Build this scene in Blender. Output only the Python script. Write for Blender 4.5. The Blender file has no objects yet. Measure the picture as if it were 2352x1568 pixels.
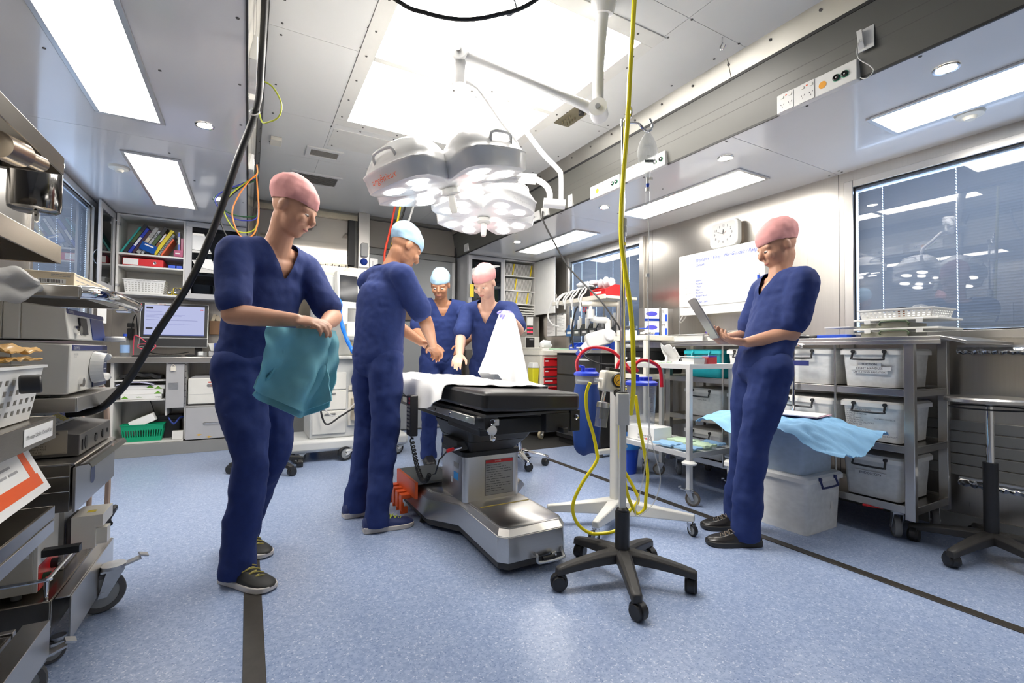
import bpy, bmesh, math, random
from mathutils import Vector, Matrix, Euler, noise
random.seed(7)
V = Vector
rad = math.radians
S = bpy.context.scene
COL = S.collection

# ---------------------------------------------------------------- camera
CAM = (0.0, 0.0, 0.97)
yaw, pitch, roll, fpx = rad(29.2637), rad(1.3422), rad(0.4552), 1082.73
fw = V((math.sin(yaw) * math.cos(pitch), math.cos(yaw) * math.cos(pitch), math.sin(pitch)))
rt0 = V((math.cos(yaw), -math.sin(yaw), 0)); up0 = rt0.cross(fw)
rt = rt0 * math.cos(roll) + up0 * math.sin(roll)
up = up0 * math.cos(roll) - rt0 * math.sin(roll)
cd = bpy.data.cameras.new('camera'); cd.sensor_width = 36; cd.lens = 36 * fpx / 2352
cd.clip_start = 0.02
cam = bpy.data.objects.new('camera', cd); COL.objects.link(cam)
cam.matrix_world = Matrix(((rt.x, up.x, -fw.x, CAM[0]), (rt.y, up.y, -fw.y, CAM[1]), (rt.z, up.z, -fw.z, CAM[2]), (0, 0, 0, 1)))
S.camera = cam
S.view_settings.view_transform = 'Standard'; S.view_settings.look = 'None'
S.view_settings.gamma = 1; S.view_settings.use_curve_mapping = False
S.view_settings.exposure = 1.0
# ---------------------------------------------------------------- world: daylight outside the blinds
w = bpy.data.worlds.new('daylight'); S.world = w; w.use_nodes = True
nt = w.node_tree; bg = nt.nodes['Background']
bg.inputs[0].default_value = (.55, .72, 1.0, 1); bg.inputs[1].default_value = 2.2
PANEL = 9.0      # emission of the wing light panels
SKYL = 10.0     # emission of the big ceiling light over the table
LENS = 7.0     # surgical lamp lenses
DOWN = 25.0     # small downlights

# ---------------------------------------------------------------- materials
MATS = {}
def mat(name, col, rough=.5, metal=0, var=.06, scale=12, spec=.5, emit=0, trans=0, alpha=1, stretch=None, bump=0, coat=0, var_rough=0):
    if name in MATS: return MATS[name]
    m = bpy.data.materials.new(name); m.use_nodes = True
    t = m.node_tree; b = t.nodes['Principled BSDF']
    c = tuple(col) + (1,)
    b.inputs['Roughness'].default_value = rough; b.inputs['Metallic'].default_value = metal
    b.inputs['Specular IOR Level'].default_value = spec
    b.inputs['Coat Weight'].default_value = coat
    tc = t.nodes.new('ShaderNodeTexCoord'); mp = t.nodes.new('ShaderNodeMapping')
    t.links.new(tc.outputs['Object'], mp.inputs[0])
    if stretch: mp.inputs['Scale'].default_value = stretch
    n = t.nodes.new('ShaderNodeTexNoise'); n.inputs['Scale'].default_value = scale; n.inputs['Detail'].default_value = 4
    t.links.new(mp.outputs[0], n.inputs['Vector'])
    mx = t.nodes.new('ShaderNodeMix'); mx.data_type = 'RGBA'
    mx.inputs[6].default_value = tuple(x * (1 - var) for x in col) + (1,)
    mx.inputs[7].default_value = tuple(min(1, x * (1 + var)) for x in col) + (1,)
    t.links.new(n.outputs['Fac'], mx.inputs[0]); t.links.new(mx.outputs[2], b.inputs['Base Color'])
    if var_rough:
        r = t.nodes.new('ShaderNodeMapRange'); r.inputs[3].default_value = max(.02, rough - var_rough); r.inputs[4].default_value = rough + var_rough
        t.links.new(n.outputs['Fac'], r.inputs[0]); t.links.new(r.outputs[0], b.inputs['Roughness'])
    if bump:
        bp = t.nodes.new('ShaderNodeBump'); bp.inputs['Strength'].default_value = bump; bp.inputs['Distance'].default_value = .004
        t.links.new(n.outputs['Fac'], bp.inputs['Height']); t.links.new(bp.outputs[0], b.inputs['Normal'])
    if emit:
        b.inputs['Emission Color'].default_value = c; b.inputs['Emission Strength'].default_value = emit
    if trans: b.inputs['Transmission Weight'].default_value = trans; b.inputs['IOR'].default_value = 1.3
    b.inputs['Alpha'].default_value = alpha
    MATS[name] = m; return m
def glass(name, tint=(1, 1, 1), ior=1.5, rough=0.0, body=0.0, bodycol=(.9, .9, .9)):
    """thin sheet: mirror by Fresnel, clear (and a little milky) behind"""
    if name in MATS: return MATS[name]
    m = bpy.data.materials.new(name); m.use_nodes = True; t = m.node_tree; t.nodes.clear()
    o = t.nodes.new('ShaderNodeOutputMaterial'); fr = t.nodes.new('ShaderNodeFresnel'); fr.inputs[0].default_value = ior
    tr = t.nodes.new('ShaderNodeBsdfTransparent'); tr.inputs[0].default_value = tuple(tint) + (1,)
    gl = t.nodes.new('ShaderNodeBsdfGlossy'); gl.inputs['Roughness'].default_value = rough
    a = tr
    if body:
        df = t.nodes.new('ShaderNodeBsdfDiffuse'); df.inputs[0].default_value = tuple(bodycol) + (1,)
        n = t.nodes.new('ShaderNodeTexNoise'); n.inputs['Scale'].default_value = 9
        r = t.nodes.new('ShaderNodeMapRange'); r.inputs[3].default_value = body * .85; r.inputs[4].default_value = min(1, body * 1.15)
        t.links.new(n.outputs['Fac'], r.inputs[0])
        a = t.nodes.new('ShaderNodeMixShader'); t.links.new(r.outputs[0], a.inputs[0])
        t.links.new(tr.outputs[0], a.inputs[1]); t.links.new(df.outputs[0], a.inputs[2])
    mx = t.nodes.new('ShaderNodeMixShader'); ge = t.nodes.new('ShaderNodeNewGeometry'); iv = t.nodes.new('ShaderNodeMath'); iv.operation = 'SUBTRACT'; iv.inputs[0].default_value = 1; t.links.new(ge.outputs['Backfacing'], iv.inputs[1])
    ml = t.nodes.new('ShaderNodeMath'); ml.operation = 'MULTIPLY'; t.links.new(fr.outputs[0], ml.inputs[0]); t.links.new(iv.outputs[0], ml.inputs[1]); t.links.new(ml.outputs[0], mx.inputs[0])
    t.links.new(a.outputs[0], mx.inputs[1]); t.links.new(gl.outputs[0], mx.inputs[2]); t.links.new(mx.outputs[0], o.inputs[0])
    MATS[name] = m; return m
def emis(name, col, s):
    if name in MATS: return MATS[name]
    m = bpy.data.materials.new(name); m.use_nodes = True; t = m.node_tree; t.nodes.clear()
    o = t.nodes.new('ShaderNodeOutputMaterial'); e = t.nodes.new('ShaderNodeEmission')
    e.inputs[0].default_value = tuple(col) + (1,); e.inputs[1].default_value = s
    t.links.new(e.outputs[0], o.inputs[0]); MATS[name] = m; return m

white = mat('white plastic', (.72, .72, .70), .35)
offw = mat('off white enamel', (.74, .73, .68), .32)
cream = mat('cream enamel', (.80, .76, .66), .35)
beige = mat('beige instrument case', (.58, .55, .48), .5)
ivory = mat('ivory instrument front', (.74, .72, .66), .4)
black = mat('black plastic', (.016, .016, .017), .42, var=.2)
darkg = mat('dark grey plastic', (.06, .058, .056), .5, var=.15)
midg = mat('mid grey paint', (.22, .22, .215), .45)
lightg = mat('light grey laminate', (.42, .42, .43), .38, var=.03)
steel = mat('brushed stainless steel', (.62, .60, .57), .30, 1, .05, 4, stretch=(1, 25, 25), var_rough=.04)
steelv = mat('brushed stainless upright', (.60, .58, .55), .30, 1, .04, 3, stretch=(20, 20, 1), var_rough=.03)
dsteel = mat('worn stainless shelf', (.36, .33, .29), .26, 1, .04, 3, stretch=(2, 12, 12), var_rough=.02)
chrome = mat('chrome', (.80, .80, .80), .07, 1, .02)
alu = mat('aluminium', (.66, .66, .66), .35, 1, .05)
zinc = mat('zinc plate', (.55, .56, .57), .38, 1, .15, 30)
rubber = mat('grey rubber', (.10, .10, .10), .75, var=.15)
hub = mat('grey wheel hub', (.30, .31, .31), .5)
red = mat('red plastic', (.62, .02, .025), .32)
blue = mat('blue plastic', (.02, .08, .55), .35)
navy = mat('navy label', (.02, .03, .16), .4)
yellow = mat('yellow plastic', (.86, .68, .01), .35)
orange = mat('orange plastic', (.85, .12, .02), .4)
green = mat('green plastic', (.01, .36, .17), .35)
paper = mat('paper', (.82, .82, .80), .7, var=.03)
card = mat('carton card', (.72, .62, .46), .7)
ink = mat('ink', (.03, .03, .04), .7)
bink = mat('blue marker ink', (.05, .10, .45), .6)
rink = mat('red ink', (.65, .04, .02), .6)
gink = mat('grey print', (.35, .35, .36), .7)
scrub = mat('navy scrub cotton', (.012, .030, .145), .85, var=.18, scale=40, bump=.3)
skin = mat('skin', (.60, .32, .21), .5, var=.08, scale=20)
skint = mat('tanned skin', (.42, .20, .11), .5, var=.08, scale=20)
skinl = mat('pale skin', (.70, .42, .31), .5, var=.08, scale=20)
pinkc = mat('pink cap fabric', (.70, .33, .32), .8, var=.12, scale=25, bump=.3)
bluec = mat('pale blue cap fabric', (.36, .55, .72), .8, var=.12, scale=25, bump=.3)
teal = mat('teal wrap fabric', (.18, .48, .58), .75, var=.12, scale=20, bump=.3)
sheetw = mat('white sheet cotton', (.86, .86, .85), .85, var=.03, scale=30, bump=.2)
sheetb = mat('light blue wrap', (.26, .52, .80), .7, var=.1, scale=25, bump=.2)
vinyl = mat('black vinyl', (.022, .021, .021), .33, var=.2, bump=.15)
clear = glass('clear plastic', (.96, .97, .97), 1.4, .05, .10)
milky = glass('milky plastic', (.96, .97, .97), 1.35, .18, .84, (.92, .92, .90))
milkyl = mat('milky lid plastic', (.82, .81, .77), .4)
pane = glass('window glass', (.93, .95, .97), 1.75)
jar = glass('jar plastic', (.93, .94, .95), 1.45, .03, .16, (.85, .87, .9))
screen = emis('monitor screen', (.58, .62, .92), .42)
ledred = emis('red led digits', (1, .03, .05), 2.0)
lamp_on = emis('white diffuser', (1, .96, .90), PANEL)
lens_on = emis('lamp lens', (1, .96, .9), LENS)

# ---------------------------------------------------------------- mesh builder
BOXN = [0]
class MB:
    def __init__(s, m=None, T=None):
        s.v = []; s.f = []; s.mi = []; s.mats = []; s.cur = 0; s.T = T
        if m: s.m(m)
    def m(s, m):
        if m not in s.mats: s.mats.append(m)
        s.cur = s.mats.index(m); return s
    def add(s, vs, fs):
        o = len(s.v)
        s.v += [(s.T @ V(p)) if s.T else V(p) for p in vs]
        s.f += [tuple(i + o for i in f) for f in fs]; s.mi += [s.cur] * len(fs); return s
    def box(s, x0, x1, y0, y1, z0, z1):
        BOXN[0] += 1; e = (BOXN[0] % 11) * 2.5e-5      # neighbours never share a plane exactly
        x0, x1, y0, y1, z0, z1 = x0 + e, x1 - e, y0 + e, y1 - e, z0 + e, z1 - e
        return s.add([(x, y, z) for z in (z0, z1) for y in (y0, y1) for x in (x0, x1)],
                     [(0, 2, 3, 1), (4, 5, 7, 6), (0, 1, 5, 4), (2, 6, 7, 3), (0, 4, 6, 2), (1, 3, 7, 5)])
    def bx(s, c, d, rot=(0, 0, 0)):
        R = Euler(rot).to_matrix(); c = V(c); h = [x / 2 for x in d]
        return s.add([c + R @ V((x, y, z)) for z in (-h[2], h[2]) for y in (-h[1], h[1]) for x in (-h[0], h[0])],
                     [(0, 2, 3, 1), (4, 5, 7, 6), (0, 1, 5, 4), (2, 6, 7, 3), (0, 4, 6, 2), (1, 3, 7, 5)])
    def taper(s, c0, d0, c1, d1):
        vs = [(c0[0] + sx * d0[0] / 2, c0[1] + sy * d0[1] / 2, c0[2]) for sy in (-1, 1) for sx in (-1, 1)]
        vs += [(c1[0] + sx * d1[0] / 2, c1[1] + sy * d1[1] / 2, c1[2]) for sy in (-1, 1) for sx in (-1, 1)]
        return s.add(vs, [(0, 2, 3, 1), (4, 5, 7, 6), (0, 1, 5, 4), (2, 6, 7, 3), (0, 4, 6, 2), (1, 3, 7, 5)])
    def cyl(s, p0, p1, r0, r1=None, n=16):
        p0, p1 = V(p0), V(p1); r1 = r0 if r1 is None else r1
        d = (p1 - p0); q = d.to_track_quat('Z', 'Y').to_matrix()
        a = [q @ V((math.cos(2 * math.pi * i / n), math.sin(2 * math.pi * i / n), 0)) for i in range(n)]
        vs = [p0 + x * r0 for x in a] + [p1 + x * r1 for x in a]
        fs = [(i, (i + 1) % n, n + (i + 1) % n, n + i) for i in range(n)]
        return s.add(vs, fs + [tuple(range(n - 1, -1, -1)), tuple(range(n, 2 * n))])
    def tube(s, pts, r, n=8, k=5, rr=None):
        pts = [V(p) for p in pts]
        if k > 1 and len(pts) > 2:
            q = []
            for i in range(len(pts) - 1):
                a = pts[max(i - 1, 0)]; b = pts[i]; c = pts[i + 1]; d = pts[min(i + 2, len(pts) - 1)]
                for j in range(k):
                    t = j / k
                    q.append(.5 * ((2 * b) + (c - a) * t + (2 * a - 5 * b + 4 * c - d) * t * t + (3 * b - a - 3 * c + d) * t ** 3))
            pts = q + [pts[-1]]
        vs = []; x = None
        for i, p in enumerate(pts):
            d = (pts[min(i + 1, len(pts) - 1)] - pts[max(i - 1, 0)]).normalized()
            if x is None: x = d.orthogonal().normalized()
            x = (x - d * x.dot(d)).normalized(); y = d.cross(x)
            R = rr(i / (len(pts) - 1)) if rr else r
            vs += [p + (x * math.cos(2 * math.pi * j / n) + y * math.sin(2 * math.pi * j / n)) * R for j in range(n)]
        L = len(pts)
        fs = [(i * n + j, i * n + (j + 1) % n, (i + 1) * n + (j + 1) % n, (i + 1) * n + j) for i in range(L - 1) for j in range(n)]
        return s.add(vs, fs + [tuple(range(n - 1, -1, -1)), tuple(range((L - 1) * n, L * n))])
    def lathe(s, prof, c=(0, 0, 0), n=24, M=None):
        M = M or Matrix(); c = V(c); vs = []; fs = []
        for r, z in prof: vs += [c + M @ V((r * math.cos(2 * math.pi * j / n), r * math.sin(2 * math.pi * j / n), z)) for j in range(n)]
        L = len(prof)
        ring = prof[0][0] > .003 and prof[-1][0] > .003          # a ring closes on itself, a solid gets end caps
        fs = [(i * n + j, i * n + (j + 1) % n, (i + 1) % L * n + (j + 1) % n, (i + 1) % L * n + j) for i in range(L if ring else L - 1) for j in range(n)]
        return s.add(vs, fs + ([] if ring else [tuple(range(n - 1, -1, -1)), tuple(range((L - 1) * n, L * n))]))
    def prism(s, poly, h0, h1, M=None, top=None):
        """outline in xy from h0 to h1 (top: another outline for h1)"""
        M = M or Matrix(); n = len(poly); t = top or poly
        vs = [M @ V((x, y, h0)) for x, y in poly] + [M @ V((x, y, h1)) for x, y in t]
        fs = [(i, (i + 1) % n, n + (i + 1) % n, n + i) for i in range(n)]
        return s.add(vs, fs + [tuple(range(n - 1, -1, -1)), tuple(range(n, 2 * n))])
    def ell(s, c, r, n=12, M=None):
        if isinstance(r, (int, float)): r = (r, r, r)
        M = M or Matrix(); c = V(c); vs = [c + M @ V((0, 0, -r[2]))]; k = n // 2
        for i in range(1, k):
            a = math.pi * i / k - math.pi / 2
            vs += [c + M @ V((r[0] * math.cos(a) * math.cos(2 * math.pi * j / n), r[1] * math.cos(a) * math.sin(2 * math.pi * j / n), r[2] * math.sin(a))) for j in range(n)]
        vs.append(c + M @ V((0, 0, r[2]))); fs = [(0, 1 + (j + 1) % n, 1 + j) for j in range(n)]
        for i in range(k - 2): fs += [(1 + i * n + j, 1 + i * n + (j + 1) % n, 1 + (i + 1) * n + (j + 1) % n, 1 + (i + 1) * n + j) for j in range(n)]
        L = len(vs) - 1; fs += [(L, L - n + j, L - n + (j + 1) % n) for j in range(n)]
        return s.add(vs, fs)
    def grid(s, fn, nu, nv, th=.002):
        """a thin cloth fn(u,v)->point with thickness th along its normal"""
        P = [[V(fn(i / nu, j / nv)) for j in range(nv + 1)] for i in range(nu + 1)]
        tp = []; bt = []
        for i in range(nu + 1):
            for j in range(nv + 1):
                a = P[min(i + 1, nu)][j] - P[max(i - 1, 0)][j]; b = P[i][min(j + 1, nv)] - P[i][max(j - 1, 0)]
                nn = a.cross(b); nn = nn.normalized() if nn.length > 1e-12 else V((0, 0, 1))
                tp.append(P[i][j] + nn * th / 2); bt.append(P[i][j] - nn * th / 2)
        I = lambda i, j: i * (nv + 1) + j; N = len(tp); fs = []
        for i in range(nu):
            for j in range(nv):
                fs += [(I(i, j), I(i + 1, j), I(i + 1, j + 1), I(i, j + 1)), (N + I(i, j), N + I(i, j + 1), N + I(i + 1, j + 1), N + I(i + 1, j))]
        for i in range(nu): fs += [(I(i, 0), N + I(i, 0), N + I(i + 1, 0), I(i + 1, 0)), (I(i, nv), I(i + 1, nv), N + I(i + 1, nv), N + I(i, nv))]
        for j in range(nv): fs += [(I(0, j), I(0, j + 1), N + I(0, j + 1), N + I(0, j)), (I(nu, j), N + I(nu, j), N + I(nu, j + 1), I(nu, j + 1))]
        return s.add(tp + bt, fs)
    def build(s, name, parent=None, bev=0, local=False, ang=35, kind=None):
        me = bpy.data.meshes.new(name)
        root = parent
        while root is not None and root.parent is not None: root = root.parent
        vs = s.v; loc = V((0, 0, 0))
        if root is not None and not local:
            M = ROOTM.get(root.name, Matrix()).inverted(); vs = [M @ p for p in vs]
        if root is None:
            lo = [min(p[i] for p in vs) for i in range(3)]; hi = [max(p[i] for p in vs) for i in range(3)]
            loc = V(((lo[0] + hi[0]) / 2, (lo[1] + hi[1]) / 2, lo[2])); vs = [p - loc for p in vs]
        me.from_pydata([tuple(p) for p in vs], [], s.f)
        for m in s.mats or [white]: me.materials.append(m)
        me.polygons.foreach_set('material_index', s.mi)
        me.polygons.foreach_set('use_smooth', [True] * len(s.f))
        me.set_sharp_from_angle(angle=rad(ang)); me.update()
        o = bpy.data.objects.new(name, me); COL.objects.link(o)
        if parent is not None: o.parent = parent
        else: o.location = loc; ROOTM[o.name] = Matrix.Translation(loc)
        if bev:
            b = o.modifiers.new('edge', 'BEVEL'); b.width = bev; b.segments = 2; b.limit_method = 'ANGLE'; b.angle_limit = rad(40)
        if kind: o['kind'] = kind
        return o
ROOTM = {}
def tag(o, label, cat, group=None):
    o['label'] = label; o['category'] = cat
    if group: o['group'] = group
    return o
def thing(name, label, cat, loc=(0, 0, 0), rz=0, group=None):
    o = bpy.data.objects.new(name, None); COL.objects.link(o); o.empty_display_size = .05
    o.location = loc; o.rotation_euler = (0, 0, rz); ROOTM[o.name] = Matrix.Translation(loc) @ Matrix.Rotation(rz, 4, 'Z')
    return tag(o, label, cat, group)
def one(mb, name, label, cat, group=None, bev=0): return tag(mb.build(name, None, bev), label, cat, group)
def copy_tree(o, parent=None):
    c = o.copy(); COL.objects.link(c); c.parent = parent
    for k in ('label', 'category', 'group', 'kind'):
        if k in o.keys(): c[k] = o[k]
    for ch in [x for x in bpy.data.objects if x.parent == o]: copy_tree(ch, c)
    return c
def dup(o, loc, rz=None, label=None, group=None):
    c = copy_tree(o); c.location = loc
    if rz is not None: c.rotation_euler = (0, 0, rz)
    if label: c['label'] = label
    if group: c['group'] = group
    return c
def text(s, size, m, at, xd, yd, parent, name='lettering', ext=.0006, align='LEFT', shear=0, maxw=None):
    cu = bpy.data.curves.new('t', 'FONT'); cu.body = s; cu.size = size; cu.align_x = align; cu.shear = shear; cu.resolution_u = 2
    ob = bpy.data.objects.new('t', cu); COL.objects.link(ob)
    dg = bpy.context.evaluated_depsgraph_get(); me = bpy.data.meshes.new_from_object(ob.evaluated_get(dg))
    bpy.data.objects.remove(ob); bpy.data.curves.remove(cu)
    vs = [v.co.copy() for v in me.vertices]; fs = [tuple(p.vertices) for p in me.polygons]; bpy.data.meshes.remove(me)
    if not vs: return None
    x = V(xd).normalized(); y = V(yd); y = (y - x * y.dot(x)).normalized(); n = x.cross(y)
    wd = max(v.x for v in vs) - min(v.x for v in vs); k = min(1, maxw / wd) if maxw and wd > 0 else 1
    mb = MB(m); mb.add([V(at) + x * (v.x * k) + y * v.y + n * ext for v in vs], fs)
    return mb.build(name, parent)
def scribble(mb, at, xd, yd, w, n, gap, h=.0035, seed=1, lens=(.5, 1)):
    """rows of small print as thin raised bars broken into words"""
    R = random.Random(seed); x = V(xd).normalized(); y = V(yd).normalized(); nn = x.cross(y)
    for i in range(n):
        t = 0; L = w * R.uniform(*lens)
        while t < L:
            q = min(R.uniform(.08, .22) * w, L - t + .001)
            a = V(at) + x * t - y * (i * gap); t2 = q
            mb.add([a + nn * .0006, a + x * t2 + nn * .0006, a + x * t2 + y * h + nn * .0006, a + y * h + nn * .0006], [(0, 1, 2, 3)])
            t += q + .03 * w
def rrect(w, h, r, n=4, cx=0, cy=0):
    o = []
    for sx, sy, a0 in ((1, 1, 0), (-1, 1, 90), (-1, -1, 180), (1, -1, 270)):
        for i in range(n + 1):
            a = rad(a0 + 90 * i / n); o.append((cx + sx * (w / 2 - r) + r * math.cos(a), cy + sy * (h / 2 - r) + r * math.sin(a)))
    return o
def frameM(o, xd, yd):
    x = V(xd).normalized(); y = V(yd); y = (y - x * y.dot(x)).normalized(); n = x.cross(y); o = V(o)
    return Matrix(((x.x, y.x, n.x, o.x), (x.y, y.y, n.y, o.y), (x.z, y.z, n.z, o.z), (0, 0, 0, 1)))
def caster(parent, x, y, z1, r, wid=.03, rz=0, fm=None, wm=None, brake=False, name='caster', hubm=None, local=False):
    """fork at (x,y) hanging from z1, wheel of radius r on the floor"""
    T = Matrix.Translation((x, y, 0)) @ Matrix.Rotation(rz, 4, 'Z'); fm = fm or zinc; off = -r * .45
    mb = MB(fm, T); mb.cyl((0, 0, z1 - .012), (0, 0, z1), r * .55, n=12).box(-r * .55, r * .4, -wid * .8, wid * .8, z1 - .02, z1 - .012)
    for s_ in (-1, 1):
        y0 = s_ * wid * .72
        mb.add([(-.3 * r, y0 - .0015, z1 - .015), (.45 * r, y0 - .0015, z1 - .015), (off + .18 * r, y0 - .0015, r * .8), (off - .18 * r, y0 - .0015, r * .8),
                (-.3 * r, y0 + .0015, z1 - .015), (.45 * r, y0 + .0015, z1 - .015), (off + .18 * r, y0 + .0015, r * .8), (off - .18 * r, y0 + .0015, r * .8)],
               [(3, 2, 1, 0), (4, 5, 6, 7), (0, 1, 5, 4), (1, 2, 6, 5), (2, 3, 7, 6), (3, 0, 4, 7)])
    mb.cyl((off, -wid * .85, r), (off, wid * .85, r), r * .12, n=8)
    if brake: mb.bx((r * .75, 0, z1 - .005), (r * .8, wid, .006), (0, -.25, 0)).bx((r * 1.25, 0, z1 + .01), (r * .4, wid * 1.1, .006), (0, .35, 0))
    c = mb.build(name, parent, local=local)
    m2 = MB(wm or rubber, T @ Matrix.Translation((off, 0, r)) @ Matrix.Rotation(math.pi / 2, 4, 'X')); h = wid / 2
    m2.lathe([(r * .72, -h), (r * .93, -h), (r, -h * .6), (r, h * .6), (r * .93, h), (r * .72, h)], n=24)
    m2.m(hubm or hub).lathe([(r * .1, -h * .85), (r * .73, -h * .85), (r * .73, h * .85), (r * .1, h * .85)], n=20)
    m2.build('wheel', c, local=local)
    return c
# ================================================================ the room
XL, XR, YB, YF = -1.13, 3.50, -1.5, 5.75      # inner faces of the side, back and far walls
ZS, ZC = 2.20, 2.60                           # wing ceilings, middle ceiling
XA, XB = -0.025, 2.36                         # fascias of the two roof steps
def struct(mb, name, bev=0, parent=None):
    o = mb.build(name, parent, bev); o['kind'] = 'structure'; return o
# floor: blue speckled sheet vinyl
fm = bpy.data.materials.new('speckled blue vinyl floor'); fm.use_nodes = True; t = fm.node_tree; b = t.nodes['Principled BSDF']
tc = t.nodes.new('ShaderNodeTexCoord')
def noise_n(sc, det=2): 
    n = t.nodes.new('ShaderNodeTexNoise'); n.inputs['Scale'].default_value = sc; n.inputs['Detail'].default_value = det
    t.links.new(tc.outputs['Object'], n.inputs['Vector']); return n
def ramp_n(src, pts):
    r = t.nodes.new('ShaderNodeValToRGB'); e = r.color_ramp.elements
    e[0].position, e[0].color = pts[0]; e[1].position, e[1].color = pts[1]
    for p, c in pts[2:]: q = e.new(p); q.color = c
    t.links.new(src, r.inputs[0]); return r
def mixc(f, a, bb, k='MIX'):
    m = t.nodes.new('ShaderNodeMix'); m.data_type = 'RGBA'; m.blend_type = k
    t.links.new(f, m.inputs[0]); t.links.new(a, m.inputs[6]); t.links.new(bb, m.inputs[7]); return m.outputs[2]
n1 = noise_n(75, 3); base = ramp_n(n1.outputs['Fac'], [(.38, (.25, .325, .51, 1)), (.62, (.345, .425, .60, 1))])
n2 = noise_n(150, 1); dk = ramp_n(n2.outputs['Fac'], [(.30, (1, 1, 1, 1)), (.36, (0, 0, 0, 1))])
n3 = noise_n(125, 1); lt = ramp_n(n3.outputs['Fac'], [(.64, (0, 0, 0, 1)), (.70, (1, 1, 1, 1))])
rgb1 = t.nodes.new('ShaderNodeRGB'); rgb1.outputs[0].default_value = (.15, .22, .41, 1)
rgb2 = t.nodes.new('ShaderNodeRGB'); rgb2.outputs[0].default_value = (.54, .60, .71, 1)
c1 = mixc(dk.outputs[0], base.outputs[0], rgb1.outputs[0]); c2 = mixc(lt.outputs[0], c1, rgb2.outputs[0])
t.links.new(c2, b.inputs['Base Color']); b.inputs['Roughness'].default_value = .28; b.inputs['Specular IOR Level'].default_value = .45
n4 = noise_n(35, 2); bp = t.nodes.new('ShaderNodeBump'); bp.inputs['Strength'].default_value = .10; bp.inputs['Distance'].default_value = .004
t.links.new(n4.outputs['Fac'], bp.inputs['Height']); t.links.new(bp.outputs[0], b.inputs['Normal'])
struct(MB(fm).box(XL - .12, XR + .12, YB - .1, YF + .1, -.06, 0), 'floor')
strip = mat('black joint strip', (.035, .030, .024), .45, var=.35, scale=30)
struct(MB(strip).box(.004, .066, YB, YF, .0003, .004), 'trim_1', .001)
struct(MB(strip).box(2.385, 2.435, YB, YF, .0003, .004), 'trim_2', .001)
# ceilings
cw = mat('gloss white ceiling panel', (.70, .70, .71), .16, var=.03, scale=3, coat=.3)
cm = mat('satin white ceiling panel', (.76, .76, .73), .38, var=.03, scale=3)
seam = mat('dark seam', (.10, .095, .09), .6)
def panels(name, m, xs, ys, z, screws=()):
    mb = MB(seam).box(xs[0], xs[-1], ys[0], ys[-1], z + .006, z + .05); mb.m(m)
    for i in range(len(xs) - 1):
        for j in range(len(ys) - 1): mb.box(xs[i] + .0012, xs[i + 1] - .0012, ys[j] + .0012, ys[j + 1] - .0012, z, z + .008)
    mb.m(seam)
    for x, y in screws: mb.cyl((x, y, z - .002), (x, y, z + .004), .0065, n=10)
    return struct(mb, name)
sl = [(x, y) for y in (.9, 1.35, 2.0, 2.5, 2.95, 3.35, 3.45, 4.0, 4.5, 5.0) for x in (-.055,)] + [(-.36, 2.55), (-.75, 2.6), (-.36, 4.1), (-.45, 3.6)]
panels('ceiling_left', cw, (XL - .02, XA), (YB, .95, 3.40, YF), ZS, sl)
sr = [(2.39, y) for y in (.85, 1.3, 1.75, 2.4, 2.9, 3.4, 4.2)] + [(3.46, 1.66), (3.46, 1.74), (3.42, 1.66), (2.68, 2.5), (2.7, 1.7)]
panels('ceiling_right', cw, (XB, XR + .02), (YB, -.9, 1.70, 3.40, YF), ZS, sr)
sm = [(x, y) for x in (.12, .50, 1.86, 2.22) for y in (1.55, 1.7, 2.0, 2.4, 2.58, 2.68, 3.2, 3.6, 4.1)] + [(x, 3.58) for x in (.7, .95, 1.2, 1.5)] + [(x, 4.28) for x in (.9, 1.3)]
panels('ceiling_middle', cm, (.06, .50, 1.84, 2.30), (YB, 1.55, 2.62, 3.55, 4.3, YF), ZC, sm)
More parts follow.
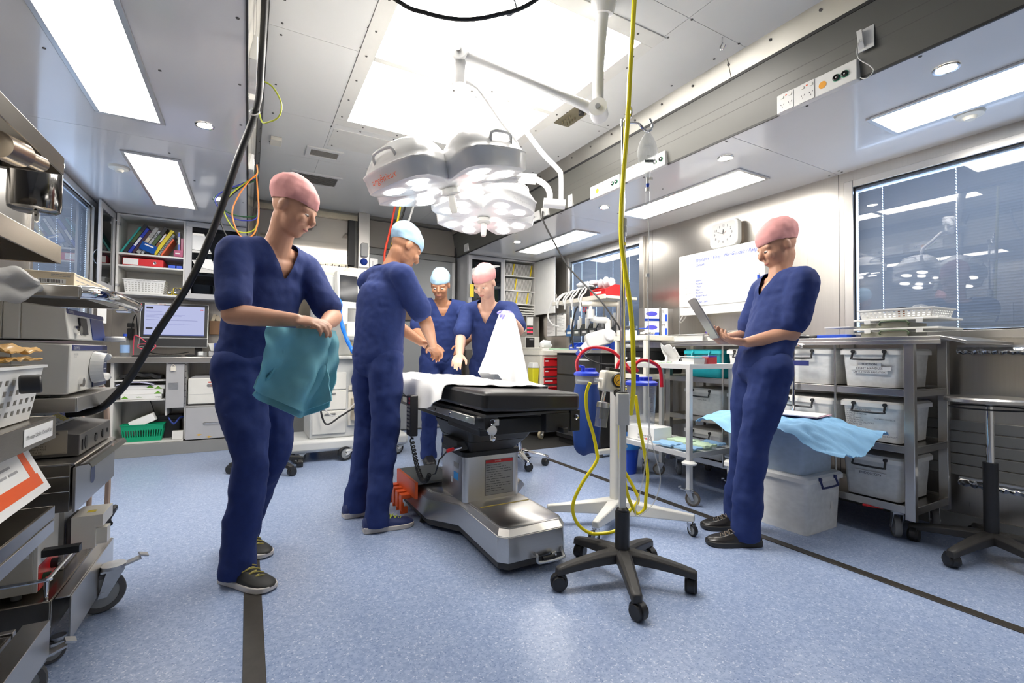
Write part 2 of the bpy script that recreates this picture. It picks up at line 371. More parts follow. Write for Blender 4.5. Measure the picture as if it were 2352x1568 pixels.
# roof steps: grey fascia, black rubber line, pale aluminium cove
fasc = mat('grey green fascia', (.11, .11, .098), .34, var=.05, scale=5)
cove = mat('scuffed aluminium cove', (.50, .49, .45), .34, .85, .16, 5, var_rough=.08)
def roofstep(n, x0, sgn):
    fasc_, cove_ = (fasc, cove) if sgn < 0 else (mat('cream fascia', (.46, .44, .38), .22, coat=.3), mat('shade grey cove', (.10, .10, .097), .45))  # left cove's shade is put into a darker grey colour
    xt, zt_ = x0 + sgn * .05, 2.485                       # the fascia leans in towards the roof
    F_ = lambda z, d: x0 + sgn * (.05 * (z - ZS) / (zt_ - ZS) + d)
    def band(mb, z0, z1, d0, d1): mb.add([(F_(z, d), y, z) for y in (YB, YF) for z in (z0, z1) for d in (d0, d1)], [(0, 1, 3, 2), (4, 6, 7, 5), (0, 4, 5, 1), (2, 3, 7, 6), (0, 2, 6, 4), (1, 5, 7, 3)])
    mb = MB(fasc_); band(mb, ZS + .001, zt_, -.05, 0); struct(mb, 'trim_%d' % n)
    mb = MB(black); band(mb, zt_, zt_ + .014, -.05, .004); band(mb, ZS - .004, ZS + .006, -.004, .005); mb.m(seam); band(mb, 2.375, 2.377, -.01, .0006); band(mb, 2.325, 2.327, -.01, .0006); struct(mb, 'trim_%d' % (n + 1))
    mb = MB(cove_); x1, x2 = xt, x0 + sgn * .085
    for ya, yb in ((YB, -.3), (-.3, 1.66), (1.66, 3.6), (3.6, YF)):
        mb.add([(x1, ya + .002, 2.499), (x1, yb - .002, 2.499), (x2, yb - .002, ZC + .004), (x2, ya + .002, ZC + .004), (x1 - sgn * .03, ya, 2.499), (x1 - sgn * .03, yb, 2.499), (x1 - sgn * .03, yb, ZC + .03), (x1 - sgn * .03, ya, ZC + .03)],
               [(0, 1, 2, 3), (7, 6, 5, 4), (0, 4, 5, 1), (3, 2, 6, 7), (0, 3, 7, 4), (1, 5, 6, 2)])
    mb.m(seam)
    for i in range(26):
        y = -.5 + i * .24; p = V((x0 + sgn * .073, y, 2.568)); mb.cyl(p, p + V((sgn * .004, 0, -.002)), .007, n=8)
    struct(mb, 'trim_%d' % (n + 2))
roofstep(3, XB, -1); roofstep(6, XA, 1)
struct(MB(cm).box(XL - .12, XR + .12, YB - .1, YF + .1, ZC + .05, ZC + .1), 'ceiling_roof')
# walls
wst = mat('brushed stainless wall', (.54, .515, .475), .30, 1, .07, 4, stretch=(40, 40, 1), var_rough=.05)
wdk = mat('dark stainless wall', (.30, .285, .26), .30, 1, .10, 4, stretch=(40, 40, 1), var_rough=.05)
wgr = mat('grey bulkhead panel', (.27, .265, .245), .22, var=.04, scale=3)
wbk = mat('pale back wall', (.55, .55, .54), .5)
def wall_with(name, m, x0, x1, holes):
    mb = MB(m); y = YB
    for a, bb, z0, z1 in holes:
        mb.box(x0, x1, y, a, 0, ZS).box(x0, x1, a, bb, 0, z0).box(x0, x1, a, bb, z1, ZS); y = bb
    mb.box(x0, x1, y, YF, 0, ZS); return struct(mb, name)
WR = [(.20, 1.61, 1.115, 2.085), (3.56, 4.76, 1.09, 2.10)]; WL = [(3.80, 5.02, 1.09, 2.13)]
wall_with('wall_right', wst, XR, XR + .12, WR); wall_with('wall_left', wst, XL - .12, XL, WL)
struct(MB(wbk).box(XL - .12, XR + .12, YB - .1, YB, 0, ZC), 'wall_back')
mb = MB(wst).box(XL - .12, XA, YF, YF + .1, 0, ZS).box(XB, XR + .12, YF, YF + .1, 0, ZS); struct(mb, 'wall_far')
struct(MB(wgr).box(XA, XB, YF, YF + .1, 0, ZC + .05), 'wall_bulkhead')
# vertical cladding seams and corner channels
mb = MB(seam)
for y in (1.70, 3.40): mb.box(XR - .002, XR, y - .001, y + .001, 0, ZS)
struct(mb, 'trim_9')
mb = MB(steelv)
mb.box(XR - .02, XR - .0005, 1.605, 1.66, 1.0, 2.13).box(XR - .02, XR - .0005, 4.78, 4.83, 1.0, 2.16).box(XR - .035, XR, 3.49, 3.545, .9, 2.16)
struct(mb, 'trim_10', .003)
# windows: frame, pane, closed blind with light in its cord holes
blindm = mat('slate blue blind slat', (.28, .325, .40), .42, var=.05)
tape = mat('blind ladder tape', (.25, .30, .36), .6)
def window(n, xin, sgn, y0, y1, z0, z1, cords):
    e = bpy.data.objects.new('window_%d' % n, None); COL.objects.link(e); e['kind'] = 'structure'; e.location = (xin, (y0 + y1) / 2, z0)
    ROOTM[e.name] = Matrix.Translation(e.location)
    X = lambda d: xin - sgn * d                  # d > 0 goes into the room
    xb = lambda a, c: sorted((X(a), X(c)))
    mb = MB(steelv); f = .045
    mb.box(*xb(.016, -.02), y0 - f, y1 + f, z1, z1 + f).box(*xb(.016, -.02), y0 - f, y1 + f, z0 - f, z0).box(*xb(.016, -.02), y0 - f, y0, z0, z1).box(*xb(.016, -.02), y1, y1 + f, z0, z1)
    mb.box(*xb(-.02, -.10), y0, y1, z0, z0 + .004).m(black)
    mb.box(*xb(-.004, -.014), y0, y1, z1 - .008, z1).box(*xb(-.004, -.014), y0, y1, z0, z0 + .008).box(*xb(-.004, -.014), y0, y0 + .008, z0, z1).box(*xb(-.004, -.014), y1 - .008, y1, z0, z1)
    mb.build('window_frame', e, .002)
    MB(pane).box(*xb(-.006, -.010), y0 + .004, y1 - .004, z0 + .004, z1 - .004).build('glass_pane', e)
    mb = MB(blindm); p = .0165; k = int((z1 - z0 - .03) / p); ys = [y0 + .012] + list(cords) + [y1 - .012]
    for i in range(k):
        zc = z0 + .012 + i * p
        for a, c in zip(ys[:-1], ys[1:]):
            mb.add([(X(-.038), a + .0022, zc - .002), (X(-.038), c - .0022, zc - .002), (X(-.030), c - .0022, zc + p + .0005), (X(-.030), a + .0022, zc + p + .0005), (X(-.0348), (a + .0022), zc + p * .5), (X(-.0348), (c - .0022), zc + p * .5)], [(0, 1, 5, 4), (4, 5, 2, 3)])
        mb.m(tape)
        for y in cords: mb.box(*xb(-.028, -.029), y - .003, y + .003, zc - .004, zc + .004)
        mb.m(blindm)
    mb.box(*xb(-.022, -.05), y0 + .004, y1 - .004, z1 - .018, z1 - .004)
    mb.build('blind', e)
window(1, XL, -1, *WL[0], (4.06, 4.36, 4.66, 4.9))
window(2, XR, 1, *WR[0], (.36, .79, 1.10, 1.46))
window(3, XR, 1, *WR[1], (3.76, 4.02, 4.30, 4.58))
# ribbed cladding and crinkled foil rails low on the right wall
mb = MB(midg)
for i in range(5): mb.box(XR - .016, XR - .001, .1, 1.75, .305 + i * .062, .305 + i * .062 + .058)
struct(mb, 'trim_11', .003)
def foilrail(n, z):
    mb = MB(alu).box(XR - .05, XR - .001, .1, 1.08, z - .012, z); mb.m(chrome)
    mb.grid(lambda u, v: (XR - .05 - .012 * math.sin(v * 3.14), .1 + .98 * u, z - .012 - .035 * v + .004 * math.sin(u * 160) * v + .003 * noise.noise((u * 60, v * 3, n))), 120, 4, .002)
    struct(mb, 'trim_%d' % n)
foilrail(12, 1.03); foilrail(13, .305)
struct(MB(midg).box(XR - .012, XR, YB, YF, 0, .09), 'baseboard_right')

# ================================================================ ceiling lights
def panel_light(x0, x1, y0, y1, z, label, name='panel_light', group=None):
    t_ = thing(name, label, 'ceiling light', ((x0 + x1) / 2, (y0 + y1) / 2, z), 0, group)
    f = .022; mb = MB(alu)
    mb.box(x0 - f, x1 + f, y0 - f, y0, z - .012, z).box(x0 - f, x1 + f, y1, y1 + f, z - .012, z).box(x0 - f, x0, y0, y1, z - .012, z).box(x1, x1 + f, y0, y1, z - .012, z)
    mb.build('frame', t_, .002)
    MB(lamp_on).box(x0, x1, y0, y1, z - .007, z - .002).build('diffuser', t_)
panel_light(-.685, -.435, 1.93, 3.125, ZS, 'long bright panel light in the left wing ceiling, nearer one')
panel_light(-.690, -.422, 3.705, 4.895, ZS, 'smaller-looking bright panel light above the book cabinet in the left wing')
panel_light(2.805, 3.085, .03, 1.20, ZS, 'bright panel light over the slatted window at the right edge')
panel_light(2.83, 3.12, 1.98, 3.12, ZS, 'bright panel light above the wall clock and whiteboard')
panel_light(2.835, 3.10, 3.765, 4.93, ZS, 'bright panel light nearest the shelves of files')
def downlight(x, y, z, label):
    t_ = thing('downlight', label, 'ceiling light', (x, y, z), 0)
    MB(chrome).lathe([(.036, -.001), (.048, -.003), (.046, -.008), (.037, -.006)], (x, y, z), 20).build('rim', t_)
    MB(emis('halogen', (1, .93, .82), DOWN)).lathe([(.001, -.005), (.034, -.005), (.034, -.001), (.001, -.001)], (x, y, z), 16).build('bulb', t_)
downlight(-.228, 3.05, ZS, 'small round downlight beside the end of the long left panel light')
downlight(-.227, 4.50, ZS, 'small round downlight behind the hanging black cable')
downlight(2.58, .83, ZS, 'big-looking round downlight below the socket box at upper right')
downlight(2.585, 1.90, ZS, 'round downlight above the middle of the right wing panel light')
downlight(2.594, 3.06, ZS, 'round downlight just left of the yellow hose')
downlight(2.589, 4.52, ZS, 'round downlight above the files cabinet, farthest on the right')
# big ceiling light above the table
t_ = thing('ceiling_light', 'huge glowing four-panel ceiling light above the operating table', 'ceiling light', (1.17, 2.6, ZC))
mb = MB(offw); x0, x1, y0, y1 = .585, 1.765, 1.795, 3.445
mb.box(x0 - .085, x1 + .085, y0 - .09, y0, ZC - .006, ZC).box(x0 - .085, x1 + .085, y1, y1 + .09, ZC - .006, ZC).box(x0 - .085, x0, y0, y1, ZC - .006, ZC).box(x1, x1 + .085, y0, y1, ZC - .006, ZC)
mb.box(x0, x1, 2.61, 2.655, ZC - .008, ZC).m(seam)
for y in (1.9, 2.15, 2.4, 2.63, 2.9, 3.15, 3.4):
    for x in (x0 - .045, x1 + .045): mb.cyl((x, y, ZC - .009), (x, y, ZC - .004), .0065, n=8)
for x in (.7, .95, 1.2, 1.45, 1.7):
    for y in (y0 - .045, y1 + .045): mb.cyl((x, y, ZC - .009), (x, y, ZC - .004), .0065, n=8)
mb.build('frame', t_, .0015)
dif = emis('big diffuser', (1, .955, .89), SKYL)
for a, c in ((y0, 2.61), (2.655, y1)): MB(dif).box(x0, x1, a, c, ZC - .004, ZC - .001).build('diffuser', t_)
mb = MB(offw).box(1.05, 1.32, 2.55, 2.72, ZC - .016, ZC - .009).m(seam)
for x, y in ((1.08, 2.58), (1.29, 2.58), (1.08, 2.69), (1.29, 2.69), (1.18, 2.64)): mb.cyl((x, y, ZC - .018), (x, y, ZC - .015), .006, n=8)
mb.m(chrome).tube([(1.19, 2.62, ZC - .016), (1.19, 2.62, ZC - .045), (1.205, 2.62, ZC - .06), (1.22, 2.62, ZC - .045)], .004)
mb.build('hook_plate', t_)
# ceiling fittings
def dome(x, y, z, label):
    t_ = thing('smoke_detector', label, 'smoke detector', (x, y, z)); MB(cream).lathe([(.001, -.035), (.02, -.034), (.03, -.02), (.055, -.014), (.06, 0), (.001, 0)], (x, y, z), 24).build('cover', t_)
dome(-.78, 4.05, ZS, 'round cream smoke detector beside the far left panel light')
dome(3.17, .93, ZS, 'round cream smoke detector beside the right edge panel light')
def vent(x, y, w, d, label):
    t_ = thing('ceiling_vent', label, 'vent', (x, y, ZC)); f = .035; mb = MB(white)
    mb.box(x - w, x + w, y - d, y - d + f, ZC - .015, ZC).box(x - w, x + w, y + d - f, y + d, ZC - .015, ZC).box(x - w, x - w + f, y - d + f, y + d - f, ZC - .015, ZC).box(x + w - f, x + w, y - d + f, y + d - f, ZC - .015, ZC)
    mb.build('frame', t_, .002); mb = MB(mat('vent grille', (.33, .31, .28), .5)); n = 9
    for i in range(n): mb.bx((x, y - d + f + (i + .5) * (2 * d - 2 * f) / n, ZC - .008), (2 * (w - f), .012, .003), (.5, 0, 0))
    mb.m(darkg).box(x - w + f, x + w - f, y - d + f, y + d - f, ZC - .003, ZC - .001); mb.build('grille', t_)
vent(.52, 4.12, .14, .10, 'square white air vent in the middle ceiling')
vent(.53, 4.78, .22, .16, 'larger air vent above the pink capped person')
t_ = thing('control_plate', 'small brass control plate with knobs let into the ceiling', 'control plate', (1.97, 2.52, ZC))
br = mat('aged brass plate', (.30, .27, .19), .35, .8)
MB(br).box(1.86, 1.985, 2.42, 2.74, ZC - .006, ZC).build('plate', t_, .001)
mb = MB(black).cyl((1.92, 2.50, ZC - .006), (1.92, 2.50, ZC - .035), .02)
for i in range(4):
    for j in range(2): mb.m(br).cyl((1.90 + j * .04, 2.60 + i * .03, ZC - .006), (1.90 + j * .04, 2.60 + i * .03, ZC - .022), .006, n=8)
mb.build('control_knobs', t_)
one(MB(chrome).cyl((2.1, 1.56, ZC), (2.1, 1.56, ZC - .03), .004).tube([(2.1, 1.56, ZC - .03), (2.1, 1.575, ZC - .05), (2.1, 1.56, ZC - .065), (2.1, 1.54, ZC - .05)], .004), 'ceiling_hook', 'small steel hook screwed into the ceiling near the right roof step', 'hook')
one(MB(cream).box(.12, .20, 3.98, 4.1, ZC - .03, ZC), 'junction_box', 'small cream junction box on the ceiling edge beside the square vent', 'junction box', None, .004)
one(MB(white).lathe([(.001, -.05), (.02, -.045), (.028, -.02), (.028, 0), (.001, 0)], (1.22, 4.95, ZC), 16), 'motion_sensor', 'little white round sensor on the ceiling behind the lamp head', 'sensor')
one(MB(offw).box(.52, 1.2, 3.62, 3.95, ZC - .004, ZC).m(seam).cyl((.55, 3.65, ZC - .006), (.55, 3.65, ZC - .003), .006, n=8).cyl((.55, 3.92, ZC - .006), (.55, 3.92, ZC - .003), .006, n=8), 'access_hatch', 'plain white access hatch screwed to the ceiling behind the big light', 'hatch')
# ================================================================ left foreground: two stainless equipment trolleys
FX = -.46
def tray(mb, x0, x1, y0, y1, z, lip=.035, th=.004, up_=False):
    mb.box(x0 + th, x1 - th, y0 + th, y1 - th, z - th, z)
    a, c = (z - th, z + lip) if up_ else (z - lip, z)
    mb.box(x0, x0 + th, y0, y1, a, c).box(x1 - th, x1, y0, y1, a, c).box(x0 + th, x1 - th, y0, y0 + th, a, c).box(x0 + th, x1 - th, y1 - th, y1, a, c)
t_ = thing('equipment_trolley', 'stainless shelf trolley nearest the camera at left, with a printed shelf strip', 'trolley', (-.73, 1.4, 0))
for x in (-.99, -.60):
    for y in (1.02, 1.735): MB(steelv).box(x - .012, x + .012, y - .012, y + .012, .16, 1.5).build('post', t_, .002)
def shelf(t_, z, x0, x1, y0, y1, lip, m=dsteel):
    mb = MB(m); tray(mb, x0, x1, y0, y1, z, lip); return mb.build('shelf', t_, .0015)
for z, lip in ((1.507, .05), (1.257, .05)): shelf(t_, z, -1.02, FX, .95, 1.765, lip)
sh = shelf(t_, .785, -1.02, FX, .95, 1.765, .062)
mb = MB(paper).box(FX, FX + .0012, 1.545, 1.733, .735, .776); st = mb.build('shelf_strip', sh); st['label'] = 'white printed strip'
text('1. Microscope 2.Stryker 3.Olympus 4.Spare', .0145, ink, (FX + .0012, 1.553, .750), (0, 1, 0), (0, 0, 1), sh, maxw=.172)
mb = MB(dsteel); tray(mb, -1.02, FX, .95, 1.775, .535, .034); mb.m(steel); tray(mb, -1.02, FX + .001, .955, 1.77, .498, .034); mb.build('double_shelf', t_, .0015)
mb = MB(dsteel); tray(mb, -1.02, FX - .06, .95, 1.71, .228, .02); mb.m(steel).box(FX - .055, FX - .0, .95, 1.765, .222, .226).box(FX - .004, FX, .95, 1.765, .13, .226).box(-1.02, FX - .06, 1.72, 1.74, .13, .23); mb.build('bottom_tray', t_, .0015)
mb = MB(chrome).tube([(-.99, 1.68, .285), (-.60, 1.68, .285), (-.585, 1.67, .28), (-.585, 1.67, .228)], .006, k=3).cyl((-.99, 1.68, .23), (-.99, 1.68, .285), .006); mb.build('guard_rail', t_)
caster(t_, -.50, 1.78, .13, .062, .03, .35, zinc, brake=True); caster(t_, -.95, 1.70, .13, .062, .03, .2, zinc)
caster(t_, -.50, 1.05, .13, .062, .03, .35, zinc, brake=True)

t_ = thing('equipment_trolley', 'second stainless trolley at left carrying two stacked endoscopy units and a drawer', 'trolley', (-.73, 2.2, 0))
for x in (-.995,):
    for y in (2.0, 2.40): MB(steelv).box(x - .015, x + .015, y - .015, y + .015, .12, 1.62).build('post', t_, .002)
mb = MB(steel); tray(mb, -1.02, -.46, 1.95, 2.45, 1.168, .036); mb.build('top_shelf', t_, .003)
mb = MB(chrome).tube([(-.47, 1.965, 1.150), (-.435, 2.0, 1.152), (-.415, 2.1, 1.152), (-.412, 2.3, 1.152), (-.415, 2.5, 1.152), (-.44, 2.62, 1.152), (-.5, 2.64, 1.152)], .022, 12, 6); h_ = mb.build('bow_handle', t_)
mb = MB(black).bx((-.4105, 2.47, 1.158), (.024, .15, .022), (0, 0, 0)).m(ledred)
for i in range(5): mb.box(-.3985, -.3975, 2.42 + i * .022, 2.432 + i * .022, 1.153, 1.164)
mb.build('led_strip', h_, .001)
shelf(t_, .818, -1.02, FX, 1.95, 2.45, .045, steel)
mb = MB(dsteel).box(-1.0, FX - .012, 1.945, 2.45, .468, .617).m(steel).box(-1.0, FX, 1.94, 2.455, .612, .618).m(chrome).box(-1.0, FX - .013, 1.943, 1.946, .575, .579).box(-1.0, FX - .013, 1.943, 1.946, .53, .532); mb.build('drawer_housing', t_, .002)
mb = MB(steel).box(FX - .008, FX, 1.955, 2.445, .462, .60); dr = mb.build('drawer', t_, .001)
MB(chrome).add([(FX - .004, 1.96, .607), (FX - .004, 2.45, .607), (FX + .030, 2.45, .612), (FX + .030, 1.96, .612), (FX + .038, 2.45, .596), (FX + .038, 1.96, .596), (FX - .004, 1.96, .602), (FX - .004, 2.45, .602), (FX + .028, 2.45, .607), (FX + .028, 1.96, .607)],
    [(0, 3, 2, 1), (3, 5, 4, 2), (6, 7, 8, 9), (9, 8, 4, 5), (0, 1, 7, 6), (0, 6, 9, 3), (1, 2, 8, 7), (3, 9, 5), (2, 4, 8)]).build('handle', dr)
MB(mat('blue sticker', (.10, .12, .22), .5)).prism(rrect(.05, .06, .02), 0, .001, frameM((FX, 2.14, .54), (0, 1, 0), (0, 0, 1))).build('sticker', dr)
mb = MB(dsteel); tray(mb, -1.02, FX - .045, 1.945, 2.455, .205, .10); mb.m(steel).box(FX - .04, FX - .005, 1.95, 2.47, .205, .210).box(FX - .006, FX, 1.95, 2.47, .07, .208).box(-1.02, FX - .045, 1.942, 1.946, .125, .13); mb.build('bottom_tray', t_, .002)
mb = MB(chrome).tube([(-1.0, 1.96, .265), (-.56, 1.96, .265), (-.525, 1.975, .265), (-.52, 2.0, .265), (-.52, 2.40, .265), (-.53, 2.43, .262)], .006, 8, 4).cyl((-.525, 1.97, .206), (-.525, 1.97, .265), .006).cyl((-.525, 2.42, .206), (-.525, 2.42, .265), .006); mb.build('guard_rail', t_)
caster(t_, -.425, 2.29, .165, .072, .034, .3, zinc, brake=True)
caster(t_, -.93, 2.32, .12, .06, .03, .4, zinc); caster(t_, -.93, 2.02, .12, .06, .03, .4, zinc); caster(t_, -.50, 1.995, .075, .035, .03, .35, zinc)

# --- what stands on the second trolley
def vents(mb, x0, x1, y, zs, m=darkg):
    mb.m(m)
    for z in zs: mb.box(x0, x1, y - .0012, y + .001, z - .0035, z + .0035)
# light source (upper unit)
YA, YB2 = 1.965, 2.40; XF = -.487
t_ = thing('endoscopy_unit', 'flat beige endoscopy unit with side vents, upper one of the stacked pair', 'medical device', (-.7, 2.18, 1.0))
mb = MB(beige).box(-.95, -.64, YA, YB2, 1.0, 1.112); vents(mb, -.88, -.785, YA, [1.02 + i * .019 for i in range(5)])
mb.m(zinc)
for x, z in ((-.70, 1.095), (-.70, 1.048), (-.74, 1.048), (-.70, 1.01)): mb.ell((x, YA, z), .0055, 8)
mb.build('case', t_, .004)
mb = MB(ivory).box(-.64, -.60, YA, YB2, 1.0, 1.112); poly = [(-.60, 1.0), (XF, 1.0), (XF - .012, 1.098), (-.60, 1.112)]
mb.prism(poly, 0, YB2 - YA, frameM((0, YB2, 0), (1, 0, 0), (0, 0, 1))); fr = mb.build('front_panel', t_, .004)
FU = lambda y, z: (XF - .012 * (z - 1.0) / .098 + .0008, y, z)
uu = V((-.012, 0, .098)).normalized()
def fp(m, y0, y1, z0, z1, name, par, d=.002):
    mb = MB(m).prism([(y0, z0), (y1, z0), (y1, z1), (y0, z1)], 0, d, Matrix(((0, -.122, 1, XF + .122 * 1.0), (1, 0, 0, 0), (0, 1, 0, 0), (0, 0, 0, 1)))); return mb.build(name, par, .001)
fp(navy, YA + .005, YB2 - .005, 1.082, 1.097, 'blue_band', fr)
pn = fp(mat('blue control panel', (.02, .05, .24), .3), 2.215, 2.385, 1.003, 1.08, 'control_panel', fr)
fp(black, 2.075, 2.15, 1.02, 1.075, 'light_guide_socket', fr, .006)
mb = MB(white); 
for i in range(5):
    for j in range(3): mb.bx((XF - .006 + .004 - .122 * (.02 + j * .02), 2.235 + i * .03, 1.02 + j * .02), (.002, .016, .006))
mb.build('keys', pn); MB(chrome).cyl((XF - .01, 2.03, 1.03), (XF + .012, 2.03, 1.03), .016).build('power_button', fr)
text('OLYMPUS', .012, white, (XF - .0085, YA + .02, 1.085), (0, 1, 0), uu, fr)
one(MB(white).lathe([(.001, 0), (.030, 0), (.033, .004), (.033, .014), (.028, .02), (.001, .02)], (-.452, 2.36, 1.0), 20), 'connector_cap', 'white round connector cap jutting from the upper endoscopy unit', 'cap', None)
# video processor (lower unit)
t_ = thing('endoscopy_unit', 'tall beige endoscopy unit with a big dark scope socket, lower one of the stacked pair', 'medical device', (-.7, 2.18, .818))
mb = MB(beige).box(-.95, -.62, YA, YB2, .828, .992); mb.m(zinc)
for x, z in ((-.67, .977), (-.80, .962), (-.80, .952)): mb.ell((x, YA, z), .0055, 8)
mb.m(offw).box(-.795, -.72, YA - .004, YA, .935, .968)
mb.m(rubber)
for y in (2.0, 2.36): mb.cyl((-.55, y, .8186), (-.55, y, .829), .015).cyl((-.92, y, .8186), (-.92, y, .829), .015)
mb.build('case', t_, .004)
mb = MB(ivory).prism([(-.62, .828), (XF, .828), (XF + .004, .985), (-.62, .992)], 0, YB2 - YA, frameM((0, YB2, 0), (1, 0, 0), (0, 0, 1))); fr = mb.build('front_panel', t_, .005)
MB(navy).box(XF, XF + .0055, YA + .008, YB2 - .008, .966, .983).build('blue_band', fr)
cpn = MB(mat('dark blue panel', (.015, .03, .10), .3)).box(XF + .001, XF + .005, 2.215, 2.395, .835, .962).build('control_panel', fr)
mb = MB(white)
for i in range(4):
    for j in range(5): mb.box(XF + .005, XF + .0065, 2.235 + i * .04, 2.262 + i * .04, .85 + j * .022, .854 + j * .022)
mb.build('keys', cpn)
# socket bezel: a big white ring with two lips
M = frameM((XF + .004, 2.235, .905), (0, 1, 0), (0, 0, 1))
mb = MB(white, M); a0 = .068
for i in range(22):
    a, c = rad(38 + i * 13), rad(38 + (i + 1) * 13)
    pr = [(.040, 0), (.047, .032), (.060, .036), (.070, 0)]
    vs = [(r * math.cos(a), r * .82 * math.sin(a), z) for r, z in pr] + [(r * math.cos(c), r * .82 * math.sin(c), z) for r, z in pr]
    mb.add(vs, [(0, 1, 5, 4), (1, 2, 6, 5), (2, 3, 7, 6)])
mb.ell((.056, .040, .018), (.013, .011, .02), 8).ell((.056, -.040, .018), (.013, .011, .02), 8); mb.build('socket_ring', fr, ang=60)
MB(chrome, M).lathe([(.001, .004), (.038, .004), (.040, 0), (.001, 0)]).m(black).lathe([(.018, .012), (.034, .012), (.034, .004), (.018, .004)]).build('scope_socket', fr)
MB(chrome).cyl((XF, 2.075, .86), (XF + .012, 2.075, .86), .015).build('power_button', fr)
text('OLYMPUS', .014, white, (XF + .0058, YA + .02, .969), (0, 1, 0), (0, 0, 1), fr); text('EVIS EXERA\nCV-160', .009, gink, (XF + .0035, YA + .03, .95), (0, 1, 0), (0, 0, 1), fr)
# carton
t_ = thing('carton', 'beige carton with a barcode lying on the top shelf of the second trolley', 'box', (-.52, 2.2, 1.168))
mb = MB(card).box(-.60, -.485, 1.985, 2.42, 1.1688, 1.212).box(-.601, -.4842, 1.984, 2.0, 1.206, 1.213); mb.build('carton_body', t_, .002)
mb = MB(paper).box(-.57, -.505, 1.9838, 1.985, 1.174, 1.19).m(ink); R_ = random.Random(3); x = -.566
while x < -.51:
    w_ = R_.uniform(.0008, .0022); mb.box(x, x + w_, 1.9832, 1.984, 1.177, 1.188); x += w_ + R_.uniform(.001, .002)
mb.build('barcode_sticker', t_)
mb = MB(gink); scribble(mb, (-.485, 2.0, 1.203), (0, 1, 0), (0, 0, 1), .38, 2, .014, .003, 5); scribble(mb, (-.54, 1.9845, 1.203), (1, 0, 0), (0, 0, 1), .05, 2, .006, .002, 6); mb.build('printing', t_)
# grey cloth bundle
def bundle(c, r, m, name, label, cat, seed=1, M=None, n=28, amp=.18):
    me = MB(m); N = n; pts = []
    mb = MB(m); mb.ell((0, 0, 0), 1, N); k = []
    for p in mb.v:
        f = 1 + amp * noise.noise(p * 2.2 + V((seed, 0, 0))) + amp * .5 * noise.noise(p * 5 + V((0, seed, 0)))
        q = V((p.x * r[0], p.y * r[1], p.z * r[2])) * f; k.append(V(c) + ((M @ q) if M else q))
    mb.v = k; return one(mb, name, label, cat)
greyc = mat('grey towel', (.42, .42, .41), .9, var=.15, scale=30, bump=.4)
mb = MB(greyc).grid(lambda u, v: (-.66 + .105 * u + .012 * math.sin(v * 9), 1.795 + .10 * u + .03 * v, 1.215 - .035 * u - v * (.14 - .10 * u) + .010 * math.sin(u * 11 + v * 4)), 20, 16, .018)
one(mb, 'towel', 'grey towel hanging in a point off the front of the second trolley top shelf', 'towel')
# dark metal pot on a pole bracket
t_ = thing('suction_pot', 'black and chrome pot hung under a bracket high on the second trolley', 'pot', (-.64, 2.18, 1.40))
mb = MB(mat('smoked chrome', (.16, .155, .15), .10, 1)).lathe([(.001, 1.435), (.055, 1.435), (.066, 1.442), (.068, 1.46), (.068, 1.60), (.066, 1.605), (.001, 1.605)], (-.64, 2.18, 0), 32); mb.build('pot_body', t_)
mb = MB(chrome).lathe([(.07, 1.600), (.072, 1.606), (.07, 1.618), (.06, 1.632), (.03, 1.640), (.001, 1.641)], (-.64, 2.18, 0), 32).lathe([(.001, 1.395), (.007, 1.40), (.010, 1.42), (.010, 1.436), (.001, 1.437)], (-.63, 2.165, 0), 10); mb.build('pot_lid', t_)
MB(dsteel).box(-1.0, -.70, 2.165, 2.195, 1.57, 1.60).build('bracket', t_, .002)
# electrosurgical unit on the drawer
dg = mat('dark taupe case', (.115, .108, .10), .45)
t_ = thing('electrosurgical_unit', 'dark grey unit with sloping keypad and a safety test sticker on the drawer top', 'medical device', (-.62, 2.23, .618))
pf = [(-.80, .622), (-.475, .622), (-.475, .690), (-.56, .705), (-.665, .775), (-.80, .775)]
mb = MB(dg).prism(pf, 0, .39, frameM((0, 2.435, 0), (1, 0, 0), (0, 0, 1))); mb.m(rubber).cyl((-.52, 2.1, .6186), (-.52, 2.1, .623), .012).cyl((-.52, 2.38, .6186), (-.52, 2.38, .623), .012).cyl((-.76, 2.1, .6186), (-.76, 2.1, .623), .012); bd = mb.build('case', t_, .004)
sx = V((-.105, 0, .07)).normalized(); M = frameM((-.56, 2.06, .7055), (0, 1, 0), sx)
mb = MB(ivory, M).box(.0, .36, .004, .12, 0, .001); kp = mb.build('keypad', t_)
mb = MB(black, M)
for i in range(3): mb.box(.04 + i * .115, .10 + i * .115, .085, .112, .001, .002)
mb.m(yellow)
for i in range(3): mb.box(.20 + i * .022, .216 + i * .022, .012, .05, .001, .002)
mb.m(blue)
for i in range(4): mb.box(.275 + i * .02, .289 + i * .02, .012, .055, .001, .002)
mb.m(gink)
for i in range(5):
    for j in range(3): mb.box(.03 + i * .03, .045 + i * .03, .012 + j * .022, .018 + j * .022, .001, .002)
mb.build('keys', kp)
mb = MB(black)
for y, r in ((2.115, .016),): mb.prism([(r * math.cos(a * .5236), 1.5 * r * math.sin(a * .5236)) for a in range(12)], 0, .002, frameM((-.475, y, .655), (0, 1, 0), (0, 0, 1)))
mb.build('round_socket', t_); MB(black).box(-.475, -.472, 2.07, 2.085, .635, .67).build('slot_socket', t_)
for y in (2.22, 2.31): MB(black).box(-.475, -.472, y, y + .03, .642, .662).box(-.475, -.472, y + .009, y + .02, .637, .668).build('signal_socket', t_)
MB(black).box(-.475, -.472, 2.385, 2.397, .648, .664).build('slot_socket', t_)
yl = 2.0445; tan = mat('tan sticker', (.46, .40, .31), .6)
st = MB(tan).box(-.665, -.505, yl - .0008, yl + .001, .632, .706).build('test_sticker', t_)
mb = MB(ink); z = yl - .0012
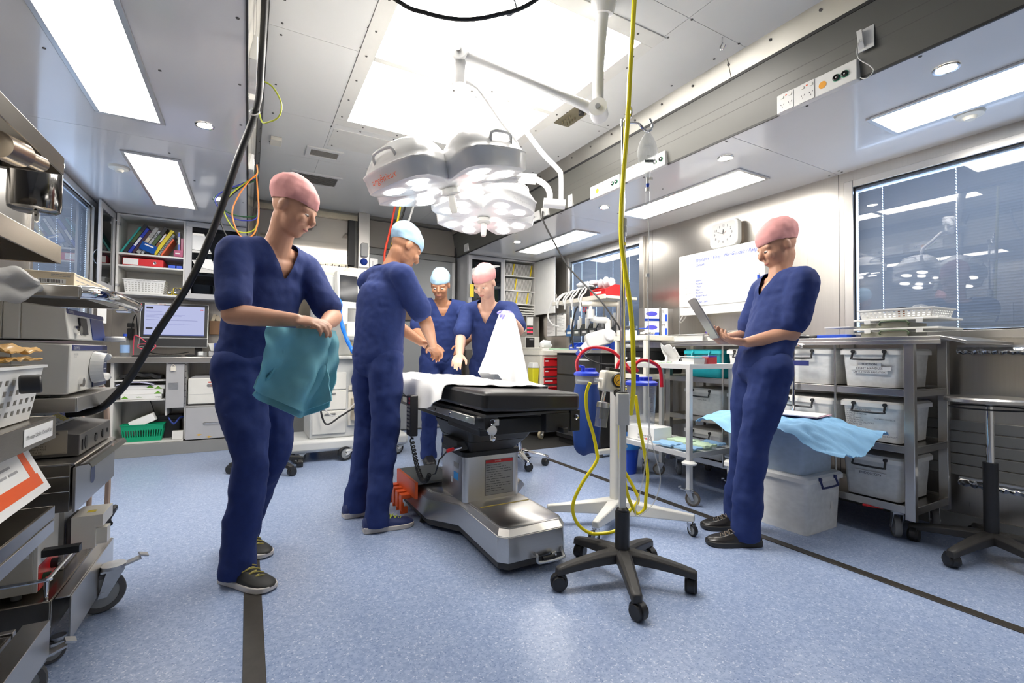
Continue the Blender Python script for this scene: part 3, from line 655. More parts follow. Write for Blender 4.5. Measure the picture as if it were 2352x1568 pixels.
for a in ((-.662, -.508, .634, .6345), (-.662, -.508, .7035, .704)): mb.box(a[0], a[1], z, z + .0004, a[2], a[3])
mb.build('border', st)
for i, (s_, h_) in enumerate((('DENTAL AND MEDICAL', .0115), ('SERVICES LTD.', .0115), ('SAFETY TESTED', .0075), ('To AS/NZS 3551', .0075), ('Test Due: Mar 2015', .0075), ('Phone 0800 217325', .0075), ('phone/Txt 027', .0075), ('Reg Tech 615', .0075))):
    text(s_, h_, ink, (-.585, yl - .0012, .6925 - i * .0088 - (.003 if i > 1 else 0) + .001), (1, 0, 0), (0, 0, 1), st, align='CENTER', maxw=.148)
one(MB(mat('cobalt folder', (.01, .14, .34), .4)).box(-.86, -.70, 1.99, 2.03, .6190, .72), 'folder', 'blue folder standing beside the dark grey unit, behind the warning card', 'folder', None, .002)
# lower beige boxes
t_ = thing('light_box', 'beige power unit with a blue dated test label on the second trolley bottom tray', 'medical device', (-.7, 2.05, .205))
MB(beige).box(-.94, -.56, 1.985, 2.12, .222, .445).m(rubber).cyl((-.9, 2.0, .2056), (-.9, 2.0, .223), .012).cyl((-.60, 2.0, .2056), (-.60, 2.0, .223), .012).build('case', t_, .003)
fr = MB(ivory).box(-.562, -.550, 1.985, 2.165, .222, .445).build('front_panel', t_, .002)
MB(red).box(-.551, -.548, 1.99, 2.16, .225, .30).build('red_panel', fr)
[MB(m_).cyl((-.549, y, z), (-.530, y, z), .015).build('knob', fr) for m_, y, z in ((black, 2.10, .268), (mat('dark green knob', (.02, .12, .06), .4), 2.03, .25))]; MB(black).box(-.551, -.46, 2.01, 2.04, .318, .34).build('lever', fr)
text('Radioscan\nLaser', .018, ink, (-.5498, 2.0, .41), (0, 1, 0), (0, 0, 1), fr)
lb = MB(navy).box(-.73, -.57, 1.9838, 1.985, .33, .372).m(paper).box(-.65, -.57, 1.9835, 1.985, .33, .35).build('test_label', t_)
text('NEXT DUE\nJAN 2017', .0085, ink, (-.645, 1.9834, .342), (1, 0, 0), (0, 0, 1), lb, maxw=.06); text('TESTED', .009, white, (-.635, 1.9834, .36), (1, 0, 0), (0, 0, 1), lb)
t_ = thing('power_supply', 'pale box with dark front face on the second trolley bottom tray behind the socket block', 'medical device', (-.6, 2.25, .205))
MB(offw).box(-.74, -.57, 2.20, 2.36, .206, .445).build('case', t_, .006); fr = MB(ivory).box(-.57, -.545, 2.20, 2.36, .206, .445).m(mat('lilac panel', (.35, .36, .48), .4)).box(-.545, -.543, 2.21, 2.35, .21, .36).build('front_panel', t_, .004)
mb = MB(gink); scribble(mb, (-.543, 2.23, .41), (0, 1, 0), (0, 0, 1), .09, 2, .012, .004, 2); mb.build('lettering', fr)
t_ = thing('mains_socket', 'cream mains plug block clipped at the front of the beige power unit', 'socket', (-.46, 2.17, .24))
MB(darkg).box(-.535, -.47, 2.175, 2.29, .2725, .385).build('back_box', t_, .006)
MB(cream).box(-.52, -.455, 2.17, 2.20, .274, .385).box(-.52, -.435, 2.17, 2.31, .345, .388).bx((-.45, 2.205, .31), (.05, .045, .055)).m(yellow).box(-.49, -.465, 2.215, 2.24, .388, .389).build('plug', t_, .006)
one(MB(black).tube([(-.47, 2.36, .30), (-.45, 2.40, .345), (-.455, 2.44, .33), (-.475, 2.45, .29), (-.46, 2.40, .285)], .010), 'mains_cable', 'black looped mains cable at the end of the second trolley bottom tray', 'cable')
hose = mat('beige hose', (.36, .27, .22), .5)
for k, (x, y) in enumerate(((-.545, 2.76), (-.60, 2.72), (-.64, 2.70))):
    z0 = (.95, .82, .80)[k]
    one(MB(hose).tube([(x - .10, y - .15, z0), (x - .02, y - .02, z0 - .15), (x, y, .55), (x, y + .02, .25), (x - .01, y - .06, .10 + .02 * k), (x - .06, y - .22, .10 + .02 * k)], .011 - .0015 * k), 'hose',
        ('beige hose bowed out farthest behind the second trolley, nearest the floor gap', 'thinner beige hose hanging straight behind the drawer of the second trolley', 'innermost beige hose behind the drawer, mostly hidden')[k], 'hose')
# --- what is on the first trolley
t_ = thing('camera_head', 'white disc shaped camera control with a gold nozzle on the upper shelf at far left', 'medical device', (-.48, 1.44, 1.257))
MB(white).cyl((-.585, 1.385, 1.385), (-.57, 1.435, 1.385), .098, n=32).box(-.62, -.55, 1.37, 1.44, 1.2585, 1.31).build('disc', t_, .006)
MB(mat('champagne metal', (.50, .42, .33), .25, 1)).cyl((-.49, 1.45, 1.42), (-.478, 1.53, 1.428), .030).cyl((-.478, 1.53, 1.428), (-.475, 1.55, 1.43), .030, .019).cyl((-.475, 1.55, 1.43), (-.466, 1.615, 1.437), .019).m(darkg).cyl((-.4655, 1.618, 1.4375), (-.466, 1.615, 1.437), .014).build('nozzle', t_)
t_ = thing('monitor_housing', 'tall cream device housing with grey side lettering, cut by the left edge', 'medical device', (-.52, 1.38, .905))
MB(cream).prism(rrect(.34, .13, .03), .938, 1.245, Matrix.Translation((-.587, 1.275, 0)) @ Matrix.Rotation(rad(70), 4, 'Z')).build('housing', t_, .01)
mb = MB(gink); mb.box(-.4885, -.476, 1.40, 1.42, 1.12, 1.17); mb.build('side_button', t_)
MB(darkg).box(-.585, -.50, .98, 1.20, .7858, .939).build('foot', t_, .01)
t_ = thing('paper_bag', 'crumpled yellow brown paper bag lying over the white basket at far left', 'bag', (-.53, 1.58, .955))
bagm = mat('waxed kraft paper', (.52, .30, .08), .32, var=.25, scale=14, bump=.5)
mb = MB(bagm).grid(lambda u, v: (-.60 + .12 * u, 1.475 + .23 * v + .02 * math.sin(u * 7), .962 + .022 * math.sin(u * 3.1) * (1 - .4 * v) + .012 * noise.noise((u * 6, v * 7, 1))), 24, 24, .004)
mb.grid(lambda u, v: (-.60 + .125 * u, 1.485 + .22 * v, .944 + .008 * noise.noise((u * 6, v * 7, 4))), 16, 16, .004); mb.build('bag_body', t_)
def basket(t_, x0, x1, y0, y1, z0, z1, m, flare=.02, nx=6, ny=8, nz=4, slot=False, name='basket_shell', hole=None):
    """open basket whose walls are pierced grids"""
    mb = MB(m); th = .0025
    def wall(a, b_, nu, nv):
        A0, A1 = V(a[0]), V(a[1]); B0, B1 = V(b_[0]), V(b_[1])       # bottom edge, top edge
        P = lambda u, v: (A0.lerp(A1, u)).lerp(B0.lerp(B1, u), v)
        nn = (A1 - A0).cross(B0 - A0).normalized() * th
        us = [0]; fr_ = .5 if not slot else .55
        for i in range(nu): us += [(i + .5 - fr_ / 2) / nu, (i + .5 + fr_ / 2) / nu]
        us.append(1); vs = [0]
        lo, hi = (.10, .84)
        for j in range(nv): vs += [lo + (hi - lo) * (j + .5 - fr_ / 2) / nv, lo + (hi - lo) * (j + .5 + fr_ / 2) / nv]
        vs.append(1)
        for i in range(len(us) - 1):
            for j in range(len(vs) - 1):
                if i % 2 == 1 and j % 2 == 1: continue
                q = [P(us[i], vs[j]), P(us[i + 1], vs[j]), P(us[i + 1], vs[j + 1]), P(us[i], vs[j + 1])]
                mb.add(q + [p + nn for p in q], [(3, 2, 1, 0), (4, 5, 6, 7), (0, 1, 5, 4), (1, 2, 6, 5), (2, 3, 7, 6), (3, 0, 4, 7)])
    f = flare; b0 = [(x0 + f, y0 + f, z0), (x1 - f, y0 + f, z0), (x1 - f, y1 - f, z0), (x0 + f, y1 - f, z0)]; t0 = [(x0, y0, z1), (x1, y0, z1), (x1, y1, z1), (x0, y1, z1)]
    for i, nn_ in ((0, nx), (1, ny), (2, nx), (3, ny)):
        j = (i + 1) % 4; wall((b0[i], b0[j]), (t0[i], t0[j]), nn_, nz)
    mb.box(x0 + f, x1 - f, y0 + f, y1 - f, z0, z0 + .003)
    r = .008; mb.box(x0 - r, x1 + r, y0 - r, y0 + .002, z1 - .004, z1 + .003).box(x0 - r, x1 + r, y1 - .002, y1 + r, z1 - .004, z1 + .003).box(x0 - r, x0 + .002, y0, y1, z1 - .004, z1 + .003).box(x1 - .002, x1 + r, y0, y1, z1 - .004, z1 + .003)
    return mb.build(name, t_)
t_ = thing('basket', 'white perforated plastic basket on the printed strip shelf of the nearest trolley', 'basket', (-.57, 1.55, .785))
basket(t_, -.70, -.475, 1.23, 1.705, .7882, .925, white, .02, 7, 13, 4)
one(MB(black).cyl((-.468, 1.535, .885), (-.43, 1.545, .887), .022, n=20), 'knob', 'black round knob standing out in front of the white perforated basket', 'knob', None, .004)
t_ = thing('warning_card', 'white card with an orange red border leaning under the printed strip shelf', 'card', (-.5, 1.55, .56))
M = frameM((-.478, 1.22, .60), (0.01, 1, .02), (-.45, 0, 1))
fr = MB(paper, M).box(0, .525, -.02, .15, 0, .003).build('card', t_)
bm = MB(orange, M).box(.0, .50, .0, .032, .003, .0036).box(.455, .49, .0, .145, .003, .0036).build('border', fr)
mb = MB(gink, None); scribble(mb, M @ V((.03, .125, .004)), M.to_3x3() @ V((1, 0, 0)), M.to_3x3() @ V((0, 1, 0)),   .40, 5, .017, .006, 4, (.6, 1)); mb.build('lettering', fr)
t_ = thing('black_case', 'black plastic equipment case on the nearest trolley bottom tray', 'case', (-.62, 1.5, .228))
MB(black).box(-.80, -.56, 1.15, 1.60, .2288, .30).build('case', t_, .012); MB(darkg).box(-.815, -.55, 1.14, 1.615, .300, .318).build('lid', t_, .006)
# --- the hanging black hose from the ceiling to the second trolley
t_ = thing('ceiling_hose', 'thick black ribbed cable bundle hanging from the ceiling down to the second trolley', 'cable', (.0, 2.14, .76))
pts = [(.034, 2.05, 2.60), (.034, 2.122, 2.382), (.026, 2.133, 2.119), (.014, 2.133, 1.947), (-.05, 2.14, 1.716), (-.111, 2.147, 1.484), (-.192, 2.164, 1.242), (-.299, 2.195, 1.032), (-.373, 2.195, .87), (-.43, 2.20, .785), (-.475, 2.206, .750), (-.55, 2.21, .742)]
MB(black).tube(pts, .013, 12, 8).build('bundle', t_)
mb = MB(white); 
for a, c in ((2, .3),): mb.tube([(.0, 2.125, 1.93), (-.012, 2.118, 1.915), (.0, 2.112, 1.90), (.022, 2.118, 1.915), (.02, 2.128, 1.93), (.0, 2.125, 1.93)], .0025, 6, 4)
mb.build('cable_tie', t_)
t_ = thing('ceiling_hose', 'black ribbed hose looping down at the top of the picture below the big light', 'cable', (.6, 1.45, 2.1))
arc = [(.0, 1.75, 2.55), (.2, 1.68, 2.36), (.418, 1.568, 2.163), (.509, 1.519, 2.119), (.612, 1.461, 2.098), (.715, 1.403, 2.114), (.83, 1.337, 2.166), (1.0, 1.22, 2.35), (1.1, 1.15, 2.6)]
MB(black).tube(arc, .0075, 10, 10, rr=lambda u: .0072 + .0011 * (1 if int(u * 160) % 2 else 0)).build('hose', t_)
MB(white).tube([(.765, 1.372, 2.17), (.775, 1.372, 2.14), (.762, 1.378, 2.118), (.745, 1.385, 2.112)], .003, 6).build('cable_tie', t_)
# --- sockets and wires on the left roof step
def outlet(name, label, x, sgn, y0, y1, z0, z1, doubles=(), rounds=(), dots=(), cat='socket', th=.03, group=None):
    x += sgn * (.05 * (z0 - ZS) / .285 + .001); th = .034
    t_ = thing(name, label, cat, (x, (y0 + y1) / 2, z0), 0, group); X0, X1 = sorted((x, x + sgn * th)); xf = x + sgn * th
    MB(white).box(X0, X1, y0, y1, z0, z1).build('face_plate', t_, .004)
    fl = sgn; M = frameM((xf, 0, 0), (0, sgn, 0), (0, 0, 1))
    for y in doubles:
        mb = MB(gink, M).prism(rrect(.072, .092, .006, 3, y * fl, (z0 + z1) / 2), -.001, .0006).m(white).prism(rrect(.070, .090, .006, 3, y * fl, (z0 + z1) / 2), .0006, .0025); so = mb.build('double_socket', t_)
        mb = MB(ink, M); zc = (z0 + z1) / 2 - .015
        for dy in (-.019, .019):
            for a, ddy, dz in ((.5, -.007, .004), (-.5, .007, .004), (0, 0, -.010)):
                c = math.cos(a); s_ = math.sin(a); mb.add([(y * fl + dy + ddy + c * u - s_ * v, zc + dz + s_ * u + c * v, .003) for u, v in ((-.0012, -.004), (.0012, -.004), (.0012, .004), (-.0012, .004))], [(0, 1, 2, 3)])
        mb.build('slots', so)
        mb = MB(offw, M)
        for dy in (-.02, .02): mb.prism(rrect(.016, .011, .003, 3, y * fl + dy, zc + .04), .0025, .006)
        mb.m(orange).prism(rrect(.008, .006, .002, 2, y * fl, zc + .045), .0025, .004); mb.build('switch', so)
    for y in rounds: MB(black, M).lathe([(.014, 0), (.014, .008), (.009, .010), (.009, .002), (.001, .002), (.001, 0)], (y * fl, (z0 + z1) / 2, 0), 18).m(green).lathe([(.0142, .002), (.016, .002), (.016, .004), (.0142, .004)], (y * fl, (z0 + z1) / 2, 0), 18).m(chrome).lathe([(.001, .0), (.004, .0), (.004, .007), (.001, .007)], (y * fl, (z0 + z1) / 2, 0), 8).build('earth_point', t_)
    for y in dots: MB(mat('amber sticker', (.85, .36, .01), .5), M).lathe([(.001, .001), (.017, .001), (.017, 0), (.001, 0)], (y * fl, (z0 + z1) / 2 - .003, 0), 20).build('sticker', t_)
    return t_
outlet('socket_box', 'tall white socket box on the left roof step, nearest the top edge', XA, 1, 2.30, 2.62, 2.225, 2.335, (2.40,), (2.56,), (2.49,))
outlet('socket_box', 'white socket box on the left roof step just below the green wire loop', XA, 1, 2.68, 3.02, 2.225, 2.335, (2.78,), (2.93,), ())
outlet('socket_box', 'small white socket box on the left roof step with plugged data wires', XA, 1, 3.72, 3.98, 2.225, 2.335, (3.82,), (3.92,), ())
gw = mat('green yellow wire', (.42, .48, .03), .4)
one(MB(gw).tube([(.028, 2.35, 2.30), (.03, 2.45, 2.22), (.02, 2.42, 2.10), (.035, 2.38, 2.0), (.06, 2.33, 1.98), (.10, 2.30, 2.0), (.11, 2.30, 2.06), (.08, 2.30, 2.12), (.045, 2.3, 2.14), (.02, 2.3, 2.13)], .0035), 'earth_wire', 'green and yellow earth wire looping off the thick black cable', 'wire')
bn = [(-.005, 3.80, 2.27)]
for k, (m_, lb, ox, dz) in enumerate(((mat('orange wire', (.85, .22, .03), .4), 'orange wire in the bundle hanging from the left roof step', .02, -.30), (gw, 'thin yellow green wire in the bundle hanging from the left roof step', -.03, -.26), (mat('blue wire', (.04, .05, .35), .4), 'thin blue wire in the bundle hanging from the left roof step', -.08, -.17), (black, 'black wire with the lowest loop in the bundle on the left roof step', -.05, -.36), (mat('dark green wire', (.02, .10, .03), .4), 'dark green wire lying over the bundle on the left roof step', -.09, -.13))):
    y = 3.745 + .028 * k; one(MB(m_).tube([(.032, y, 2.275), (.034, y, 2.212), (-.02 + ox * .3, y, 2.15), (-.10 + ox, y, 2.10 + dz * .25), (-.13 + ox, y, 2.08 + dz * .6), (-.07 + ox * .5, y, 2.06 + dz), (.02, y, 2.05 + dz * .9), (.05, y, 2.04 + dz * .35), (.03, y, 2.2)], .0045), 'wire', lb, 'wire')
# ================================================================ far end, left wing: shelves, desk, computer
FY = 5.40
t_ = thing('overhead_cabinet', 'open grey wall cabinet with its glazed door swung left, full of leaning folders', 'cabinet', (-.79, 5.57, 1.47))
def carcass(t_, x0, x1, y0, y1, z0, z1, m, th=.016, back=True):
    mb = MB(m).box(x0, x0 + th, y0, y1, z0, z1).box(x1 - th, x1, y0, y1, z0, z1).box(x0 + th, x1 - th, y0, y1, z0, z0 + th).box(x0 + th, x1 - th, y0, y1, z1 - th, z1)
    if back: mb.box(x0 + th, x1 - th, y1 - .006, y1, z0, z1)
    return mb.build('carcass', t_, .0015)
inwh = mat('white melamine', (.66, .65, .62), .45)
carcass(t_, -1.045, -.532, FY, 5.745, 1.468, 2.195, inwh)
for z in (1.845, 1.735): MB(inwh).box(-1.03, -.548, FY + .004, 5.73, z - .016, z).build('shelf', t_, .001)
mb = MB(zinc).bx((-1.03, FY + .02, 2.10), (.02, .05, .02)).bx((-1.03, FY + .02, 1.55), (.02, .05, .02)); mb.build('hinge', t_)
dg_ = glass('smoked glass', (.35, .38, .42), 1.6)
def glazed_door(t_, M, w_, h_, f=.055, paper_=None):
    mb = MB(lightg, M).box(0, w_, 0, f, 0, .018).box(0, w_, h_ - f, h_, 0, .018).box(0, f, f, h_ - f, 0, .018).box(w_ - f, w_, f, h_ - f, 0, .018)
    d = mb.build('door', t_, .002); MB(dg_, M).box(f - .004, w_ - f + .004, f - .004, h_ - f + .004, .006, .010).build('door_glass', d); return d
M = frameM((-1.050, FY - .005, 1.475), (-.02, -1, 0), (0, 0, 1))
d = glazed_door(t_, M, .44, .71)
MB(chrome).tube([(-1.072, 5.03, 1.66), (-1.10, 5.02, 1.68), (-1.115, 5.02, 1.73), (-1.10, 5.02, 1.78), (-1.072, 5.03, 1.80)], .004, 6).build('handle', d)
mb = MB(paper, M)
for i in range(3): mb.add([(.10 + i * .012, .08, .019 + i * .012), (.34 + i * .01, .08, .019 + i * .012), (.33 + i * .01, .30, .019 + i * .012), (.11 + i * .012, .32, .019 + i * .012)], [(0, 1, 2, 3), (3, 2, 1, 0)])
mb.m(pinkc).add([(.11, .235, .0465), (.35, .235, .0465), (.35, .247, .0465), (.11, .247, .0465)], [(0, 1, 2, 3)])
one(mb, 'paper_sheaf', 'sheaf of white papers taped inside the open glazed cabinet door', 'papers')
# leaning folders and books
teal_f = mat('teal folder', (.02, .30, .27), .4); blk_f = mat('black binder', (.02, .02, .022), .4)
def folder(x, w_, h_, d, lean, m, name, label, dec=None, y=None):
    y = FY + .03 if y is None else y
    t_ = thing(name, label, 'folder', (x, y, 1.847)); R = Matrix.Translation((x, y, 1.8478 + w_ * math.sin(lean))) @ Matrix.Rotation(lean, 4, 'Y')
    MB(m, R).box(0, w_, 0, d, 0, h_).build('cover', t_, .0015)
    MB(paper, R).box(.002, w_ - .002, .003, d + .003, .004, h_ - .004).build('pages', t_)
    if dec:
        mb = MB(dec[0], R)
        for a, c in dec[1]: mb.box(w_ * .12, w_ * .88, -.0012, 0, h_ * a, h_ * c)
        mb.build('spine_label', t_)
books = [(.018, .285, .50, teal_f, 'teal folder leaning at the left end of the top shelf', None), (.034, .305, .50, blk_f, 'black binder with green spine panel right beside the teal folder', (mat('olive label', (.07, .12, .03), .6), ((.35, .75),))),
         (.028, .27, .52, mat('royal blue binder', (.015, .04, .42), .35), 'royal blue binder with a white spine strip', (paper, ((.28, .62),))), (.026, .25, .54, mat('plum black binder', (.05, .015, .03), .4), 'dark plum binder behind the blue box', None),
         (.036, .285, .52, mat('grey print binder', (.36, .35, .33), .5), 'grey binder with tan printed spine', (card, ((.45, .6), (.3, .36)))), (.022, .26, .53, mat('silver folder', (.42, .43, .44), .35, .3), 'silver grey folder with ring binding marks', (ink, ((.85, .88), (.79, .82), (.73, .76), (.67, .70)))),
         (.036, .30, .50, blk_f, 'second black binder with green spine panel, in the middle of the row', (mat('olive label', (.07, .12, .03), .6), ((.12, .7),))), (.020, .235, .50, mat('brown folder', (.20, .08, .03), .5), 'brown folder with white top strip beside the mid black binder', (paper, ((.6, .97),))),
         (.034, .275, .50, mat('yellow binder', (.72, .56, .0), .35), 'yellow binder, the brightest in the row', None), (.022, .235, .52, mat('mono printed folder', (.34, .34, .33), .5), 'grey spiral bound folder right of the yellow binder', (ink, tuple((.05 + i * .08, .09 + i * .08) for i in range(11)))),
         (.018, .185, .54, mat('orange folder', (.72, .10, .02), .4), 'orange red folder near the right end of the row', None)]
x = -1.024; pw = 1
for w_, h_, ln, m_, lb, dec in books:
    w_ *= .84; ln = .51; x += max(0, w_ - pw) * math.sin(ln) ** 2 / math.cos(ln); pw = w_
    folder(x, w_, h_, .21, ln, m_, 'folder', lb, dec); x += w_ / math.cos(ln) + .0018
folder(-.597, .018, .24, .17, .0, mat('white striped file', (.62, .64, .62), .5), 'folder', 'upright white striped file in the plum holder', (blue, ((.8, .97), (.1, .5))))
t_ = thing('index_box', 'blue plastic index box pushed in front of the leaning binders', 'box', (-.81, FY, 1.847))
Rb = Matrix.Translation((-.83, FY + .002, 1.8725)) @ Matrix.Rotation(.38, 4, 'Y')
MB(glass('blue clear plastic', (.05, .25, .75), 1.45, .1, .55, (.02, .14, .55)), Rb).box(-.06, .06, 0, .022, 0, .075).build('box_body', t_, .003); MB(paper, Rb).box(-.035, .035, -.0012, 0, .05, .062).build('label', t_)
t_ = thing('file_holder', 'plum red file holder at the right end of the top shelf', 'holder', (-.59, FY, 1.847))
MB(mat('plum plastic', (.33, .012, .10), .3)).box(-.625, -.552, FY + .006, FY + .026, 1.8475, 1.91).box(-.574, -.552, FY + .026, FY + .22, 1.8475, 2.03).build('holder_body', t_, .002); MB(paper).box(-.612, -.575, FY + .0045, FY + .006, 1.872, 1.884).build('label', t_)
t_ = thing('lever_arch_file', 'red lever arch file lying flat on the middle shelf', 'file', (-.86, FY, 1.735))
MB(red).box(-1.0, -.70, FY + .01, FY + .27, 1.736, 1.803).build('cover', t_, .003); MB(paper).box(-.995, -.885, FY + .0085, FY + .01, 1.742, 1.797).m(gink).box(-.925, -.9235, FY + .008, FY + .0085, 1.745, 1.795).build('spine_label', t_)
MB(chrome).lathe([(.007, 0), (.013, .002), (.014, 0)], (-.765, FY + .0095, 1.77), 16, Matrix.Rotation(rad(90), 3, 'X').to_4x4()).m(ink).cyl((-.765, FY + .0098, 1.77), (-.765, FY + .0085, 1.77), .008).build('finger_ring', t_)
one(MB(blue).box(-.665, -.61, FY + .02, FY + .14, 1.736, 1.765), 'label_box', 'small blue box on the middle shelf, right of the red file', 'box', None, .003); one(MB(blue).box(-.602, -.555, FY + .02, FY + .14, 1.736, 1.765), 'label_box', 'second small blue box on the middle shelf, against the side panel', 'box', None, .003)
t_ = thing('basket', 'white pierced basket on the bottom shelf of the open wall cabinet', 'basket', (-.80, FY + .12, 1.485))
basket(t_, -.99, -.69, FY + .02, FY + .26, 1.4865, 1.61, white, .012, 12, 7, 5)
text('Top Wash & Eye Shields', .011, gink, (-.90, FY + .011, 1.596), (1, 0, 0), (0, 0, 1), t_)
for x, z, r, lb in ((-.590, 1.523, .034, 'square yellow and black torch on the bottom shelf'), (-.648, 1.507, .018, 'small yellow torch lying left of the square torch')):
    t_ = thing('torch', lb, 'torch', (x, FY + .05, 1.485)); b_ = MB(yellow).prism(rrect(r * 2, r * 2, r * .5), 0, .06, frameM((x, FY + .08, z - .002), (1, 0, 0), (0, 0, 1))); b_.build('torch_body', t_, .002)
    MB(black).prism(rrect(r * 1.65, r * 1.65, r * .45), 0, .012, frameM((x, FY + .02, z - .0005), (1, 0, 0), (0, 0, 1))).build('bezel', t_); MB(chrome).lathe([(.001, 0), (r * .75, 0), (r * .75, .004), (.001, .002)], (x, FY + .007, z), 16, Matrix.Rotation(rad(90), 4, 'X')).build('reflector', t_)
t_ = thing('overhead_cabinet', 'grey wall cabinet with a closed dark glass door beside the open one', 'cabinet', (-.29, 5.57, 1.455))
carcass(t_, -.530, -.035, FY, 5.745, 1.455, 2.195, lightg)
for z in (1.70,): MB(inwh).box(-.514, -.05, FY + .02, 5.73, z - .016, z).build('shelf', t_)
glazed_door(t_, frameM((-.530, FY - .001, 1.458), (1, 0, 0), (0, 0, 1)), .493, .735, .05)
for i, (a, h_, m_) in enumerate(((-.47, .22, blk_f), (-.43, .25, midg), (-.36, .2, offw), (-.30, .26, blk_f), (-.25, .24, teal_f), (-.20, .23, midg), (-.15, .25, blk_f))):
    one(MB(m_).box(a, a + .034, FY + .06, FY + .24, 1.7005, 1.7005 + h_), 'folder', ('black folder first behind the dark glass door', 'grey folder second behind the dark glass', 'pale folder behind the glass, beside the taped sheet', 'black folder mid row behind the glass', 'teal folder behind the dark glass', 'grey folder right of the teal one behind glass', 'last black folder at right behind the dark glass')[i], 'folder', None, .002)
t_ = thing('basket', 'grey pierced basket low behind the dark glass door', 'basket', (-.38, 5.53, 1.472)); basket(t_, -.47, -.335, FY + .05, FY + .25, 1.4725, 1.60, lightg, .01, 6, 6, 5)
t_ = thing('storage_tub', 'white labelled tub behind the dark glass door', 'tub', (-.21, 5.5, 1.472)); MB(white).box(-.31, -.07, FY + .04, FY + .2, 1.4725, 1.585).box(-.315, -.065, FY + .035, FY + .2, 1.585, 1.60).build('tub_body', t_, .003); mb = MB(gink); [mb.box(-.29 + i * .05, -.26 + i * .05, FY + .0385, FY + .04, 1.50, 1.565) for i in range(4)]; mb.build('labels_row', t_)
def sheet(name, label, M, poly, lines=0, par=None):
    mb = MB(paper, M).prism(poly, 0, .0012); o = one(mb, name, label, 'paper'); return o
Mg = frameM((-.530, FY - .0205, 1.458), (1, 0, 0), (0, 0, 1))
sheet('paper_note', 'white sheet taped to the dark glass door, upper one', Mg, [(.052, .47), (.20, .455), (.155, .605), (.05, .605)]); sheet('paper_note', 'white sheet taped to the dark glass door, lower one', Mg, [(.11, .305), (.25, .28), (.21, .385), (.085, .385)])
# --- desk
t_ = thing('desk_unit', 'grey desk unit with steel worktop, open shelves, printer bay and a file drawer', 'desk', (-.53, 5.55, 0))
MB(steel).box(-1.10, -.022, 5.345, 5.745, .848, .905).build('worktop', t_, .004)
mb = MB(inwh).box(-1.06, -1.035, 5.40, 5.74, .13, .848).box(-.66, -.645, 5.41, 5.74, .36, .848).box(-.515, -.50, 5.41, 5.74, .13, .848).box(-1.035, -.515, 5.40, 5.74, .115, .131).box(-1.035, -.66, 5.41, 5.74, .68, .694).box(-1.035, -.66, 5.41, 5.74, .50, .514)
mb.m(wdk).box(-1.035, -.03, 5.735, 5.744, .13, .848); mb.m(lightg).box(-.045, -.022, 5.385, 5.74, .10, .848).box(-.50, -.045, 5.41, 5.74, .425, .44); mb.build('carcass', t_, .001)
MB(mat('grey plinth', (.24, .24, .235), .5)).box(-1.10, -.022, 5.37, 5.74, 0, .114).build('plinth', t_, .002)
d = MB(lightg).box(-.497, -.048, 5.375, 5.393, .125, .425).build('drawer', t_, .002)
MB(chrome).tube([(-.35, 5.375, .282), (-.345, 5.355, .28), (-.27, 5.352, .277), (-.195, 5.355, .28), (-.19, 5.375, .282)], .005, 8).build('handle', d); MB(chrome).cyl((-.25, 5.376, .375), (-.25, 5.368, .375), .010).build('lock', d)
mb = MB(mat('ochre stain', (.60, .36, .05), .7)); 
for x, z in ((-.39, .165), (-.31, .14)): mb.prism([(.02 * math.cos(a) * (1 + .4 * math.sin(3 * a)), .008 * math.sin(a) * (1 + .3 * math.cos(4 * a))) for a in [i * .52 for i in range(12)]], 0, .0006, frameM((x, 5.3748, z), (1, 0, 0), (0, 0, 1)))
mb.build('stain', d)
d = MB(lightg).box(-.655, -.515, 5.372, 5.388, .43, .842).build('door', t_, .002)
MB(cream).box(-.62, -.58, 5.355, 5.372, .775, .815).tube([(-.615, 5.364, .815), (-.60, 5.364, .835), (-.585, 5.364, .815)], .003, 6).build('lock', d); MB(zinc).box(-.635, -.56, 5.3705, 5.372, .60, .665).build('plate', d)
mb = MB(steel).box(-.512, -.498, 5.378, 5.384, .43, .842).m(seam); [mb.cyl((-.505, 5.378, .47 + i * .06), (-.505, 5.3765, .47 + i * .06), .006, n=8) for i in range(7)]; mb.build('piano_hinge', t_)
t_ = thing('printer', 'white laser printer with red lettering in the desk bay', 'printer', (-.27, 5.55, .44))
MB(offw).box(-.487, -.085, 5.40, 5.70, .455, .70).m(darkg).box(-.47, -.10, 5.41, 5.69, .441, .456).build('body', t_, .008); MB(mat('printer top', (.33, .33, .34), .5)).taper((-.286, 5.55, .70), (.39, .29), (-.286, 5.56, .722), (.32, .24)).build('top_cover', t_, .003)
pn = MB(offw).box(-.48, -.20, 5.397, 5.40, .462, .545).m(gink).box(-.48, -.12, 5.3985, 5.4, .546, .548).build('paper_tray', t_); MB(mat('ink blue light', (.02, .05, .9), .4, emit=2)).box(-.15, -.10, 5.398, 5.4, .685, .694).build('status_light', t_)
mb = MB(rink); scribble(mb, (-.325, 5.3995, .655), (1, 0, 0), (0, 0, 1), .08, 1, .01, .012, 3, (.9, 1)); mb.build('lettering', t_); bd = MB(midg).prism(rrect(.085, .03, .0148, 6, -.295, .629), 0, .0012, frameM((0, 5.3998, 0), (1, 0, 0), (0, 0, 1))).build('maker_badge', t_); text('OKI', .020, rink, (-.295, 5.3984, .6215), (1, 0, 0), (0, 0, 1), bd, align='CENTER'); text('C610n', .010, gink, (-.30, 5.3985, .572), (1, 0, 0), (0, 0, 1), t_); MB(ink).box(-.175, -.14, 5.398, 5.4, .575, .59).build('badge', t_)
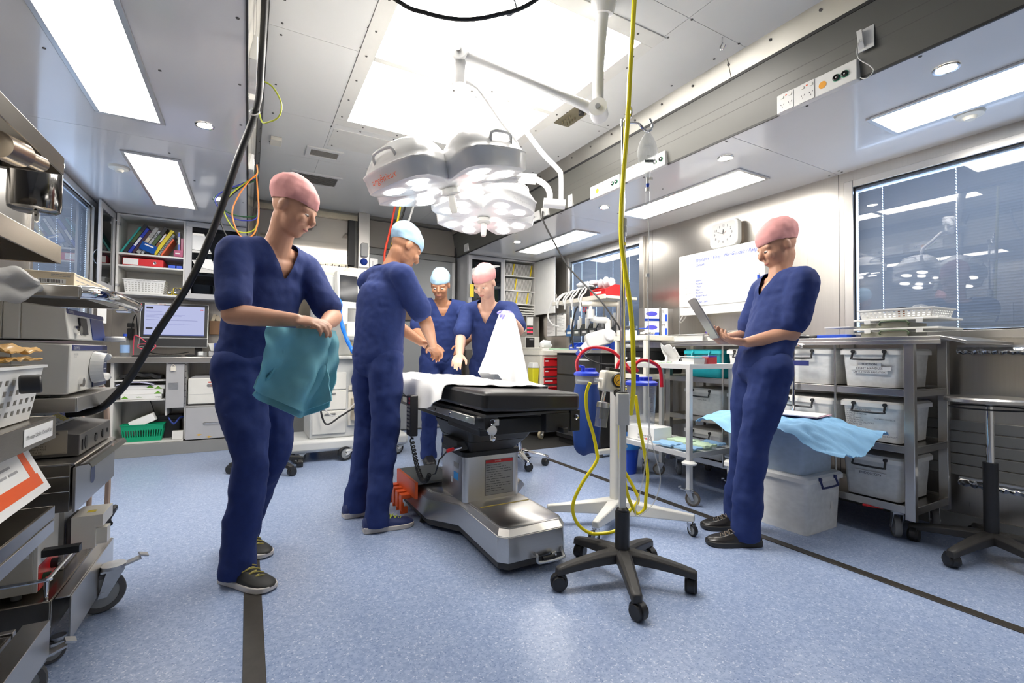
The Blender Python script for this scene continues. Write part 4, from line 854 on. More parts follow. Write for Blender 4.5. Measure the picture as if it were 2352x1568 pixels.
# shelves under the desk
t_ = thing('paper_ream', 'white ream box with green triangles on the middle shelf under the desk', 'box', (-.8, 5.55, .514)); MB(paper).box(-.99, -.69, 5.42, 5.62, .5155, .56).box(-.99, -.68, 5.43, 5.63, .561, .605).box(-.975, -.67, 5.44, 5.63, .606, .642).build('reams', t_, .002)
mb = MB(mat('leaf green', (.12, .33, .02), .6)); n_ = 5.4195
for x, z in ((-.96, .535), (-.72, .575), (-.72, .62), (-.78, .63)): mb.add([(x - .03, n_ + (.009 if z > .56 else 0) + (.01 if z > .6 else 0), z - .012), (x + .03, n_ + (.009 if z > .56 else 0) + (.01 if z > .6 else 0), z - .012), (x, n_ + (.009 if z > .56 else 0) + (.01 if z > .6 else 0), z + .014)], [(0, 1, 2)])
mb.build('triangles', t_); text('Reflex', .017, mat('leaf green', (.12, .33, .02), .6), (-.88, 5.4193, .53), (1, 0, 0), (0, 0, 1), t_); text('copy', .022, ink, (-.735, 5.4193, .53), (1, 0, 0), (0, 0, 1), t_)
one(MB(mat('lilac paper', (.55, .56, .72), .7)).grid(lambda u, v: (-1.02 + .27 * u, 5.405 + .2 * v, .674 - .025 * (2 * u - 1) ** 2), 10, 4, .008), 'paper_stack', 'bowed stack of lilac grey paper lying on the ream box', 'paper')
one(MB(black).grid(lambda u, v: (-1.0 + .30 * u, 5.43 + .2 * v, .715 + .022 * math.sin(u * 3.14) + .006 * math.sin(u * 19 + v * 7)), 18, 10, .03), 'bag', 'flat black bag on the top shelf under the desk', 'bag')
gp = mat('green basket plastic', (.0, .34, .16), .35)
t_ = thing('basket', 'green slotted basket in the bottom left bay under the desk', 'basket', (-.80, 5.48, .131)); basket(t_, -.98, -.67, 5.41, 5.535, .1325, .285, gp, .018, 16, 9, 1, slot=True)
one(MB(paper).bx((-.83, 5.47, .315), (.19, .10, .07), (.0, -.42, .0)), 'carton', 'small white carton tipped up in the green basket', 'box', None, .002)
one(MB(offw).taper((-.56, 5.43, .1325), (.085, .05), (-.56, 5.43, .21), (.085, .045)), 'carton', 'little white carton standing right of the green basket', 'box', None, .002)
one(MB(black).box(-.76, -.56, 5.55, 5.70, .1325, .30).box(-.74, -.54, 5.56, 5.70, .30, .345), 'network_box', 'black box and gear standing behind the green basket', 'box', None, .004)
one(MB(mat('blue cable', (.02, .05, .3), .5)).tube([(-.645, 5.50, .33), (-.60, 5.48, .27), (-.56, 5.50, .32), (-.53, 5.52, .33)], .008), 'cable', 'blue cable over the black box under the desk', 'cable')
one(MB(black).tube([(-.82, 5.70, .49), (-.80, 5.69, .44), (-.77, 5.65, .36), (-.75, 5.60, .34)], .004), 'cable', 'thin black cable running down behind the green basket', 'cable')
# --- on the desk
t_ = thing('monitor', 'all in one computer with a lit lilac screen and white frame on the desk', 'computer', (-.60, 5.52, .905))
Mm = frameM((-.61, 5.47, 1.03), (1, 0, 0), (0, .10, 1))
MB(white, Mm).prism(rrect(.535, .42, .012, 3, 0, .175), -.03, 0).build('casing', t_, .003)
MB(black, Mm).prism(rrect(.522, .325, .006, 3, 0, .218), 0, .002).build('bezel', t_)
sc_ = MB(screen, Mm).box(-.235, .235, .075, .36, .002, .003).build('screen', t_)
mb = MB(mat('screen text', (.22, .24, .5), .5), Mm); R_ = random.Random(2)
for z, w_ in ((.30, .12), (.27, .30), (.258, .27), (.246, .1), (.22, .4), (.18, .38)): mb.box(-.222, -.222 + w_, z, z + .003, .003, .0034)
mb.m(ink).box(-.222, -.17, .325, .345, .003, .0034).box(-.222, -.17, .13, .15, .003, .0034).m(white).box(-.235, -.09, .362, .376, .002, .0024).m(mat('taskbar', (.05, .08, .3), .5)).box(-.235, .235, .075, .083, .003, .0034).m(red).box(.20, .225, .325, .335, .003, .0034); mb.build('window_text', sc_)
MB(black, Mm).box(-.262, .262, -.030, .045, 0, .004).m(chrome).box(-.265, .265, .047, .051, 0, .004).build('speaker_bar', t_)
st = MB(paper, Mm).box(-.14, -.03, .366, .38, .002, .003).build('note_strip', t_); text('SYNC IS ON', .010, rink, Mm @ V((-.13, .369, .0032)), (1, 0, 0), (0, .1, 1), st)
MB(black).box(-.45, -.39, 5.51, 5.53, .91, 1.10).box(-.50, -.345, 5.47, 5.62, .9055, .915).build('stand', t_, .003)
t_ = thing('keyboard', 'black keyboard on the desk in front of the screen', 'keyboard', (-.72, 5.42, .905)); MB(black).box(-.91, -.545, 5.36, 5.44, .9055, .917).build('base', t_, .003); mb = MB(darkg); [mb.box(-.90 + i * .0275, -.877 + i * .0275, 5.365 + j * .0148, 5.377 + j * .0148, .917, .921) for i in range(13) for j in range(5)]; k_ = mb.build('keys', t_); k_['kind'] = 'stuff'
one(MB(black).ell((-.475, 5.40, .918), (.045, .03, .012), 12), 'computer_mouse', 'black mouse right of the keyboard', 'mouse')
t_ = thing('water_bottle', 'clear water bottle with blue cap and label at the left end of the desk', 'bottle', (-.95, 5.46, .905)); MB(glass('bottle plastic', (.9, .95, 1), 1.4, .02, .06)).lathe([(.001, .9055), (.034, .9055), (.036, .93), (.036, 1.03), (.026, 1.065), (.013, 1.08), (.013, 1.09), (.001, 1.09)], (-.975, 5.46, 0), 20).build('bottle_body', t_); MB(mat('pale blue label', (.30, .48, .80), .4)).lathe([(.0365, .94), (.0365, 1.01), (.036, 1.01), (.036, .94)], (-.975, 5.46, 0), 20).build('label', t_); MB(blue).cyl((-.975, 5.46, 1.09), (-.975, 5.46, 1.112), .015).build('cap', t_)
t_ = thing('document_tray', 'off white tray with two blue straps at the right end of the desk', 'tray', (-.19, 5.45, .905)); MB(offw).taper((-.19, 5.46, .96), (.24, .15), (-.19, 5.46, 1.035), (.29, .18)).build('tray_body', t_, .004); MB(lightg).box(-.33, -.045, 5.39, 5.55, .906, .96).build('base', t_, .01)
for x in (-.265, -.11): MB(mat('dark blue strap', (.02, .05, .28), .5)).box(x - .018, x + .018, 5.365, 5.372, .925, 1.038).build('strap', t_, .002)
one(MB(clear).box(-.42, -.34, 5.355, 5.395, .906, .955).m(paper).box(-.41, -.37, 5.36, 5.39, .92, .956), 'clip_tub', 'clear little tub of paper slips in front of the off white tray', 'tub', None, .003)
one(MB(black).tube([(-.21, 5.36, .93), (-.19, 5.355, .945), (-.17, 5.36, .925), (-.19, 5.345, .912), (-.12, 5.345, .915), (-.06, 5.36, .93), (-.05, 5.36, .92), (-.10, 5.35, .91)], .004), 'headset_cable', 'tangled black headset cable on the desk edge by the tray', 'cable')
one(MB(mat('pink cable', (.80, .08, .14), .4)).tube([(-.915, 5.47, .92), (-.91, 5.45, 1.05), (-.89, 5.42, 1.10), (-.80, 5.41, 1.02), (-.82, 5.405, .975), (-.87, 5.40, .99), (-.85, 5.39, 1.02), (-.74, 5.395, 1.01), (-.78, 5.40, .955)], .004), 'network_cable', 'pink network cable coiled at the left of the computer', 'cable')
one(MB(black).box(-1.0, -.955, 5.66, 5.745, 1.06, 1.17).bx((-.97, 5.65, 1.20), (.05, .03, .04)), 'plug_adaptor', 'black plug adaptor on the wall at the left end of the desk', 'adaptor', None, .006)
one(MB(black).tube([(-.97, 5.63, 1.10), (-.93, 5.62, 1.30), (-.90, 5.66, 1.02), (-.80, 5.6, .94), (-.62, 5.56, .93), (-.5, 5.58, .95)], .004), 'mains_cable', 'thin black mains cable trailing behind the computer', 'cable')
t_ = thing('leaflet_pocket', 'brown wooden leaflet pocket on the wall right of the computer', 'holder', (-.29, 5.72, 1.13)); MB(mat('brown board', (.22, .12, .06), .6)).box(-.345, -.235, 5.69, 5.748, 1.13, 1.27).build('pocket', t_, .003); MB(card).bx((-.31, 5.715, 1.30), (.03, .02, .08), (0, .3, 0)).bx((-.27, 5.715, 1.29), (.04, .015, .07), (0, -.4, 0)).build('leaflet', t_)
t_ = thing('telephone', 'cream wall telephone with a coiled cord by the desk end', 'telephone', (-.15, 5.73, 1.05)); MB(cream).box(-.20, -.12, 5.715, 5.748, 1.17, 1.31).build('handset', t_, .01); MB(midg).box(-.18, -.05, 5.72, 5.748, 1.02, 1.12).build('base', t_, .005); MB(offw).tube([(-.16 + .0010 * i + .009 * math.cos(i * 1.2), 5.70 - .0006 * i + .009 * math.sin(i * 1.2), 1.17 - .26 * math.sin(i / 90 * 1.45) + (.0) ) for i in range(100)], .003, 5, 1).build('cord', t_)
one(MB(paper).box(-.115, -.015, 5.745, 5.748, 1.18, 1.27), 'phone_list', 'cream paper list pinned beside the wall telephone', 'paper')
sheet('paper_note', 'white page hanging at the left end of the desk above the upper endoscopy unit', frameM((-1.11, 5.16, 1.19), (.9, .2, 0), (0, 0, 1)), [(0, 0), (.06, 0), (.06, .2), (0, .2)])
one(MB(offw).box(-1.115, -.98, 5.25, 5.5, 1.33, 1.375), 'trunking_box', 'cream box on the wall under the open cabinet, left of the screen', 'box', None, .004)

# ================================================================ far end, middle: bulkhead, posts, grey sliding door
struct(MB(steelv).box(1.105, 1.235, 5.66, 5.749, 0, ZC), 'trim_14', .004)
mb = MB(black).box(1.0, 1.075, 5.70, 5.749, 1.97, 2.50).m(mat('worn aluminium bar', (.42, .38, .30), .35, 1, .2, 8)).box(-.02, 1.1, 5.70, 5.749, 2.50, 2.56).box(-.02, 1.0, 5.725, 5.749, 1.955, 1.985).m(seam)
for i in range(30): mb.box(.3 + i * .025 + .006 * (i % 3), .312 + i * .025, 5.722, 5.726, 1.950, 1.965 + .006 * (i % 2))
struct(mb, 'trim_15', .002)
mirr = mat('polished panel', (.38, .35, .32), .06, .9, .03, 2)
struct(MB(mirr).box(-.02, 1.0, 5.735, 5.749, 1.985, 2.50).m(mat('tan steel panel', (.30, .265, .22), .16, .9, .04, 3)).box(.0, 1.1, 5.735, 5.7495, 1.2, 1.955), 'trim_16', .001)
# grey door with a rounded window
dm = mat('satin grey door', (.30, .31, .31), .3, .2, .03, 2)
e = bpy.data.objects.new('door_1', None); COL.objects.link(e); e['kind'] = 'structure'; e.location = (1.8, 5.72, 0); ROOTM['door_1'] = Matrix.Translation(e.location)
mb = MB(dm); wx0, wx1, wz0, wz1 = 1.50, 1.935, 1.355, 1.53
mb.box(1.24, wx0, 5.715, 5.748, .02, 2.13).box(wx1, 2.335, 5.715, 5.748, .02, 2.13).box(wx0, wx1, 5.715, 5.748, .02, wz0).box(wx0, wx1, 5.715, 5.748, wz1, 2.13); mb.build('door_leaf', e)
mb = MB(midg).box(1.24, 2.35, 5.705, 5.749, 2.135, 2.20).m(black).box(2.338, 2.356, 5.69, 5.749, 0, 2.6).m(alu).box(2.30, 2.338, 5.70, 5.749, 0, 2.13); mb.build('door_frame', e, .002)
mb = MB(black); o_ = rrect(.455, .195, .05, 5, 1.7175, 1.4425); i_ = rrect(.415, .155, .035, 5, 1.7175, 1.4425); n = len(o_)
mb.add([(x, 5.708, z) for x, z in o_] + [(x, 5.708, z) for x, z in i_] + [(x, 5.72, z) for x, z in o_] + [(x, 5.745, z) for x, z in i_], [(i, (i + 1) % n, n + (i + 1) % n, n + i) for i in range(n)] + [(i, 2 * n + i, 2 * n + (i + 1) % n, (i + 1) % n) for i in range(n)] + [(n + i, n + (i + 1) % n, 3 * n + (i + 1) % n, 3 * n + i) for i in range(n)]); mb.build('window_gasket', e)
MB(pane).box(1.51, 1.925, 5.728, 5.731, 1.365, 1.52).m(mat('brown room beyond', (.28, .17, .10), .5)).box(1.51, 1.80, 5.744, 5.747, 1.365, 1.52).m(mat('lilac wall beyond', (.30, .32, .62), .5)).box(1.80, 1.925, 5.744, 5.747, 1.365, 1.52).build('door_window', e)
MB(black).box(1.87, 1.91, 5.708, 5.716, 1.30, 1.33).build('latch', e)
struct(MB(mat('brown grey header', (.25, .225, .195), .3, var=.03, scale=3)).box(1.24, 2.335, 5.725, 5.7495, 2.22, 2.54).m(seam).box(1.24, 2.34, 5.722, 5.749, 2.545, 2.56), 'trim_17', .002)
# things on the post
one(MB(white).prism(rrect(.085, .16, .02), 0, .045, frameM((1.17, 5.66, 2.155), (1, 0, 0), (0, 0, 1))), 'alarm_sounder', 'white rounded sounder high on the grey post', 'sounder', None, .006)
one(MB(blue).lathe([(.001, .045), (.02, .042), (.036, .028), (.042, .008), (.042, 0), (.001, 0)], (1.17, 5.66, 2.02), 20, Matrix.Rotation(rad(90), 4, 'X')), 'alarm_beacon', 'blue dome beacon on the grey post', 'beacon')
one(MB(white).box(1.115, 1.225, 5.648, 5.66, 1.83, 1.96), 'notice_plate', 'white square notice below the blue beacon', 'notice', None, .002)
mb = MB(paper).box(1.12, 1.29, 5.62, 5.632, 1.53, 1.76); t_ = one(mb, 'chart', 'cream chart hanging on the post above the person in the blue cap', 'chart'); mb = MB(gink); scribble(mb, (1.13, 5.6195, 1.74), (1, 0, 0), (0, 0, 1), .14, 9, .02, .004, 8); mb.build('lettering', t_)
one(MB(alu).box(1.25, 1.34, 5.70, 5.7145, 1.95, 2.08).m(seam).box(1.28, 1.285, 5.699, 5.70, 1.96, 2.05), 'latch_plate', 'aluminium latch plate at the top left of the grey door', 'latch plate', None, .002)
# gas hoses hanging behind the lamp
for k, (m_, lb, x) in enumerate(((mat('red hose', (.72, .05, .02), .4), 'red gas hose hanging behind the lamp head', 1.20), (yellow, 'yellow gas hose hanging among the four behind the lamp', 1.245), (black, 'black gas hose hanging among the four behind the lamp', 1.29), (white, 'white gas hose slanting across the other three behind the lamp', 1.36))):
    one(MB(m_).tube([(x + .05, 4.53 - .027 * k, 2.585), (x + .03, 4.53 - .027 * k, 2.42), (x - .02 - .03 * (k > 1), 4.53 - .027 * k, 2.15), (x - .07 - .05 * (k > 1), 4.53 - .027 * k, 1.92), (1.13 + .012 * k, 4.53 - .027 * k, 1.74), (1.08 + .01 * k, 4.53 - .027 * k, 1.50), (1.0, 4.53 - .027 * k, 1.25 - .02 * k)], .010), 'gas_hose', lb, 'hose')
one(MB(mat('dark brass plate', (.20, .17, .13), .4, .5)).box(1.15, 1.36, 4.42, 4.70, ZC - .012, ZC - .001).m(zinc).tube([(1.16, 4.72, ZC - .01), (1.18, 4.78, ZC - .05), (1.28, 4.82, ZC - .05), (1.33, 4.76, ZC - .01)], .006), 'gas_outlet_plate', 'dark gas outlet plate on the ceiling above the hanging hoses', 'outlet plate', None, .002)
# ================================================================ surgical lamps over the table
RV, FV, UV = V((.872, -.489, 0)), V((.489, .872, 0)), V((0, 0, 1))
wl = mat('white lamp enamel', (.78, .78, .78), .22, var=.02)
def lamp_head(t_, c, R, phase, roll_, tilt, mark=None):
    x = (RV * math.cos(roll_) + UV * math.sin(roll_)).normalized(); y = (FV * math.cos(tilt) - UV * math.sin(tilt)); y = (y - x * y.dot(x)).normalized(); z = x.cross(y)
    M = Matrix(((x.x, y.x, z.x, c[0]), (x.y, y.y, z.y, c[1]), (x.z, y.z, z.z, c[2]), (0, 0, 0, 1)))
    key = [(0, .965), (14, .985), (25, 1.0), (32, .93), (37, .76), (41, .61), (43.5, .54), (45, .525)]
    def rr(d):
        d = abs(d)
        for (a, p), (b_, q) in zip(key[:-1], key[1:]):
            if d <= b_: return p + (q - p) * (d - a) / (b_ - a)
        return key[-1][1]
    angs = []
    for k in range(4):
        for d in (-45, -43.5, -41, -37, -32, -25, -14, 0, 14, 25, 32, 37, 41, 43.5): angs.append((phase + 90 * k + d, d))
    rings = [(.0, .006, 0), (.42, .006, 0), (.93, .0, 0), (.975, .004, 0), (1.0, .06, 0), (1.015, .066, 0), (1.015, .076, 0), (.985, .082, 0), (.96, .10, .0), (.86, .118, .055), (.66, .125, .075), (.42, .115, .045), (.25, .11, .0)]
    mb = MB(wl, M); n = len(angs); vs = []
    for k, zz, hump in rings:
        for a, d in angs:
            r = max(.002, rr(d) * R * k); h = hump * math.cos(rad(d) * 1.9) * R / .37 if hump else 0
            vs.append((r * math.cos(rad(a)), r * math.sin(rad(a)), (zz * R / .37) + max(0, h)))
    L = len(rings); fs = [(i * n + j, i * n + (j + 1) % n, (i + 1) * n + (j + 1) % n, (i + 1) * n + j) for i in range(L - 1) for j in range(n)] + [tuple(range((L - 1) * n, L * n))]
    mb.add(vs, fs); h_ = mb.build('lamp_head', t_, ang=44)
    for k in range(4):
        for d, rp, rl in ((-17, .73, .115), (17, .73, .115), (0, .47, .088)):
            a = rad(phase + 90 * k + d); MB(lens_on, M).prism([(rp * R * math.cos(a) + rl * R * math.cos(q * .3491), rp * R * math.sin(a) + rl * R * math.sin(q * .3491)) for q in range(18)], -.004, .006).build('lens', h_)
    for s_ in (-1, 1): MB(lens_on, M).prism([(s_ * .21 * R + .07 * R * math.cos(q * .3491), .06 * R + .06 * R * math.sin(q * .3491)) for q in range(18)], -.002, .007).build('lens', h_)
    MB(offw, M).lathe([(.001, .0), (.042, .0), (.045, -.004), (.045, -.022), (.030, -.03), (.001, -.03)], n=24).lathe([(.001, -.03), (.017, -.03), (.018, -.10), (.014, -.112), (.001, -.114)], n=16).build('handle', h_)
    for k in range(4):
        a = rad(phase + 90 * k); u = V((math.cos(a), math.sin(a), 0)); v = V((-u.y, u.x, 0)); b_ = R / .37
        MB(wl, M).tube([u * R * .90 - v * .07 + UV * .10 * b_, u * R * .93 - v * .06 + UV * .135 * b_, u * R * .95 + UV * .14 * b_, u * R * .93 + v * .06 + UV * .135 * b_, u * R * .90 + v * .07 + UV * .10 * b_], .007, 8, 4).build('grab_rail', h_)
    if mark:
        s_, sz, pk, dd, m_ = mark; a = rad(phase + 90 * pk + dd[0]); b_ = rad(phase + 90 * pk + dd[1])
        A = M @ V((rr(dd[0]) * R * math.cos(a), rr(dd[0]) * R * math.sin(a), .020 * R / .37)); B = M @ V((rr(dd[1]) * R * math.cos(b_), rr(dd[1]) * R * math.sin(b_), .020 * R / .37))
        xd = (B - A).normalized(); out = xd.cross(z)
        text(s_, sz, m_, A + out * .006 + xd * .004, xd, z, h_, maxw=(B - A).length * .95)
    l = bpy.data.lights.new('lamp_beam', 'SPOT'); l.energy = BEAM; l.spot_size = rad(62); l.spot_blend = .8; l.shadow_soft_size = R * .7; l.color = (1, .95, .88)
    lo = bpy.data.objects.new('lamp_beam', l); COL.objects.link(lo); lo.parent = t_
    p = M @ V((0, 0, -.13)); Rm = ROOTM[t_.name].inverted(); lo.matrix_local = Rm @ (Matrix.Translation(p) @ z.to_track_quat('Z', 'Y').to_matrix().to_4x4())
    return M
BEAM = 45
t_ = thing('surgical_lamp', 'upper big white four-lobed surgical lamp with red lettering on its jointed ceiling arm', 'surgical lamp', (1.42, 1.73, ZC))
MB(wl).cyl((1.40, 1.66, 2.5895), (1.405, 1.675, 2.54), .06, .05).cyl((1.405, 1.675, 2.56), (1.42, 1.72, 2.33), .030, .026).cyl((1.42, 1.72, 2.33), (1.43, 1.735, 2.14), .026).ell((1.43, 1.735, 2.13), .042, 14).build('ceiling_column', t_)
mb = MB(wl).cyl((1.40, 1.70, 2.118), (1.46, 1.76, 2.118), .043).tube([(1.43, 1.735, 2.118), (1.30, 1.79, 2.17), (1.05, 1.895, 2.262), (.83, 1.99, 2.345)], .03, 12, 6, rr=lambda u: .034 - .014 * math.sin(u * 3.14)).cyl((.81, 1.96, 2.345), (.85, 2.02, 2.345), .042).cyl((.83, 1.99, 2.345), (.83, 1.99, 2.20), .026)
mb.m(zinc).cyl((1.395, 1.695, 2.118), (1.40, 1.70, 2.118), .012).cyl((.805, 1.955, 2.345), (.81, 1.96, 2.345), .012); mb.build('spring_arm', t_)
MB(wl).tube([(.83, 1.99, 2.215), (.88, 2.0, 2.222), (.94, 2.015, 2.205), (1.08, 2.05, 2.10), (1.165, 2.07, 2.045), (1.20, 2.08, 1.98), (1.20, 2.07, 1.90), (1.17, 2.04, 1.855), (1.10, 2.0, 1.84)], .0135, 10, 6).build('tube_arm', t_)
lamp_head(t_, (.825, 2.09, 1.745), .385, 50, rad(11), rad(-9), ('angēnieux', .040, 2, (-13, 13), orange))
t_ = thing('surgical_lamp', 'lower bright white four-lobed surgical lamp held in a curved yoke', 'surgical lamp', (1.406, 2.649, 2.591))
MB(wl).cyl((1.406, 2.649, 2.591), (1.406, 2.649, 2.365), .028).ell((1.406, 2.649, 2.387), .035, 12).build('ceiling_column', t_)
MB(wl).tube([(1.406, 2.649, 2.409), (1.461, 2.583, 2.414), (1.498, 2.559, 2.402), (1.613, 2.507, 2.245), (1.700, 2.453, 2.136), (1.717, 2.445, 2.093), (1.719, 2.445, 1.940)], .0155, 10, 6).cyl((1.744, 2.436, 1.913), (1.624, 2.502, 1.924), .030).build('tube_arm', t_)
MB(wl).tube([(1.657, 2.485, 1.929), (1.651, 2.474, 1.984), (1.624, 2.485, 2.033), (1.559, 2.507, 2.065), (1.482, 2.551, 2.076), (1.384, 2.616, 2.060), (1.308, 2.671, 2.027)], .019, 10, 6).cyl((1.570, 2.507, 2.065), (1.450, 2.578, 2.076), .032).tube([(1.482, 2.562, 2.065), (1.363, 2.485, 2.016), (1.221, 2.507, 2.000), (1.068, 2.572, 2.000), (1.036, 2.638, 1.995)], .010, 8, 6).build('yoke', t_)
lamp_head(t_, (1.294, 2.686, 1.817), .343, 45, rad(-1), rad(5), ('ALM  Angenieux', .020, 3, (-13, 13), gink))

# ================================================================ operating table
bl = mat('black bellows', (.018, .018, .018), .5, var=.2)
t_ = thing('operating_table', 'operating table with stainless winged base, black bellows and black padded top', 'operating table', (1.18, 2.4, 0))
out = [(1.00, 1.80), (1.29, 1.80), (1.325, 1.84), (1.335, 2.32), (1.50, 2.50), (1.50, 2.98), (1.42, 3.05), (.95, 3.05), (.87, 2.98), (.87, 2.50), (.985, 2.32), (.965, 1.84)]
def inset(P, k, cx=1.185, cy=2.4, ky=None): return [(cx + (x - cx) * k, cy + (y - cy) * (ky or k)) for x, y in P]
cvr = MB(steel).prism(out, .055, .165, top=inset(out, .985, ky=.993)); cvr.prism(inset(out, .985, ky=.993), .165, .195, top=inset(out, .90, ky=.955)).prism(inset(out, .90, ky=.955), .195, .2, top=inset(out, .87, ky=.94)); cv = cvr.build('base_cover', t_, .008)
MB(mat('amber line', (.55, .42, .10), .5)).box(1.02, 1.30, 2.12, 2.135, .2005, .2012).build('warning_line', cv)
MB(darkg).prism(inset(out, .96, ky=.985), .022, .056).box(1.0, 1.12, 2.2, 2.32, .012, .03).box(1.03, 1.25, 1.83, 1.95, .012, .03).build('base_plinth', t_, .004)
mb = MB(black)
for x, y in ((.90, 2.62), (1.46, 2.62), (1.05, 1.95), (1.27, 1.95)): mb = MB(black).cyl((x, y, 0), (x, y, .05), .026, .016); mb.build('foot', t_)
MB(zinc).tube([(1.13, 1.80, .075), (1.13, 1.775, .075), (1.13, 1.77, .05), (1.16, 1.765, .045), (1.26, 1.765, .045), (1.275, 1.78, .05), (1.275, 1.80, .08)], .007, 8).m(black).cyl((1.16, 1.775, .055), (1.22, 1.77, .058), .010).m(chrome).cyl((1.21, 1.78, .062), (1.23, 1.78, .066), .012).build('brake_pedal', t_)
mb = MB(orange)
for i, y in enumerate((2.72, 2.80, 2.88, 2.96)):
    mb = MB(orange).box(.80, .873, y, y + .05, .11, .135).box(.795, .805, y, y + .05, .04, .135).box(.795, .84, y + .018, y + .032, .02, .06); mb.build('foot_pedal', t_, .003)
MB(mat('grey ledge', (.16, .17, .165), .5)).box(.86, 1.10, 2.62, 3.0, .21, .225).m(orange).box(.845, .862, 2.62, 3.0, .13, .225).build('pedal_guard', t_, .003)
cl = MB(steelv).prism(rrect(.33, .33, .03, 5, 1.1415, 2.3985), .198, .428).build('column', t_)
MB(bl).prism(rrect(.336, .336, .03, 5, 1.1415, 2.3985), .428, .455).build('column_collar', t_, .003)
gl = mat('grey label', (.36, .36, .35), .5)
def lab_on(M, x, z, w_, h_, par, head=None, rows=10, seed=1, base=gl):
    o = MB(base, M).box(x, x + w_, z, z + h_, 0, .0008).m(ink).box(x, x + w_, z, z + .0015, .0008, .0012).box(x, x + w_, z + h_ - .0015, z + h_, .0008, .0012).box(x, x + .0015, z, z + h_, .0008, .0012).box(x + w_ - .0015, x + w_, z, z + h_, .0008, .0012)
    if head: o.m(head).box(x + .002, x + w_ - .002, z + h_ * .9, z + h_ - .002, .0008, .0013)
    o = o.build('label_plate', par)
    mb = MB(ink); R3 = M.to_3x3(); scribble(mb, M @ V((x + .005, z + h_ * .84, .001)), R3 @ V((1, 0, 0)), R3 @ V((0, 1, 0)), w_ - .01, rows, h_ * .80 / rows, .0022, seed, (.5, 1)); mb.build('lettering', o); return o
Mf = frameM((.977, 2.2328, .2), (1, 0, 0), (0, 0, 1)); l_ = lab_on(Mf, .12, .02, .165, .185, cl, red, 12)
text('DANGER', .009, white, Mf @ V((.175, .1925, .0015)), (1, 0, 0), (0, 0, 1), l_)
Ms = frameM((.9762, 2.56, .2), (0, -1, 0), (0, 0, 1)); MB(mat('sky sticker', (.05, .33, .72), .5), Ms).box(.19, .255, .095, .135, 0, .001).m(paper).box(.155, .175, .07, .10, 0, .001).m(midg).box(.19, .255, .16, .185, 0, .001).build('stickers', cl)
# saddle under the top
mb = MB(bl).prism(rrect(.27, .30, .03, 4, 1.14, 2.38), .455, .52, top=rrect(.34, .42, .03, 4, 1.14, 2.36)).prism(rrect(.34, .42, .03, 4, 1.14, 2.36), .52, .60, top=rrect(.40, .50, .03, 4, 1.14, 2.34)).box(.93, .99, 2.22, 2.42, .47, .52); mb.build('bellows', t_, .004)
mb = MB(black).box(.96, 1.32, 2.1, 3.4, .60, .655).box(.93, 1.35, 1.95, 2.35, .585, .66); mb.build('saddle', t_, .004)
mb = MB(darkg).box(.895, 1.38, 1.82, 3.55, .688, .702).m(black).box(.895, .96, 1.83, 1.90, .635, .69).box(1.20, 1.39, 1.815, 1.86, .605, .69).box(1.335, 1.39, 1.81, 1.90, .60, .70).box(.90, .95, 1.9, 3.0, .62, .688).m(steel).box(.93, .965, 1.828, 1.836, .65, .68).m(black).box(1.27, 1.30, 1.78, 1.82, .60, .625); fr = mb.build('top_frame', t_, .003)
for x in (.93, 1.365): MB(chrome).lathe([(.008, 0), (.013, .003), (.013, 0)], (x, 1.8285 if x < 1 else 1.8085, .668), 14, Matrix.Rotation(rad(90), 4, 'X')).m(ink).cyl((x, 1.829 if x < 1 else 1.809, .668), (x, 1.826 if x < 1 else 1.806, .668), .008).build('bolt', fr)
for x in (.868, 1.402):
    rl = MB(steel).box(x - .006, x + .006, 1.88, 2.95, .655, .688).build('side_rail', t_, .003)
    for y in (1.95, 2.15, 2.35, 2.6, 2.8): MB(chrome).cyl((x - .008, y, .672), (x + .03 if x < 1 else x - .03, y, .672), .007, n=10).build('bolt', rl)
mb = MB(chrome).lathe([(.001, 0), (.022, 0), (.022, .008), (.001, .008)], (.92, 1.815, .635), 16, Matrix.Rotation(rad(90), 4, 'X')).box(.912, .928, 1.808, 1.815, .60, .64).cyl((.915, 1.80, .605), (.925, 1.80, .60), .012); mb.build('clamp_key', t_)
MB(chrome).cyl((.95, 2.22, .49), (.90, 2.2, .487), .011).m(red).cyl((.90, 2.2, .487), (.865, 2.185, .484), .009).build('cable_plug', t_)
tl = rad(2.3)
Mt = Matrix.Translation((1.135, 0, .742)) @ Matrix.Rotation(tl, 4, 'Y')
mb = MB(vinyl, Mt); mb.prism(rrect(.515, 1.85, .035, 5, 0, 2.725), -.036, .048); mt = mb.build('mattress', t_, .016)
one(MB(black).tube([(.78, 2.497, .511), (.78, 2.495, .50)] + [(.78 + .075 * u + .010 * math.cos(u * 150), 2.49 - .08 * u, .50 - .22 * math.sin(u * 2.2) ** 1.0 * (1 if u < .72 else 1) + .010 * math.sin(u * 150)) for u in [i / 200 for i in range(201)]] + [(.862, 2.34, .34), (.863, 2.29, .42), (.860, 2.20, .47), (.858, 2.182, .480)], .0042, 6, 1), 'handset_cable', 'coiled black cable from the table handset to the red plug', 'cable')
t_ = thing('table_handset', 'black table handset with keys hanging from the side rail', 'handset', (.825, 2.5, .51)); b_ = MB(black).box(.765, .808, 2.47, 2.545, .515, .735).build('handset_body', t_, .006)
mb = MB(midg); [mb.box(.7635, .765, 2.484 + j * .028, 2.502 + j * .028, .55 + i * .02, .561 + i * .02) for i in range(7) for j in range(2)]; mb.m(red).box(.7635, .765, 2.484, 2.502, .71, .722).box(.7635, .765, 2.484, 2.502, .69, .70); mb.build('keys', t_)
